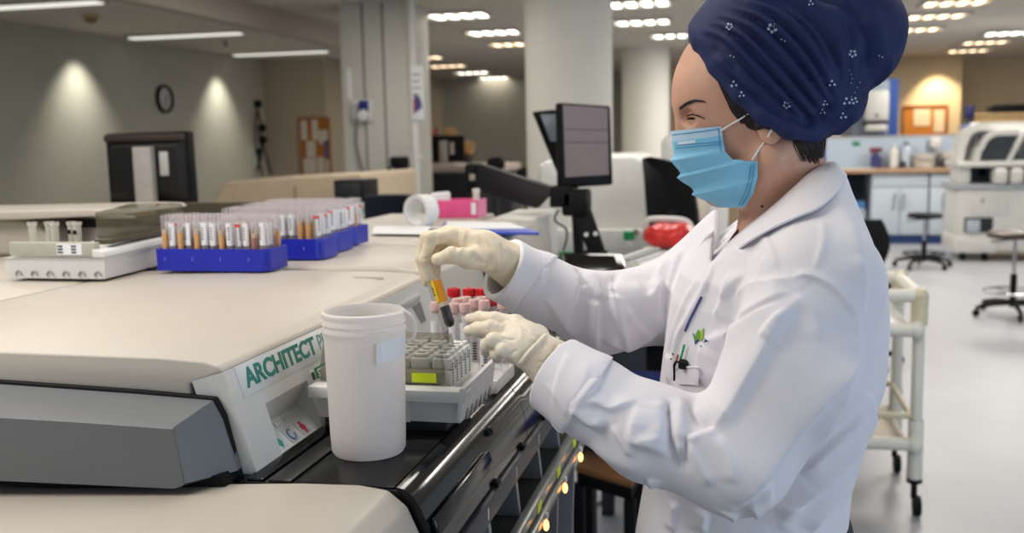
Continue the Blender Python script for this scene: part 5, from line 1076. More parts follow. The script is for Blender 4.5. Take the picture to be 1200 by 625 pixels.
# ------------------------------------------------------------------ white instrument at the right
yI = 12.3
def IP(px, py, y=yI): return Yp(px, py, y)
it = thing('laboratory_instrument', 'tall white instrument with glazed hood at the right frame edge', 'instrument', (IP(1180, 330).x, yI+.5, 0))
xl = IP(1120, 240).x; xr = xl+1.5
ztab = IP(1120, 218).z; zhood = IP(1150, 145).z; zbase = IP(1120, 190).z
g = G(); g.box((xl-.02, yI-.03, ztab-.05), (xr, yI+.8, ztab+.02), .015, 3); g.build('table_edge', mat('table_grey', (176, 182, 188), .45), it)
g = G(); g.box((xl+.02, yI, ztab-.75), (xr, yI+.8, ztab-.05), .01); cab_ = g.build('cabinet', M_white, it)
g = G(); q0, q1 = IP(1130, 255), IP(1152, 273); g.box((q0.x, yI-.004, q1.z), (q1.x+.1, yI-.0005, q0.z), .002); g.build('open_niche', M_dark, cab_)
g = G(); q0, q1 = IP(1133, 258, yI-.03), IP(1148, 272, yI-.03); g.box((q0.x, yI-.05, q1.z), (q1.x, yI-.0045, q0.z), .006); g.build('niche_tray', M_unit, cab_)
g = G(); g.box((IP(1136, 240).x, yI-.012, IP(1136, 253).z), (IP(1181, 240).x, yI-.0005, IP(1136, 229).z), .004); dr_ = g.build('drawer', M_white, cab_)
g = G(); q = IP(1152, 234, yI-.02); g.box((q.x-.02, yI-.03, q.z-.04), (q.x+.01, yI-.0125, q.z+.02), .006); g.build('latch', mat('pale_grey', (170, 172, 170), .5), dr_)
g = G(); g.box((xl+.0, yI-.06, .10), (IP(1166, 300).x, yI+.78, IP(1120, 278).z), .012); g.build('lower_box', M_white, it)
g = G(); g.box((IP(1170, 300).x, yI-.02, .10), (xr, yI+.78, ztab-.76), .012); g.build('lower_box', mat('ivory_white', (214, 210, 196), .45), it)
for x in (xl+.1, IP(1166, 300).x-.1, xr-.1): g = G(); g.box((x-.03, yI+.02, 0), (x+.03, yI+.1, .10), .01); g.build('foot', M_black, it)
# hood: curved white rib arches with glass between
def arch(x, w_): 
    pts = [(yI+.02, zbase-.02), (yI+.03, zbase+.12), (yI+.10, zhood-.16), (yI+.22, zhood-.05), (yI+.42, zhood), (yI+.8, zhood)]
    R = []
    for k, (yy, zz) in enumerate(pts):
        R.append([(x, yy, zz), (x+w_, yy, zz), (x+w_, yy+.09, zz-.07 if k > 1 else zz), (x, yy+.09, zz-.07 if k > 1 else zz)])
    g = G(); g.rings(R); return g
xs_ = (xl, IP(1186, 170).x)
# front view arches: broad rounded white frame
def frontarch(px0, px1, py0, py1, y, th, name, m_):
    a, b = IP(px0, py1, y), IP(px1, py0, y); x0, x1, z0, z1 = a.x, b.x, a.z, b.z; r = .22; P = [(x0, z0), (x0+.03, z0+(z1-z0)*.45)]
    for k in range(8): an_ = math.pi-.15-k*(math.pi/2-.15)/7; P.append((x0+.05+r+r*math.cos(an_), z1-r+r*math.sin(an_)))
    P += [(x1, z1)]
    g = G(); R = []
    for i, (x, z) in enumerate(P):
        t = Vector((P[min(i+1, len(P)-1)][0]-P[max(i-1, 0)][0], P[min(i+1, len(P)-1)][1]-P[max(i-1, 0)][1])).normalized(); n = Vector((t.y, -t.x))
        R.append([(x, y, z), (x+n.x*th, y, z+n.y*th), (x+n.x*th, y+.30, z+n.y*th), (x, y+.30, z)])
    g.rings(R); return g.build(name, m_, it)
frontarch(1119, 1230, 142, 190, yI+.02, .09, 'hood_frame', M_white)
frontarch(1141, 1196, 152, 189, yI-.06, .06, 'window_frame', M_white)
g = G(); g.hexa([(IP(1178, 189).x, yI-.06, zbase), (IP(1184, 189).x, yI-.06, zbase), (IP(1184, 189).x, yI+.1, zbase), (IP(1178, 189).x, yI+.1, zbase), (IP(1196, 152).x, yI-.06, IP(1196, 152).z), (IP(1203, 152).x, yI-.06, IP(1196, 152).z), (IP(1203, 152).x, yI+.1, IP(1196, 152).z), (IP(1196, 152).x, yI+.1, IP(1196, 152).z)], .008); g.build('window_pillar', M_white, it)
g = G(); q0, q1 = IP(1146, 157, yI), IP(1192, 187, yI); g.box((q0.x, yI-.02, q1.z), (q1.x, yI-.014, q0.z)); g.build('glass_pane', clearmat('hood_glass', (70, 78, 84), .55, .05), it)
g = G(); q0, q1 = IP(1126, 148, yI+.5), IP(1230, 189, yI+.5); g.box((q0.x, yI+.55, q1.z), (q1.x, yI+.6, q0.z)); g.build('inner_back', mat('inner_grey', (120, 120, 118), .6), it)
g = G(); q0, q1 = IP(1133, 146, yI+.1), IP(1230, 152, yI+.1); g.box((q0.x, yI+.08, q1.z), (q1.x, yI+.5, q0.z), .01); g.build('blue_top_strip', mat('hood_blue', (86, 116, 180), .35), it)
g = G(); g.box((xl-.01, yI-.08, zbase-.06), (xr, yI+.7, zbase), .015, 3); g.build('hood_sill', M_white, it)
g = G(); g.box((xl+.04, yI+.02, ztab+.02), (IP(1138, 200).x, yI+.6, zbase-.06), .01); g.build('pillar', M_white, it)
g = G(); g.box((IP(1138, 200).x, yI+.45, ztab+.02), (xr, yI+.5, zbase-.06)); g.build('bay_back', mat('bay_blue_dark', (66, 76, 92), .5), it)
g = G(); q0, q1 = IP(1157, 200), IP(1165, 208); g.box((q0.x, yI+.40, q1.z), (q1.x, yI+.449, q0.z), .006); g.build('bay_display', M_black, it)
for (p0, p1) in ((1165, 1181), (1185, 1200)):
    q0, q1 = IP(p0, 197, yI-.08), IP(p1, 217, yI-.08); g = G(); g.box((q0.x, yI-.10, ztab+.021), (q1.x, yI+.12, q0.z), .04, 3); g.build('drum', M_white, it)
# casters/black leads below: stool-like base cluttering the floor
# printer / shelf items behind the instrument
yS = 15.6; q0, q1 = Yp(1146, 128, yS), Yp(1215, 140, yS)
sh = thing('storage_shelf', 'tan topped storage cabinet behind the white instrument', 'cabinet', ((q0.x+q1.x)/2, yS+.2, 0))
g = G(); g.box((q0.x, yS, 0), (q1.x+.5, yS+.5, q0.z-.10), .01); g.build('carcass', mat('tan_cabinet', (196, 166, 116), .6), sh); g = G(); g.box((q0.x-.02, yS-.02, q0.z-.0995), (q1.x+.5, yS+.5, q0.z-.06), .006); g.build('top', mat('tan_cabinet_top', (206, 176, 126), .6), sh)
q0, q1 = Yp(1133, 124, yS-.3), Yp(1142, 138, yS-.3); bx_ = thing('blue_bin', 'dark blue bin on a stand behind the white instrument', 'bin', ((q0.x+q1.x)/2, yS-.2, 0))
g = G(); g.box((q0.x, yS-.3, q1.z), (q1.x, yS-.1, q0.z), .01); g.build('bin_body', mat('bin_navy', (34, 40, 96), .5), bx_); g = G(); g.box((q0.x, yS-.28, 0), (q1.x, yS-.12, q1.z-.001), .01); g.build('stand', M_dark, bx_)
q0, q1 = Yp(1168, 133, yS-.25), Yp(1215, 139, yS-.25); pr = thing('printer', 'black flat printer on the tan cabinet at the right edge', 'printer', ((q0.x+q1.x)/2, yS+.2, Yp(1180, 128, yS).z-.055))
z0 = Yp(1146, 128, yS).z-.0595; g = G(); g.box((q0.x, yS+.02, z0), (q1.x+.3, yS+.4, z0+.10), .01); g.build('housing', M_black, pr); g = G(); g.box((q0.x+.05, yS+.05, z0+.1005), (q1.x+.25, yS+.35, z0+.12), .006); g.build('paper_tray', M_dark, pr)
# ------------------------------------------------------------------ white pipe trolley
c0 = Zp(1070, 604, 0); xT, yT = c0.x, c0.y
M_pvc = mat('pvc_white', (226, 224, 214), .35, var=.02); M_pvcy = mat('pvc_yellowed', (216, 206, 178), .4)
tt = thing('pipe_trolley', 'white pipe-frame trolley on casters behind the lab coat', 'trolley', (xT-.25, yT+.2, 0))
ztop = Yp(1066, 347, yT).z; zmid = Yp(1060, 385, yT).z; zlow = Yp(1056, 518, yT).z
xL_, yF = xT-.62, yT+.52; rp_ = .026
posts = [(xT, yT), (xT, yF), (xL_, yT), (xL_, yF)]
for (x, y) in posts:
    g = G(); g.lathe([(rp_*.85, .17), (rp_*.85, ztop)], (x, y, 0), 18, cap=True); g.lathe([(rp_, .15), (rp_*1.12, .16), (rp_*1.12, .38), (rp_, .385)], (x, y, 0), 18); ps = g.build('post', M_pvc, tt)
    h = G(); h.ball((x, y, ztop), rp_*1.3, 16, 10); h.lathe([(rp_*1.2, ztop-.11), (rp_*1.2, ztop)], (x, y, 0), 18, cap=True); h.build('elbow_joint', M_pvcy, ps)
    h = G(); h.lathe([(.012, .07), (.012, .15), (.03, .15), (.03, .135)], (x, y, 0), 14); h.tube([(x, y, .085), (x+.02, y, .04)], .012, 8); h.lathe([(0, -.014), (.038, -.014), (.04, 0), (.038, .014), (0, .014)], (x+.012, y, .0405), 18, axis=(1, 0, 0)); h.build('caster', M_black, ps)
def pipe(a, b, r, m_=M_pvc, name='rail'): g = G(); g.tube([a, b], r, 14); return g.build(name, m_, tt)
for y in (yT, yF): pipe((xL_, y, ztop), (xT, y, ztop), rp_)
pipe((xT, yT, ztop), (xT, yF, ztop), rp_*.9); pipe((xL_, yT, ztop), (xL_, yF, ztop), rp_*.9)
for y in (yT-.03,): pipe((xL_, y, zmid), (xT-.02, y, zmid), .028); g = G(); g.ball((xT-.015, y, zmid), .034, 14, 10); g.build('end_cap', M_pvc, tt)
g = G(); g.box((xL_, yT-.0, zmid-.02), (xT-.03, yF, zmid+.02), .01); g.build('top_shelf', M_white, tt)
pipe((xL_, yT-.03, zlow), (xT-.02, yT-.03, zlow), .026); g = G(); g.ball((xT-.01, yT-.03, zlow), .034, 14, 10); g.build('end_cap', M_pvc, tt)
g = G(); g.box((xL_, yT, zlow-.015), (xT-.03, yF, zlow+.01), .006); g.build('lower_shelf', mat('shelf_beige', (200, 186, 168), .5), tt)
zr = Yp(1050, 487, yT).z; zr2 = Yp(1050, 455, yT+.5).z
pipe((xL_, yT, zr), (xT-.02, yT, zr), .013, M_pvcy, 'guard_rail'); pipe((xL_, yF, zr), (xT-.02, yF, zr), .013, M_pvcy, 'guard_rail'); pipe((xT-.02, yT, zr), (xT-.02, yF, zr), .013, M_pvcy, 'guard_rail')
# black chair behind the coat
yk = 6.4; q = Yp(1012, 262, yk)
ck = thing('office_chair', 'black chair back showing just behind the lab coat shoulder', 'chair', (q.x, yk+.2, 0))
g = G(); R = []
for k in range(9):
    u = k/8; zz = q.z-.36*u+.02; wd = .11+.05*math.sin(math.pi*min(1, u*1.2)); R.append([(q.x-wd, yk+.02, zz), (q.x, yk-.02, zz), (q.x+wd, yk+.02, zz), (q.x+wd, yk+.07, zz), (q.x, yk+.05, zz), (q.x-wd, yk+.07, zz)])
g.rings(R); g.build('backrest', mat('black_cloth', (12, 12, 14), .95), ck)
g = G(); g.box((q.x-.22, yk+.05, .48), (q.x+.2, yk+.5, .56), .03, 3); g.build('seat', mat('black_cloth', (12, 12, 14), .95), ck)
g = G(); g.box((q.x-.03, yk+.05, .5), (q.x+.03, yk+.09, q.z-.3), .01); g.build('back_bar', M_black, ck)
g = G(); g.lathe([(.03, .07), (.03, .48)], (q.x, yk+.28, 0), 14); g.build('gas_lift', M_black, ck)
for k in range(5):
    an_ = 2*math.pi*k/5+.2; ex, ey = q.x+.29*math.cos(an_), yk+.28+.29*math.sin(an_); g = G(); g.tube([(q.x, yk+.28, .1), (ex, ey, .06)], .018); lg = g.build('foot', M_black, ck); g = G(); g.ball((ex, ey, .028), .027, 10, 8); g.build('caster', M_black, lg)
# ================================================================== THE PERSON AT THE ANALYZER
W = Yp
YC = 1.37
M_skin = mat('skin', (206, 158, 134), .48, var=.05, scale=40, sub=.12, bump=.06, bscale=900)
M_coat = mat('lab_coat_cotton', (230, 227, 233), .78, var=.012, scale=20, bump=.08, bscale=700)
M_scarf = mat('navy_scarf', (17, 33, 80), .72, var=.10, scale=18, bump=.12, bscale=800)
M_mask1 = mat('mask_blue', (126, 190, 222), .75, var=.03, scale=60, bump=.1, bscale=900)
M_mask2 = mat('mask_pale', (176, 206, 228), .75, var=.03, scale=60)
M_hair = mat('dark_hair', (40, 30, 28), .5, var=.2, scale=200)
M_glove = mat('latex_glove', (232, 220, 200), .42, var=.03, scale=60, sub=.12, bump=.2, bscale=130)
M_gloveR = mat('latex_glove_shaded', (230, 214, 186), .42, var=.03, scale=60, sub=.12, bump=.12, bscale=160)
def mir(P, yc):
    Q = P.copy(); Q[..., 1] = yc-np.abs(P[..., 1]-yc); return Q
HX = W(893, 98, YC)
EYEC = W(818, 137, YC-.031)
def f_head(P):
    Q = mir(P, YC)
    d = ell(P, W(893, 98, YC), (.114, .077, .100))
    d = smin(d, ell(P, W(859, 160, YC), (.066, .053, .086)), .03)
    d = smin(d, ell(P, W(836, 112, YC), (.049, .060, .050)), .02)          # forehead
    d = smin(d, chain(Q, [W(902, 188, YC-.050), W(868, 218, YC-.034), W(842, 226, YC-.008)], [.019, .018, .016], .01), .03)
    d = smin(d, cap(P, W(801, 131, YC), W(800, 157, YC), .0062, .0105), .009)
    d = smin(d, cap(Q, W(799, 121, YC-.010), W(822, 121, YC-.044), .0075, .007), .012)
    d = smin(d, ell(Q, W(838, 166, YC-.031), (.028, .019, .024)), .02)
    d = smax(d, -ell(Q, W(806, 137, YC-.037), (.0125, .014, .0095)), .012)
    lid = np.linalg.norm(Q-A3(EYEC), axis=-1)-.0138
    lid = smax(lid, -ell(Q, EYEC+Vector((-.0085, -.0098, -.0022)), (.010, .007, .0012)), .0010)
    d = smin(d, lid, .004)
    d = smin(d, smin(ell(P, W(806, 184, YC), (.006, .020, .005)), ell(P, W(808, 193, YC), (.006, .018, .005)), .004), .008)
    ear = smax(ell(Q, W(906, 140, YC-.076), (.019, .009, .031), roty(.2)), -ell(Q, W(903, 138, YC-.086), (.011, .006, .018), roty(.2)), .004)
    d = smin(d, ear, .006)
    return d
def f_neck(P):
    Q = mir(P, YC)
    d = chain(P, [W(917, 175, YC), W(926, 255, 1.383), W(930, 310, 1.388)], [.050, .0535, .062], .02)
    d = smin(d, chain(Q, [W(908, 185, YC-.052), W(882, 262, YC-.026)], [.012, .013], .01), .02)
    return d
def f_body(P):
    d = smin(f_head(P), f_neck(P), .022)
    q = P.copy(); q[..., 1] = (P[..., 1]-1.385)*.74+1.385
    t = chain(q, [W(925, 335, 1.385), W(905, 450, 1.385), W(885, 560, 1.385), Vector((.035, 1.385, .92))], [.085, .10, .10, .105], .05)
    d = smin(d, t, .05)
    d = smin(d, chain(P, [W(950, 320, 1.21), W(868, 540, 1.135), W(700, 475, 1.16), W(660, 438, 1.179)], [.05, .04, .033, .020], .02), .03)
    d = smin(d, chain(P, [W(880, 310, 1.55), W(792, 355, 1.49), W(700, 365, 1.42), W(634, 332, 1.356)], [.05, .04, .033, .020], .02), .03)
    Q = mir(P, 1.385)
    return smin(d, chain(Q, [(.035, 1.30, .90), (.035, 1.30, .50), (.05, 1.30, .10), (-.09, 1.29, .045)], [.085, .055, .036, .032], .03), .04)
def axis_(segs):
    out = []
    for a, b, h in segs: out += list(np.arange(a, b, h))
    return np.array(out)
hx0, hx1 = W(776, 120, YC).x, W(985, 120, YC).x
v, fc = nets(f_body, axis_([(-.34, hx0, .012), (hx0, .035, .0019), (.035, hx1+.02, .004), (hx1+.02, .20, .012)]), axis_([(1.08, 1.275, .011), (1.275, 1.345, .0019), (1.345, 1.47, .004), (1.47, 1.66, .011)]),
             axis_([(0.005, 1.2, .014), (1.2, 1.40, .007), (1.40, 1.56, .0019), (1.56, 1.70, .006)]))
BV_body = tree(v, fc)
g = G(); g.add(v.tolist(), [tuple(int(i) for i in q) for q in fc])
FEET = Vector((.03, 1.385, 0))
pe = g.build('person', M_skin, None, ang=80, origin=FEET)
tag(pe, 'woman in white lab coat, navy headscarf and blue mask holding a tube in gloved hands', 'person')
# eye, lashes, brow
g = G(); g.ball(EYEC, .0127, 24, 16); ey = g.build('eye', mat('eye_white', (206, 196, 188), .2), pe)
dr = Vector((-.74, -.62, -.25)).normalized()
g = G(); R = []
for k in range(6):
    a = .50*k/5; R.append([EYEC+dr*math.cos(a)*.0129+(dr.orthogonal().normalized()*math.cos(t)+dr.cross(dr.orthogonal().normalized())*math.sin(t))*math.sin(a)*.0129 for t in [2*math.pi*j/16 for j in range(16)]])
g.rings(R[::-1], cap=False); g.build('iris', mat('dark_iris', (38, 24, 18), .15), ey)
def on(bv, px, py, off=0):
    h, n = hit(bv, px, py)
    if h is None: return None
    if n.dot(ray(px, py)) > 0: n = -n
    return h+n*off
def hairs(name, bv, lines, r, m, parent, off=.0006, jit=1.0, n=5, rnd=random.Random(3), count=14):
    g = G()
    for (A, B, cnt) in lines:
        for k in range(cnt):
            u = (k+rnd.random())/cnt
            pts = []
            for (qa, qb) in zip(A, B): pts.append((qa[0]*(1-u)+qb[0]*u+rnd.uniform(-jit, jit), qa[1]*(1-u)+qb[1]*u+rnd.uniform(-jit, jit)))
            P = [on(bv, q.x, q.y, off+rnd.uniform(0, .0012)) for q in smoothline([(a, b, 0) for a, b in pts], 3)]
            P = [p for p in P if p is not None]
            if len(P) > 2:
                # drop jumps
                Q = [P[0]]
                for p in P[1:]:
                    if (p-Q[-1]).length < .02: Q.append(p)
                if len(Q) > 2: g.tube(Q, [r*(1-.75*i/(len(Q)-1)) for i in range(len(Q))], n)
    return g.build(name, m, parent, ang=80) if g.v else None
hairs('eyebrow', BV_body, [([(797, 126), (803, 121), (812, 117)], [(798, 127.5), (805, 123.2), (814, 118.6)], 16), ([(806, 120), (814, 117), (824, 118)], [(808, 122), (818, 119), (828, 120)], 20)], .0006, M_hair, pe, jit=.6)
hairs('eyelashes', BV_body, [([(806, 135.5), (812, 133.5), (819, 135), (826, 138.5)], [(806, 136.5), (812, 134.8), (819, 136), (827, 139.5)], 8), ([(807, 137.5), (805, 139), (804, 140.5)], [(816, 138.5), (813.5, 140), (812, 141)], 9)], .00055, M_hair, pe, jit=.4)
g = G(); p = on(BV_body, 893, 242, .0002)
if p: g.ball(p, .0019, 10, 8); g.build('mole', mat('mole_brown', (80, 50, 40), .5), pe)
# ------------------------------------------------------------------ trousers and shoes (below the coat)
Q_ = lambda P: mir(P, 1.385)
v, fc = nets(lambda P: smin(chain(Q_(P), [(.035, 1.30, .90), (.035, 1.30, .50), (.05, 1.30, .12)], [.100, .075, .06], .03), ell(P, (.035, 1.385, .93), (.12, .165, .12)), .04), np.arange(-.12, .2, .014), np.arange(1.18, 1.60, .014), np.arange(.03, 1.08, .014))
g = G(); g.add(v.tolist(), [tuple(int(i) for i in q) for q in fc]); g.build('trousers', mat('dark_trousers', (40, 42, 52), .85), pe, ang=80)
for s_ in (-1, 1):
    y = 1.385+.09*s_; v, fc = nets(lambda P: smax(smin(ell(P, (-.06, y, .05), (.13, .048, .05)), cap(P, (.055, y, .06), (.05, y, .13), .05, .048), .03), .004-P[..., 2], .004), np.arange(-.21, .13, .008), np.arange(y-.07, y+.07, .008), np.arange(-.01, .2, .008))
    g = G(); g.add(v.tolist(), [tuple(int(i) for i in q) for q in fc]); g.build('shoe', mat('black_shoe', (24, 24, 26), .4), pe, ang=80)
# ------------------------------------------------------------------ lab coat
ST = [(196, 925, 988, .075), (222, 895, 997, .10), (250, 862, 1008, .135), (280, 824, 1020, .170), (315, 798, 1033, .190), (345, 788, 1039, .192), (380, 783, 1040, .186), (440, 775, 1036, .176),
      (500, 769, 1016, .166), (560, 757, 997, .164), (625, 746, 990, .172), (720, 735, 1000, .20), (900, 728, 1020, .22)]
YT = 1.385
sz = []; sx = []; sa = []; sy = []
for py, fx_, bx_, ay in ST:
    a, b = W(fx_, py, YT), W(bx_, py, YT); sz.append((a.z+b.z)/2); sx.append((a.x+b.x)/2); sa.append((b.x-a.x)/2); sy.append(ay)
sz, sx, sa, sy = [np.array(q[::-1], dtype=np.float32) for q in (sz, sx, sa, sy)]
zhem = .60
NS = [W(958, 334, 1.208), W(926, 435, 1.168), W(862, 538, 1.138), W(760, 507, 1.147), W(692, 466, 1.160), W(654, 441, 1.176), W(604, 412, 1.19)]
NR = [.078, .074, .062, .055, .047, .0405, .040]
FS = [W(868, 305, 1.545), W(792, 352, 1.49), W(705, 368, 1.42), W(632, 338, 1.362), W(591, 316, 1.328), W(548, 294, 1.29)]
FR = [.085, .063, .056, .0435, .037, .037]
def plane(P, p, n): return (P-A3(p))@A3(Vector(n).normalized())
NEND, NDIR = W(651, 439, 1.177), (NS[5]-NS[4])
FEND, FDIR = W(590, 315, 1.328), (FS[4]-FS[3])
u_ = W(968, 190, 1.345)-W(838, 300, 1.345); CUTN = Vector((-u_.z, 0, u_.x))
def f_sleeves(P):
    a = smax(chain(P, NS, NR, .02), plane(P, NEND, NDIR), .004)
    a = smax(a, -chain(P, [NS[4]*.35+NS[5]*.65, NS[6]], [.038, .036], .01), .003)
    b = smax(chain(P, FS, FR, .02), plane(P, FEND, FDIR), .004)
    b = smax(b, -chain(P, [FS[3]*.35+FS[4]*.65, FS[5]], [.035, .0335], .01), .003)
    return a, b
def f_coat(P):
    z = P[..., 2]; xc = np.interp(z, sz, sx); ax = np.interp(z, sz, sa); ay = np.interp(z, sz, sy)
    e = 2.25
    d = (np.power(np.power(np.abs((P[..., 0]-xc)/ax), e)+np.power(np.abs((P[..., 1]-YT)/ay), e), 1/e)-1)*np.minimum(ax, ay)
    d = smax(d, z-W(960, 193, YT).z, .02)
    tr_ = np.minimum(chain(P, [W(948, 250, 1.320), W(955, 300, 1.245), NS[0]], [.036, .055, .065], .03), chain(P, [W(925, 240, 1.435), W(905, 285, 1.52), FS[0]], [.040, .062, .07], .03))
    d = smin(d, tr_, .04)
    hem = zhem
    d = smax(d, hem-z, .004)
    d = smax(d, -smax(d+.009, z-.90, .01), .003)
    a, b = f_sleeves(P)
    d = smin(d, b, .022); d = smin(d, a, .009)
    # neck opening and V
    d = smax(d, -np.maximum(-plane(P, W(898, 249, 1.32), CUTN), W(836, 300, 1.36).x-P[..., 0]), .005)
    d = smax(d, -chain(P, [W(900, 130, YC), W(922, 235, 1.383), W(918, 285, 1.385)], [.060, .060, .035], .01), .006)
    d = smax(d, -chain(P, [W(868, 215, 1.378), W(848, 268, 1.375), W(826, 306, 1.365)], [.055, .040, .008], .01), .006)
    return d
v, fc = nets(f_coat, np.arange(-.31, .235, .0029), axis_([(1.05, 1.28, .0027), (1.28, 1.40, .0045), (1.40, 1.68, .0055)]), axis_([(.58, .94, .014), (.94, 1.52, .0029)]))
# folds: pixels seen in the photograph, depth (m, + groove, - ridge), width (m)
FOLDS = [
 # near sleeve
 ([(705, 442), (690, 460), (679, 474), (668, 498)], .0045, .014, -1), ([(673, 478), (684, 490), (697, 497), (714, 496)], .0055, .016, 1), ([(680, 474), (698, 472), (718, 480), (746, 468)], .004, .012, 1),
 ([(747, 478), (742, 500), (743, 517), (760, 522), (789, 533)], .006, .020, 1), ([(745, 515), (768, 514), (787, 512)], .0022, .008, -1), ([(784, 470), (785, 490), (787, 520), (797, 554)], .008, .006), ([(773, 470), (776, 490), (778, 515)], -.003, .012),
 ([(797, 468), (796, 500), (799, 540)], -.005, .008), ([(806, 512), (803, 530), (800, 552)], .006, .006), ([(814, 466), (810, 480), (820, 496), (836, 503)], .006, .007), ([(802, 518), (820, 511), (838, 504)], .005, .016, -1),
 ([(836, 502), (856, 484), (882, 440), (914, 385), (938, 345)], .007, .030, 1), ([(806, 518), (822, 545), (838, 568)], .003, .014, -1), ([(843, 510), (858, 540), (862, 566)], .0025, .016, -1), ([(690, 520), (720, 540), (760, 556)], -.002, .012), ([(716, 500), (730, 520), (738, 535)], .003, .012, 1),
 ([(655, 408), (640, 440), (634, 488)], .0016, .008, 1), ([(668, 420), (662, 440), (655, 470)], -.0015, .010),
 # sleeve back edge over the torso and the drapes behind it
 ([(1004, 395), (994, 431), (968, 462), (938, 496), (908, 540), (886, 569), (864, 592)], .009, .024, -1), ([(998, 428), (986, 470), (972, 492), (940, 548)], .006, .014, -1), ([(1024, 395), (1014, 448), (977, 492), (940, 530), (905, 570)], .009, .018, -1),
 ([(1022, 462), (1006, 504), (966, 556), (914, 608)], .011, .022, -1), ([(1010, 482), (970, 521), (937, 554)], .005, .014, 1), ([(1008, 510), (994, 545), (962, 598), (950, 624)], .008, .020, -1), ([(901, 566), (900, 595), (899, 624)], .004, .012, -1), ([(880, 590), (885, 605), (888, 624)], .005, .012, 1), ([(930, 590), (924, 606), (918, 624)], -.003, .012),
 ([(862, 600), (860, 612), (858, 624)], .005, .012, -1), ([(828, 600), (826, 612), (825, 624)], .004, .014, -1), ([(795, 590), (792, 606), (790, 624)], .005, .014, -1),
 # shoulder, yoke, chest
 ([(929, 326), (950, 324), (978, 339), (1004, 372)], .0032, .007, 1), ([(1004, 372), (1004, 395), (1000, 415)], .002, .012, -1), ([(862, 356), (876, 335), (903, 330), (929, 326)], .0035, .014, -1), ([(864, 377), (893, 360), (925, 343)], .0045, .018, 1), ([(826, 402), (848, 392), (876, 380), (928, 352)], .0055, .022, -1),
 ([(826, 402), (822, 420), (823, 440), (830, 458)], .005, .018, 1), ([(962, 258), (964, 281), (955, 315)], .0022, .006, 1), ([(1004, 300), (1014, 332), (1008, 372)], .002, .022, -1), ([(985, 240), (1003, 285), (1012, 325)], -.0025, .014), ([(935, 345), (955, 370), (960, 400)], .002, .020, -1), ([(924, 365), (905, 388), (896, 400)], .003, .012, 1), ([(890, 270), (905, 292), (912, 315)], .002, .014, -1), ([(895, 300), (890, 320), (886, 330)], .002, .010, 1),
 ([(838, 308), (828, 338), (808, 376), (796, 400), (788, 450)], .0038, .012, -1), ([(824, 320), (806, 352), (793, 384), (783, 420), (776, 462)], -.003, .008), ([(856, 318), (848, 350), (838, 372)], .004, .014, 1), ([(874, 322), (858, 338), (848, 352)], .003, .012, -1), ([(786, 415), (784, 440), (782, 462)], -.003, .010), ([(762, 560), (760, 590), (757, 624)], .004, .010, 1),
 # far sleeve
 ([(640, 311), (632, 335), (606, 357)], .0036, .010, -1), ([(680, 312), (672, 346), (660, 381)], .006, .016, -1), ([(676, 314), (681, 325), (684, 336)], .006, .007), ([(700, 352), (698, 375), (702, 420)], .006, .015, -1), ([(724, 316), (719, 332), (718, 350)], .006, .008), ([(719, 326), (716, 348), (726, 387), (734, 412)], .006, .014, 1), ([(690, 318), (700, 335), (706, 352)], -.004, .010),
 ([(744, 330), (757, 349), (776, 328)], .005, .014, -1), ([(706, 397), (736, 406), (776, 386)], .005, .014, 1), ([(768, 330), (770, 355), (778, 385)], .004, .014, -1), ([(800, 292), (790, 322), (786, 345)], .004, .014, -1), ([(780, 303), (770, 325), (762, 340)], .004, .014, 1), ([(822, 282), (808, 305), (802, 325)], .003, .012, -1), ([(640, 350), (655, 372), (672, 394)], .004, .012, 1), ([(735, 360), (745, 380), (758, 392)], .003, .012, -1),
]
v = strokes(v, fc, [(q[0], q[1]*1.65)+tuple(q[2:]) for q in FOLDS])
N_ = vnormals(v, fc)
wob = np.array([noise.noise(Vector(p)*11)*.0012+noise.noise(Vector(p)*38)*.0003 for p in v]); v = v+N_*wob[:, None]
BV_coat = tree(v, fc)
g = G(); g.add(v.tolist(), [tuple(int(i) for i in q) for q in fc]); coat = g.build('lab_coat', M_coat, pe, ang=80)
# turned-back cuffs as shells over the sleeve ends
def cuff(pts, rads, endp, endn, foldp, foldn, inner, ri, name):
    f = lambda P: smax(smax(smax(chain(P, pts, [q+.0038 for q in rads], .02), plane(P, endp, endn), .002), plane(P, foldp, foldn), .0012), -chain(P, inner, ri, .01), .0015)
    lo, hi = bounds_([endp, foldp], .068); v, fc = nets(f, np.arange(lo[0], hi[0], .0026), np.arange(lo[1], hi[1], .0026), np.arange(lo[2], hi[2], .0026))
    v = strokes(v, fc, CUFFS); g = G(); g.add(v.tolist(), [tuple(int(i) for i in q) for q in fc]); g.build(name, M_coat, coat, ang=50)
def bounds_(P, m): a = np.array([tuple(p) for p in P]); return a.min(0)-m, a.max(0)+m
CUFFS = [([(668, 412), (655, 440), (648, 480)], .0022, .012, 1), ([(690, 425), (684, 450), (668, 478)], .002, .014, -1), ([(640, 450), (655, 470), (664, 490)], .002, .010, 1), ([(630, 300), (625, 325), (608, 345)], .0016, .012, -1), ([(620, 330), (600, 345), (598, 350)], .0012, .008, 1)]
cuff(NS[3:], NR[3:], NEND+NDIR.normalized()*.002, NDIR, W(686, 469, 1.12), Vector((53, 0, -35)), [NS[3], NS[4], NS[6]], [.0515, .0435, .0365], 'cuff')
cuff(FS[2:], FR[2:], FEND+FDIR.normalized()*.002, FDIR, W(623, 334, 1.30), Vector((46, 0, -34)), [FS[2], FS[3], FS[5]], [.052, .040, .0335], 'cuff')
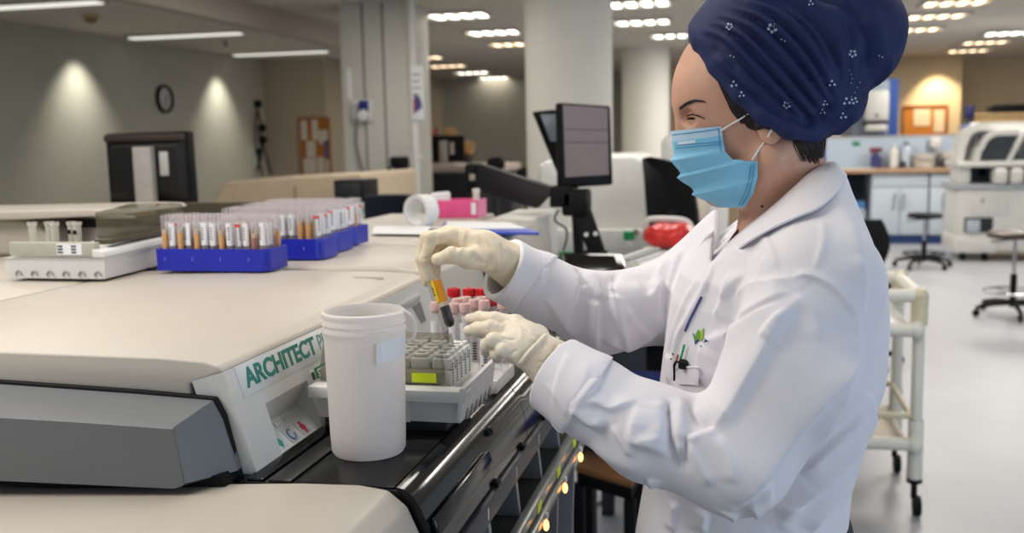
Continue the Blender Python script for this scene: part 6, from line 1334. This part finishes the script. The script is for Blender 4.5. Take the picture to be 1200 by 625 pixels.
# flap of the near cuff hanging below
a, b, c = W(640, 488, 1.17), W(672, 494, 1.145), W(668, 515, 1.15); d_ = W(650, 508, 1.165)
g = G(); g.strip(smoothline([W(636, 462, 1.165), W(644, 482, 1.15), W(652, 494, 1.135), W(674, 484, 1.118)]), smoothline([W(638, 474, 1.167), W(646, 497, 1.152), W(659, 508, 1.138), W(676, 494, 1.12)]), .003); g.build('cuff_flap', M_coat, coat, ang=60)
# collar: folded flap round the neck, both sides
inner = [(838, 302, 1.345), (852, 288, 1.338), (872, 270, 1.326), (900, 248, 1.316), (925, 226, 1.314), (947, 206, 1.322), (962, 196, 1.345), (968, 192, 1.385)]
outer = [(847, 309), (876, 291), (906, 274), (936, 260), (958, 250), (976, 234), (988, 213), (987, 203)]
I_ = [W(*q) for q in inner]; O_ = []
fall = [1.29, 1.26, 1.235, 1.225, 1.235, 1.27, 1.325, 1.385]
for (px, py), fy in zip(outer, fall):
    p = on(BV_coat, px, py, .005); q = W(px, py, fy)
    O_.append(p if (p is not None and abs(p.y-fy) < .035) else q)
mY = lambda p: Vector((p.x, 2*1.385-p.y, p.z))
Ifull = I_+[mY(p) for p in I_[:-1][::-1]]; Ofull = O_+[mY(p) for p in O_[:-1][::-1]]
Is, Os = smoothline(Ifull, 5), smoothline(Ofull, 5)
M_ = [(a+b)/2+Vector((0, (b.y-a.y)*.10, .007)) for a, b in zip(Is, Os)]
g = G(); R = []
for i, (a, m_, b) in enumerate(zip(Is, M_, Os)):
    nrm = Vector((0, 0, 1)); top = [a+(m_-a)*t for t in (0, .5)]+[m_, (m_+b)/2+Vector((0, 0, .001)), b]
    up_ = Vector((0, math.copysign(.0030, b.y-1.385) if abs(b.y-1.385) > .02 else 0, .0030))
    R.append([p+up_ for p in top]+[p for p in top[::-1]])
g.rings(R); 
B_ = [Vector((p.x+.004, 1.385+(p.y-1.385)*.97, p.z-.035)) for p in Is]
g.strip(Is, B_, .003); g.build('collar', M_coat, coat, ang=50)
# dark shirt edge in the V
p0, p1, p2 = W(880, 252, 1.34), W(862, 280, 1.345), W(842, 306, 1.352)
g = G(); g.tube(smoothline([W(876, 262, 1.392), W(862, 276, 1.372), W(846, 302, 1.366), W(838, 316, 1.37)]), .0035, 8); g.build('shirt_edge', mat('maroon_shirt', (70, 30, 44), .8), pe)
# placket gap showing blue, buttons, pocket with pens, embroidered sign
def patch(pts, bv, off, th, name, m, parent, sub=1, back=None):
    P = []
    for i in range(len(pts)):
        a, b = pts[i], pts[(i+1) % len(pts)]
        for k in range(sub): P.append((a[0]+(b[0]-a[0])*k/sub, a[1]+(b[1]-a[1])*k/sub))
    H_ = [on(bv, px, py, off) for px, py in P]; H_ = [h for h in H_ if h is not None]
    if len(H_) < 3: return None
    c = sum(H_, Vector())/len(H_); ctr = on(bv, sum(p[0] for p in P)/len(P), sum(p[1] for p in P)/len(P), off) or c
    d = -ray(sum(p[0] for p in P)/len(P), sum(p[1] for p in P)/len(P)).normalized()*th; n = len(H_); g = G()
    g.add([*H_, ctr, *[h+d for h in H_], ctr+d], [(i, (i+1) % n, n) for i in range(n)]+[(n+1+(i+1) % n, n+1+i, 2*n+1) for i in range(n)]+[(i, n+1+i, n+1+(i+1) % n, (i+1) % n) for i in range(n)])
    return g.build(name, m, parent, ang=40)
def line(pts, bv, r, name, m, parent, off=.0005):
    P = [on(bv, q.x, q.y, off) for q in smoothline([(a, b, 0) for a, b in pts], 4)]; P = [p for p in P if p is not None]
    g = G(); g.tube(P, r, 6); return g.build(name, m, parent)
line([(822, 348), (815, 362), (808, 376), (803, 388)], BV_coat, .0016, 'placket_gap', mat('placket_blue', (70, 78, 140), .8), coat, off=.0)
patch([(797, 431), (820, 430), (821, 451), (797, 450)], BV_coat, .003, .0012, 'pocket', M_coat, coat, sub=4)
line([(795, 431), (808, 430), (821, 430)], BV_coat, .0014, 'pocket_hem', M_coat, coat, off=.004)
for px, py in ((789, 415), (787, 421)):
    p = on(BV_coat, px, py, .0008)
    if p: g = G(); g.ball(p, .0013, 8, 6); g.build('buttonhole_dot', mat('dot_maroon', (96, 60, 80), .6), coat)
# embroidered green plant and blue bird mark
for pts, m_ in (([(818, 398), (816, 391), (819, 386), (822, 392), (821, 399)], 'emb_green'), ([(820, 399), (822, 388), (825, 384), (825, 392), (823, 400)], 'emb_lime'), ([(815, 392), (814, 397), (816, 402), (819, 399)], 'emb_green'),
                ([(816, 403), (813, 391), (812, 390), (814, 398), (815, 404)], 'emb_navy'), ([(815, 404), (817, 398), (822, 397), (823, 398), (818, 400)], 'emb_navy'), ([(825, 396), (831, 400), (824, 402), (827, 399)], 'emb_navy'), ([(821, 405), (822, 405), (822, 407), (821, 407)], 'emb_navy')):
    mm = {'emb_green': mat('emb_green', (106, 164, 60), .7), 'emb_lime': mat('emb_lime', (160, 190, 60), .7), 'emb_navy': mat('emb_navy', (34, 44, 120), .7)}[m_]
    patch(pts, BV_coat, .0007, .0006, 'embroidery', mm, coat)
def pen(pts, r, m_, lab, cat_='pen', nm='pen', clip=None):
    P = [on(BV_coat, px, py, o) for px, py, o in pts]
    t = thing(nm, lab, cat_, P[0]); g = G(); g.tube(P, r, 10); g.build('barrel', m_, t)
    if clip:
        g = G(); Q = [on(BV_coat, px, py, o) for px, py, o in clip]; Q = [q for q in Q if (q-P[-1]).length < .06]; g.tube(Q, .0014, 8); g.build('clip', m_, t)
    return t
pen([(804.5, 431, .006), (805, 427, .006), (806, 423, .006)], .0058, M_black, 'black pen with its clip over the coat pocket edge', clip=[(806, 424, .010), (799, 424, .009), (796.5, 427, .008), (796, 436, .007), (795.7, 446, .007), (795.5, 456, .007)])
pen([(802, 422, .006), (804, 412, .005), (806, 404, .005)], .0014, mat('pen_green', (30, 160, 96), .4), 'slim green stick standing in the coat pocket')
pen([(792, 434, .003), (794.5, 425, .003), (797, 416, .003)], .0012, mat('pen_red', (170, 70, 66), .4), 'slim red stick by the coat pocket edge')
# ------------------------------------------------------------------ headscarf
bz = [(800, 20), (809, 45), (818, 55), (828, 70), (840, 88), (855, 104), (868, 118), (884, 131), (898, 141), (912, 151), (926, 159), (946, 165), (960, 166), (975, 161), (995, 148)]
bxs = np.array([W(px, py, YC-.05 if px > 835 else YC-.02).x for px, py in bz], dtype=np.float32); bzs = np.array([W(px, py, YC-.05 if px > 835 else YC-.02).z for px, py in bz], dtype=np.float32)
def f_scarf(P):
    Q = mir(P, YC)
    d = ell(P, W(908, 68, YC), (.118, .098, .118), roty(-.25))
    d = smin(d, ell(P, W(930, 108, YC), (.066, .086, .066)), .03)
    d = smin(d, ell(P, W(962, 112, YC+.005), (.054, .072, .058)), .03)
    d = smin(d, ell(P, W(838, 52, YC), (.034, .060, .034), roty(-.5)), .02)
    zb = np.interp(P[..., 0], bxs, bzs)
    d = smax(d, (zb-P[..., 2])*.72, .010)
    # rolled edge band
    band = chain(Q, [W(815, 50, YC-.004), W(822, 54, YC-.035), W(840, 80, YC-.062), W(866, 110, YC-.078), W(894, 134, YC-.084), W(925, 152, YC-.083), W(955, 158, YC-.06)], [.009, .009, .009, .0095, .010, .010, .010], .01)
    d = smin(d, band, .012)
    bun = ell(P, W(994, 42, YC+.02), (.072, .078, .080), roty(.2))
    d = smin(d, bun, .006)
    hole = ell(P, W(893, 98, YC), (.108, .072, .095))
    return d
v, fc = nets(f_scarf, np.arange(W(798, 50, YC).x, W(1068, 50, YC).x, .0034), np.arange(1.24, 1.52, .0034), np.arange(W(900, 180, YC).z, W(900, -75, YC).z, .0034))
FS_ = [([(822, 40), (848, 52), (876, 80), (908, 112), (940, 146)], .0035, .0035), ([(830, 30), (860, 42), (895, 76), (930, 118), (955, 150)], .004, .004), ([(838, 22), (875, 36), (912, 72), (945, 112), (966, 142)], .0038, .004),
       ([(850, 12), (890, 26), (930, 64), (958, 104), (974, 134)], .004, .004), ([(862, 4), (905, 18), (943, 56), (968, 96), (980, 122)], .0035, .0035), ([(880, -4), (920, 8), (954, 42), (976, 84)], .0045, .005), ([(905, -6), (940, 10), (966, 40), (984, 78), (990, 112)], .004, .005),
       ([(826, 34), (854, 46), (886, 78), (920, 114), (948, 148)], -.0025, .005), ([(834, 26), (868, 38), (904, 74), (938, 114), (962, 146)], -.0025, .005), ([(846, 17), (884, 32), (922, 68), (952, 108), (970, 138)], -.0025, .005), ([(856, 8), (898, 22), (937, 60), (963, 100)], -.0025, .005), ([(872, 0), (912, 13), (949, 49), (972, 90)], -.003, .006),
       ([(842, 76), (868, 100), (896, 122), (926, 142)], .0035, .003), ([(838, 64), (862, 88), (890, 110)], -.002, .006), ([(834, 54), (850, 66), (866, 84)], .002, .004), ([(940, 146), (960, 138), (978, 120)], .003, .005), ([(966, 150), (985, 138), (1000, 122)], .003, .004), ([(975, 158), (992, 146), (1006, 130)], -.003, .005),
       ([(1000, 20), (1016, 50), (1012, 85), (1004, 108)], .0025, .007), ([(985, 10), (998, 40), (998, 76), (994, 104)], .003, .006), ([(1020, 10), (1034, 40), (1034, 75)], -.002, .010), ([(1040, 90), (1025, 102), (1008, 112)], .003, .005), ([(1046, 62), (1038, 86), (1018, 106)], -.0025, .006), ([(955, -2), (990, 4), (1015, 26)], .003, .006), ([(975, 30), (984, 60), (988, 90)], -.003, .006)]
v = strokes(v, fc, [(p_, a_*2.1, w_) for p_, a_, w_ in FS_]); N_ = vnormals(v, fc)
wob = np.array([noise.noise(Vector(p)*26)*.0016 for p in v]); v = v+N_*wob[:, None]
BV_sc = tree(v, fc)
g = G(); g.add(v.tolist(), [tuple(int(i) for i in q) for q in fc])
def flower(px, py, s, petals=5, ang0=0.):
    for k in range(petals):
        a = ang0+2*math.pi*k/petals; disc(px+s*math.cos(a), py+s*math.sin(a), s*.48)
def disc(px, py, r):
    P = [on(BV_sc, px+r*math.cos(t), py+r*math.sin(t), .0005) for t in [2*math.pi*j/7 for j in range(7)]]
    if any(p is None for p in P): return
    if max((p-P[0]).length for p in P) > .02: return
    g.add(P, [tuple(range(7))], 1)
for (px, py, s, n_) in ((855, 31, 3.0, 5), (905, 33, 4.4, 5), (918, 47, 2.2, 2), (858, 66, 2.0, 2), (860, 99, 3.0, 3), (869, 111, 2.6, 3), (922, 123, 3.4, 5), (975, 98, 3.0, 3), (967, 121, 2.6, 3), (964, 131, 2.6, 3), (992, 119, 3.4, 3), (1001, 118, 3.0, 4), (988, 136, 3.0, 3), (999, 63, 3.4, 5), (950, 4, 2.4, 3), (1006, 96, 1.6, 1), (1003, 102, 1.4, 1), (1000, 108, 1.4, 1), (996, 113, 1.4, 1), (994, 82, 1.3, 1), (996, 87, 1.3, 1), (997, 92, 1.3, 1), (996, 97, 1.3, 1), (1032, 66, 2.0, 2)):
    flower(px, py, s, n_, .4)
g.build('headscarf', [M_scarf, mat('scarf_print', (178, 188, 210), .7)], pe, ang=80)
# hair at the temple and the nape
BV_h = BV_body
hairs('hair', BV_h, [([(836, 78), (845, 100), (856, 125), (868, 143)], [(858, 104), (872, 122), (884, 138), (892, 150)], 90), ([(850, 110), (862, 132), (880, 148)], [(880, 126), (890, 140), (902, 152)], 60), ([(866, 132), (876, 148), (890, 152)], [(885, 140), (892, 148), (900, 146)], 30)], .0012, M_hair, pe, jit=1.6, off=.0008)
hairs('nape_hair', BV_h, [([(930, 156), (940, 170), (955, 186)], [(966, 158), (966, 170), (964, 184)], 60), ([(926, 158), (932, 172), (940, 188)], [(950, 160), (954, 175), (960, 192)], 40)], .0010, M_hair, pe, jit=2, off=.0006)
# ------------------------------------------------------------------ face mask
cen = [(786, 154), (787, 162), (789, 174), (791, 186), (795, 199), (803, 212), (814, 224), (826, 234), (839, 241)]
edg = [(845, 148), (846, 156), (847, 166), (849, 176), (858, 187), (888, 188), (888, 206), (883, 226), (873, 243)]
ey_ = [.064, .065, .066, .066, .068, .072, .071, .067, .058]
nv_, nu_ = 48, 36
def lerp_list(L_, t):
    t = t*(len(L_)-1); i = min(int(t), len(L_)-2); f_ = t-i; return [a+(b-a)*f_ for a, b in zip(L_[i], L_[i+1])]
rows = []
for iv in range(nv_+1):
    t = iv/nv_; c_ = lerp_list(cen, t); e_ = lerp_list(edg, t); yy = lerp_list([(q,) for q in ey_], t)[0]
    C_ = W(c_[0], c_[1], YC); E_ = W(e_[0], e_[1], YC-yy)
    pl = 0
    for k, (tp) in enumerate((.36, .56, .76)):
        dt = t-tp
        if 0 <= dt < .14: pl = max(pl, .0075*(1-dt/.14))
        if -.012 < dt < 0: pl = max(pl, .0075*(1+dt/.012))
    row = []
    for iu in range(-nu_//2, nu_//2+1):
        u = abs(iu)/(nu_/2); s_ = 1 if iu < 0 else -1
        a = u*math.pi/2; fx = 1-math.cos(a)**.9 if u < 1 else 1; fy = math.sin(a)**.82
        y = YC+s_*yy*fy*1.0
        x = C_.x+(E_.x-C_.x)*fx; z = C_.z+(E_.z-C_.z)*fx
        k_ = pl*(1-.5*u)
        row.append(Vector((x-k_*math.cos(a)*.9, y+s_*k_*math.sin(a), z-k_*.4)))
    rows.append(row)
g = G(); nn_ = nu_+1; vs = [p for r in rows for p in r]; ctr_ = W(880, 190, YC)
vb = [p+(Vector((ctr_.x, YC, p.z))-p).normalized()*.0012 for p in vs]; L0 = len(vs); fs = []; mi = []
for i in range(nv_):
    for j in range(nu_):
        a = i*nn_+j; fs.append((a, a+nn_, a+nn_+1, a+1)); mi.append(1 if i < 8 else 0)
        fs.append((L0+a, L0+a+1, L0+a+nn_+1, L0+a+nn_)); mi.append(1)
for j in range(nu_):
    a = j; fs.append((a, a+1, L0+a+1, L0+a)); mi.append(1); a = nv_*nn_+j; fs.append((a, L0+a, L0+a+1, a+1)); mi.append(1)
for i in range(nv_):
    a = i*nn_; fs.append((a, L0+a, L0+a+nn_, a+nn_)); mi.append(1); a = i*nn_+nu_; fs.append((a, a+nn_, L0+a+nn_, L0+a)); mi.append(1)
g.v = [tuple(p) for p in vs+vb]; g.f = fs; g.m = mi
mk = g.build('face_mask', [M_mask1, M_mask2], pe, ang=60)
BV_mask = BVHTree.FromPolygons([tuple(p) for p in vs], [f for f in fs if max(f) < L0])
g = G(); P = [on(BV_mask, x, y, .0006) for x, y in ((795, 166), (805, 165), (815, 164))]; P = [p for p in P if p]; 
if len(P) > 1: g.strip(P, [p-Vector((0, 0, .004)) for p in P], .0004); g.build('nose_wire', mat('wire_pale', (200, 214, 226), .6), mk)
for (l_) in (([(788, 158), (815, 155), (843, 151)]), ([(788, 171), (815, 168.5), (845, 166)]), ([(788, 174), (815, 171.5), (845, 169)]), ([(884, 192), (882, 208), (878, 224), (870, 240)]), ([(880, 193), (878, 208), (874, 224), (866, 240)]), ([(842, 150), (843, 165), (845, 178)])):
    P = [on(BV_mask, q.x, q.y, .0004) for q in smoothline([(a, b, 0) for a, b in l_], 5)]; P = [p for p in P if p]
    if len(P) > 2: g = G(); g.tube(P, .0006, 5); g.build('stitch_line', mat('stitch_blue', (84, 150, 190), .7), mk)
def ear(pts): 
    g = G(); P = []
    for (px, py, o) in pts:
        q = on(BV_body, px, py, .0015); P.append(q if o is None else W(px, py, o))
    g.tube(smoothline(P, 4), .0013, 8); return g.build('ear_loop', mat('elastic_white', (226, 226, 228), .7), mk)
ear([(845, 153, YC-.0645), (858, 145, None), (868, 139, None), (880, 131, None), (893, 126, None)])
ear([(881, 188, YC-.072), (889, 177, None), (895, 168, None), (901, 158, None), (906, 150, None)])
# ------------------------------------------------------------------ gloved hands
def glove(f, lo, hi, name, m, folds, h=.0015):
    v, fc = nets(f, np.arange(lo[0], hi[0], h), np.arange(lo[1], hi[1], h), np.arange(lo[2], hi[2], h))
    v = strokes(v, fc, [(p_, a_*2.3, w_) for p_, a_, w_ in folds]); N_ = vnormals(v, fc); v = v+N_*np.array([noise.noise(Vector(p)*70)*.0005 for p in v])[:, None]
    g = G(); g.add(v.tolist(), [tuple(int(i) for i in q) for q in fc]); return g.build(name, m, pe, ang=80)
def bounds(P, m=.03):
    a = np.array([tuple(p) for p in P]); return a.min(0)-m, a.max(0)+m
# her right hand (far): pinches the tube
RI = [W(530, 277, 1.288), W(505, 279, 1.268), W(498.5, 305, 1.262), W(503, 326, 1.266)]
RM = [W(526, 275, 1.306), W(500, 279, 1.292), W(494, 304, 1.286), W(500, 331, 1.284)]
RR_ = [W(530, 278, 1.326), W(506, 284, 1.314), W(501, 307, 1.308), W(506, 330, 1.306)]
RP = [W(537, 284, 1.344), W(516, 292, 1.334), W(510, 310, 1.328), W(512, 326, 1.324)]
RT = [W(575, 302, 1.290), W(548, 303, 1.262), W(530, 299, 1.252), W(513, 304, 1.252)]
RW = W(616, 320, 1.345)
def f_rh(P):
    d = chain(P, [RW, W(568, 292, 1.300), RI[0]], [.030, .0215, .0135], .012)
    for q, r in ((RM[0], .0135), (RR_[0], .013), (RP[0], .012)): d = smin(d, chain(P, [RW, W(568, 294, q.y-.004), q], [.029, .020, r], .012), .012)
    for L_, r in ((RI, (.0104, .0088, .0078, .0066)), (RM, (.0106, .0090, .0080, .0068)), (RR_, (.0102, .0088, .0078, .0066)), (RP, (.0094, .0080, .0070, .0060))): d = smin(d, chain(P, L_, r, .004), .0035)
    d = smin(d, chain(P, RT, (.020, .0128, .0104, .0086), .006), .007)
    return smax(d, plane(P, W(600, 302, 1.325), RW-RI[0])-.045, .003)
lo, hi = bounds(RI+RM+RR_+RP+RT+[RW], .026)
glove(f_rh, lo, hi, 'right_glove', M_gloveR, [([(538, 268), (536, 285), (534, 296)], .0006, .0018), ([(545, 270), (542, 288), (538, 300)], -.0006, .003), ([(560, 275), (570, 292), (576, 310)], .001, .003), ([(552, 300), (562, 306), (575, 312)], .0009, .0025), ([(575, 280), (582, 300), (584, 318)], -.001, .003), ([(586, 284), (588, 300), (585, 320)], .001, .003),
     ([(550, 292), (560, 298), (568, 306)], -.0008, .003), ([(512, 270), (515, 276), (516, 284)], .0006, .002), ([(508, 270), (510, 277), (511, 284)], -.0005, .002), ([(566, 318), (572, 308), (580, 300)], .001, .0025), ([(493, 304), (498, 303), (504, 303)], .0006, .0016), ([(528, 294), (530, 300), (529, 306)], .0005, .0016), ([(560, 283), (565, 290), (570, 300)], .0008, .002), ([(590, 288), (594, 300), (592, 316)], -.0008, .0025)])
# her left hand (near): reaches to the capped tubes, fingers pointing left
LI = [W(604, 380, 1.205), W(580, 374, 1.206), W(562, 372.5, 1.213), W(550, 374, 1.220)]
LM = [W(598, 391, 1.186), W(575, 384, 1.184), W(559, 385.5, 1.192), W(549, 388, 1.200)]
LR = [W(600, 403, 1.172), W(578, 399, 1.166), W(571, 405, 1.180), W(569, 412, 1.196)]
LP = [W(607, 415, 1.168), W(589, 411, 1.160), W(582, 415, 1.172), W(582, 420, 1.188)]
LT = [W(628, 396, 1.214), W(600, 392, 1.238), W(578, 390, 1.246), W(560, 388, 1.244)]
LW = W(650, 430, 1.182)
def f_lh(P):
    d = None
    for q, r in ((LI[0], .0130), (LM[0], .0130), (LR[0], .0125), (LP[0], .0115)):
        e = chain(P, [LW, W(632, 412, 1.184)*.55+q*.45, q], [.0275, .0185, r], .010); d = e if d is None else smin(d, e, .012)
    for L_, r in ((LI, (.0108, .0090, .0080, .0066)), (LM, (.0108, .0092, .0082, .0068)), (LR, (.0106, .0094, .0086, .0072)), (LP, (.0096, .0086, .0078, .0064))): d = smin(d, chain(P, L_, r, .004), .0035)
    d = smin(d, chain(P, LT, (.018, .0125, .0105, .009), .006), .006)
    return smax(d, plane(P, LW, LW-LM[0])-.022, .003)
lo, hi = bounds(LI+LM+LR+LP+LT+[LW], .026)
glove(f_lh, lo, hi, 'left_glove', M_glove, [([(641, 392), (625, 408), (608, 428)], -.0016, .0022), ([(637, 391), (621, 407), (605, 426)], .0010, .002), ([(655, 402), (645, 418), (630, 437)], .0012, .002), ([(659, 405), (649, 420), (634, 440)], -.0014, .0022), ([(620, 400), (632, 402), (640, 408)], .0007, .002), ([(598, 371), (592, 383), (586, 392)], .0008, .0018),
     ([(604, 376), (610, 388), (612, 398)], -.0006, .003), ([(630, 425), (640, 424), (646, 420)], .0008, .002), ([(578, 370), (579, 375), (579, 380)], .0005, .0014), ([(574, 381), (575, 386), (575, 391)], .0005, .0014), ([(614, 384), (624, 392), (634, 396)], .0006, .002), ([(588, 396), (596, 398), (604, 398)], .0007, .0016), ([(606, 410), (600, 414), (596, 418)], .0007, .0016)])
# ------------------------------------------------------------------ the tube she holds
a, b = W(527, 379, 1.255), W(497, 284, 1.272); ax_ = (b-a).normalized(); L_ = (b-a).length; r = .0072
ht = thing('held_tube', 'clear tube with yellow serum and dark clot held between gloved fingers', 'sample tube', a)
g = G(); g.lathe([(0, -.0065), (r*.7, -.0045), (r*1.03, .002), (r*1.03, L_), (r*1.05, L_), (r*.88, L_), (r*.98, .002)], a, 18, axis=ax_); g.build('tube_body', clearmat('held_clear', (228, 226, 226), .02, .08, .22), ht, ang=60)
g = G(); g.lathe([(0, -.0056), (r*.66, -.0038), (r*.96, .002), (r*.96, .0235), (0, .0235)], a, 18, axis=ax_); g.build('clot', mat('dark_clot', (26, 6, 9), .25), ht)
g = G(); g.lathe([(0, .0236), (r*.96, .0236), (r*.96, .0295), (0, .0295)], a, 18, axis=ax_); g.build('gel', mat('gel_separator', (216, 190, 160), .4), ht)
g = G(); g.lathe([(0, .0296), (r*.96, .0296), (r*.96, .060), (0, .060)], a, 18, axis=ax_); g.build('serum', mat('held_serum', (236, 150, 0), .25), ht)
g = G(); u = ax_.cross(Vector((0, 1, 0))).normalized(); u = u if u.x < 0 else -u; w_ = ax_.cross(u)
w_ = w_ if w_.y < 0 else -w_; R = []
for k in range(9):
    an_ = math.radians(-35+k*14); R.append([a+ax_*zz+(u*math.cos(an_)+w_*math.sin(an_))*rr for rr, zz in ((r+.0003, .031), (r+.0003, .061), (r+.0008, .061), (r+.0008, .031))])
g.rings(R); yl = g.build('yellow_label', mat('yellow_label', (238, 206, 20), .5), ht)
g = G()
for zz, ww in ((.042, 3), (.046, 2), (.050, 3), (.053, 1)):
    for k in range(ww): an_ = math.radians(20+k*12); p = a+ax_*zz+(u*math.cos(an_)+w_*math.sin(an_))*(r+.0009); g.ball(p, .0011, 8, 6)
g.build('label_mark', mat('label_ink', (60, 56, 20), .6), yl)
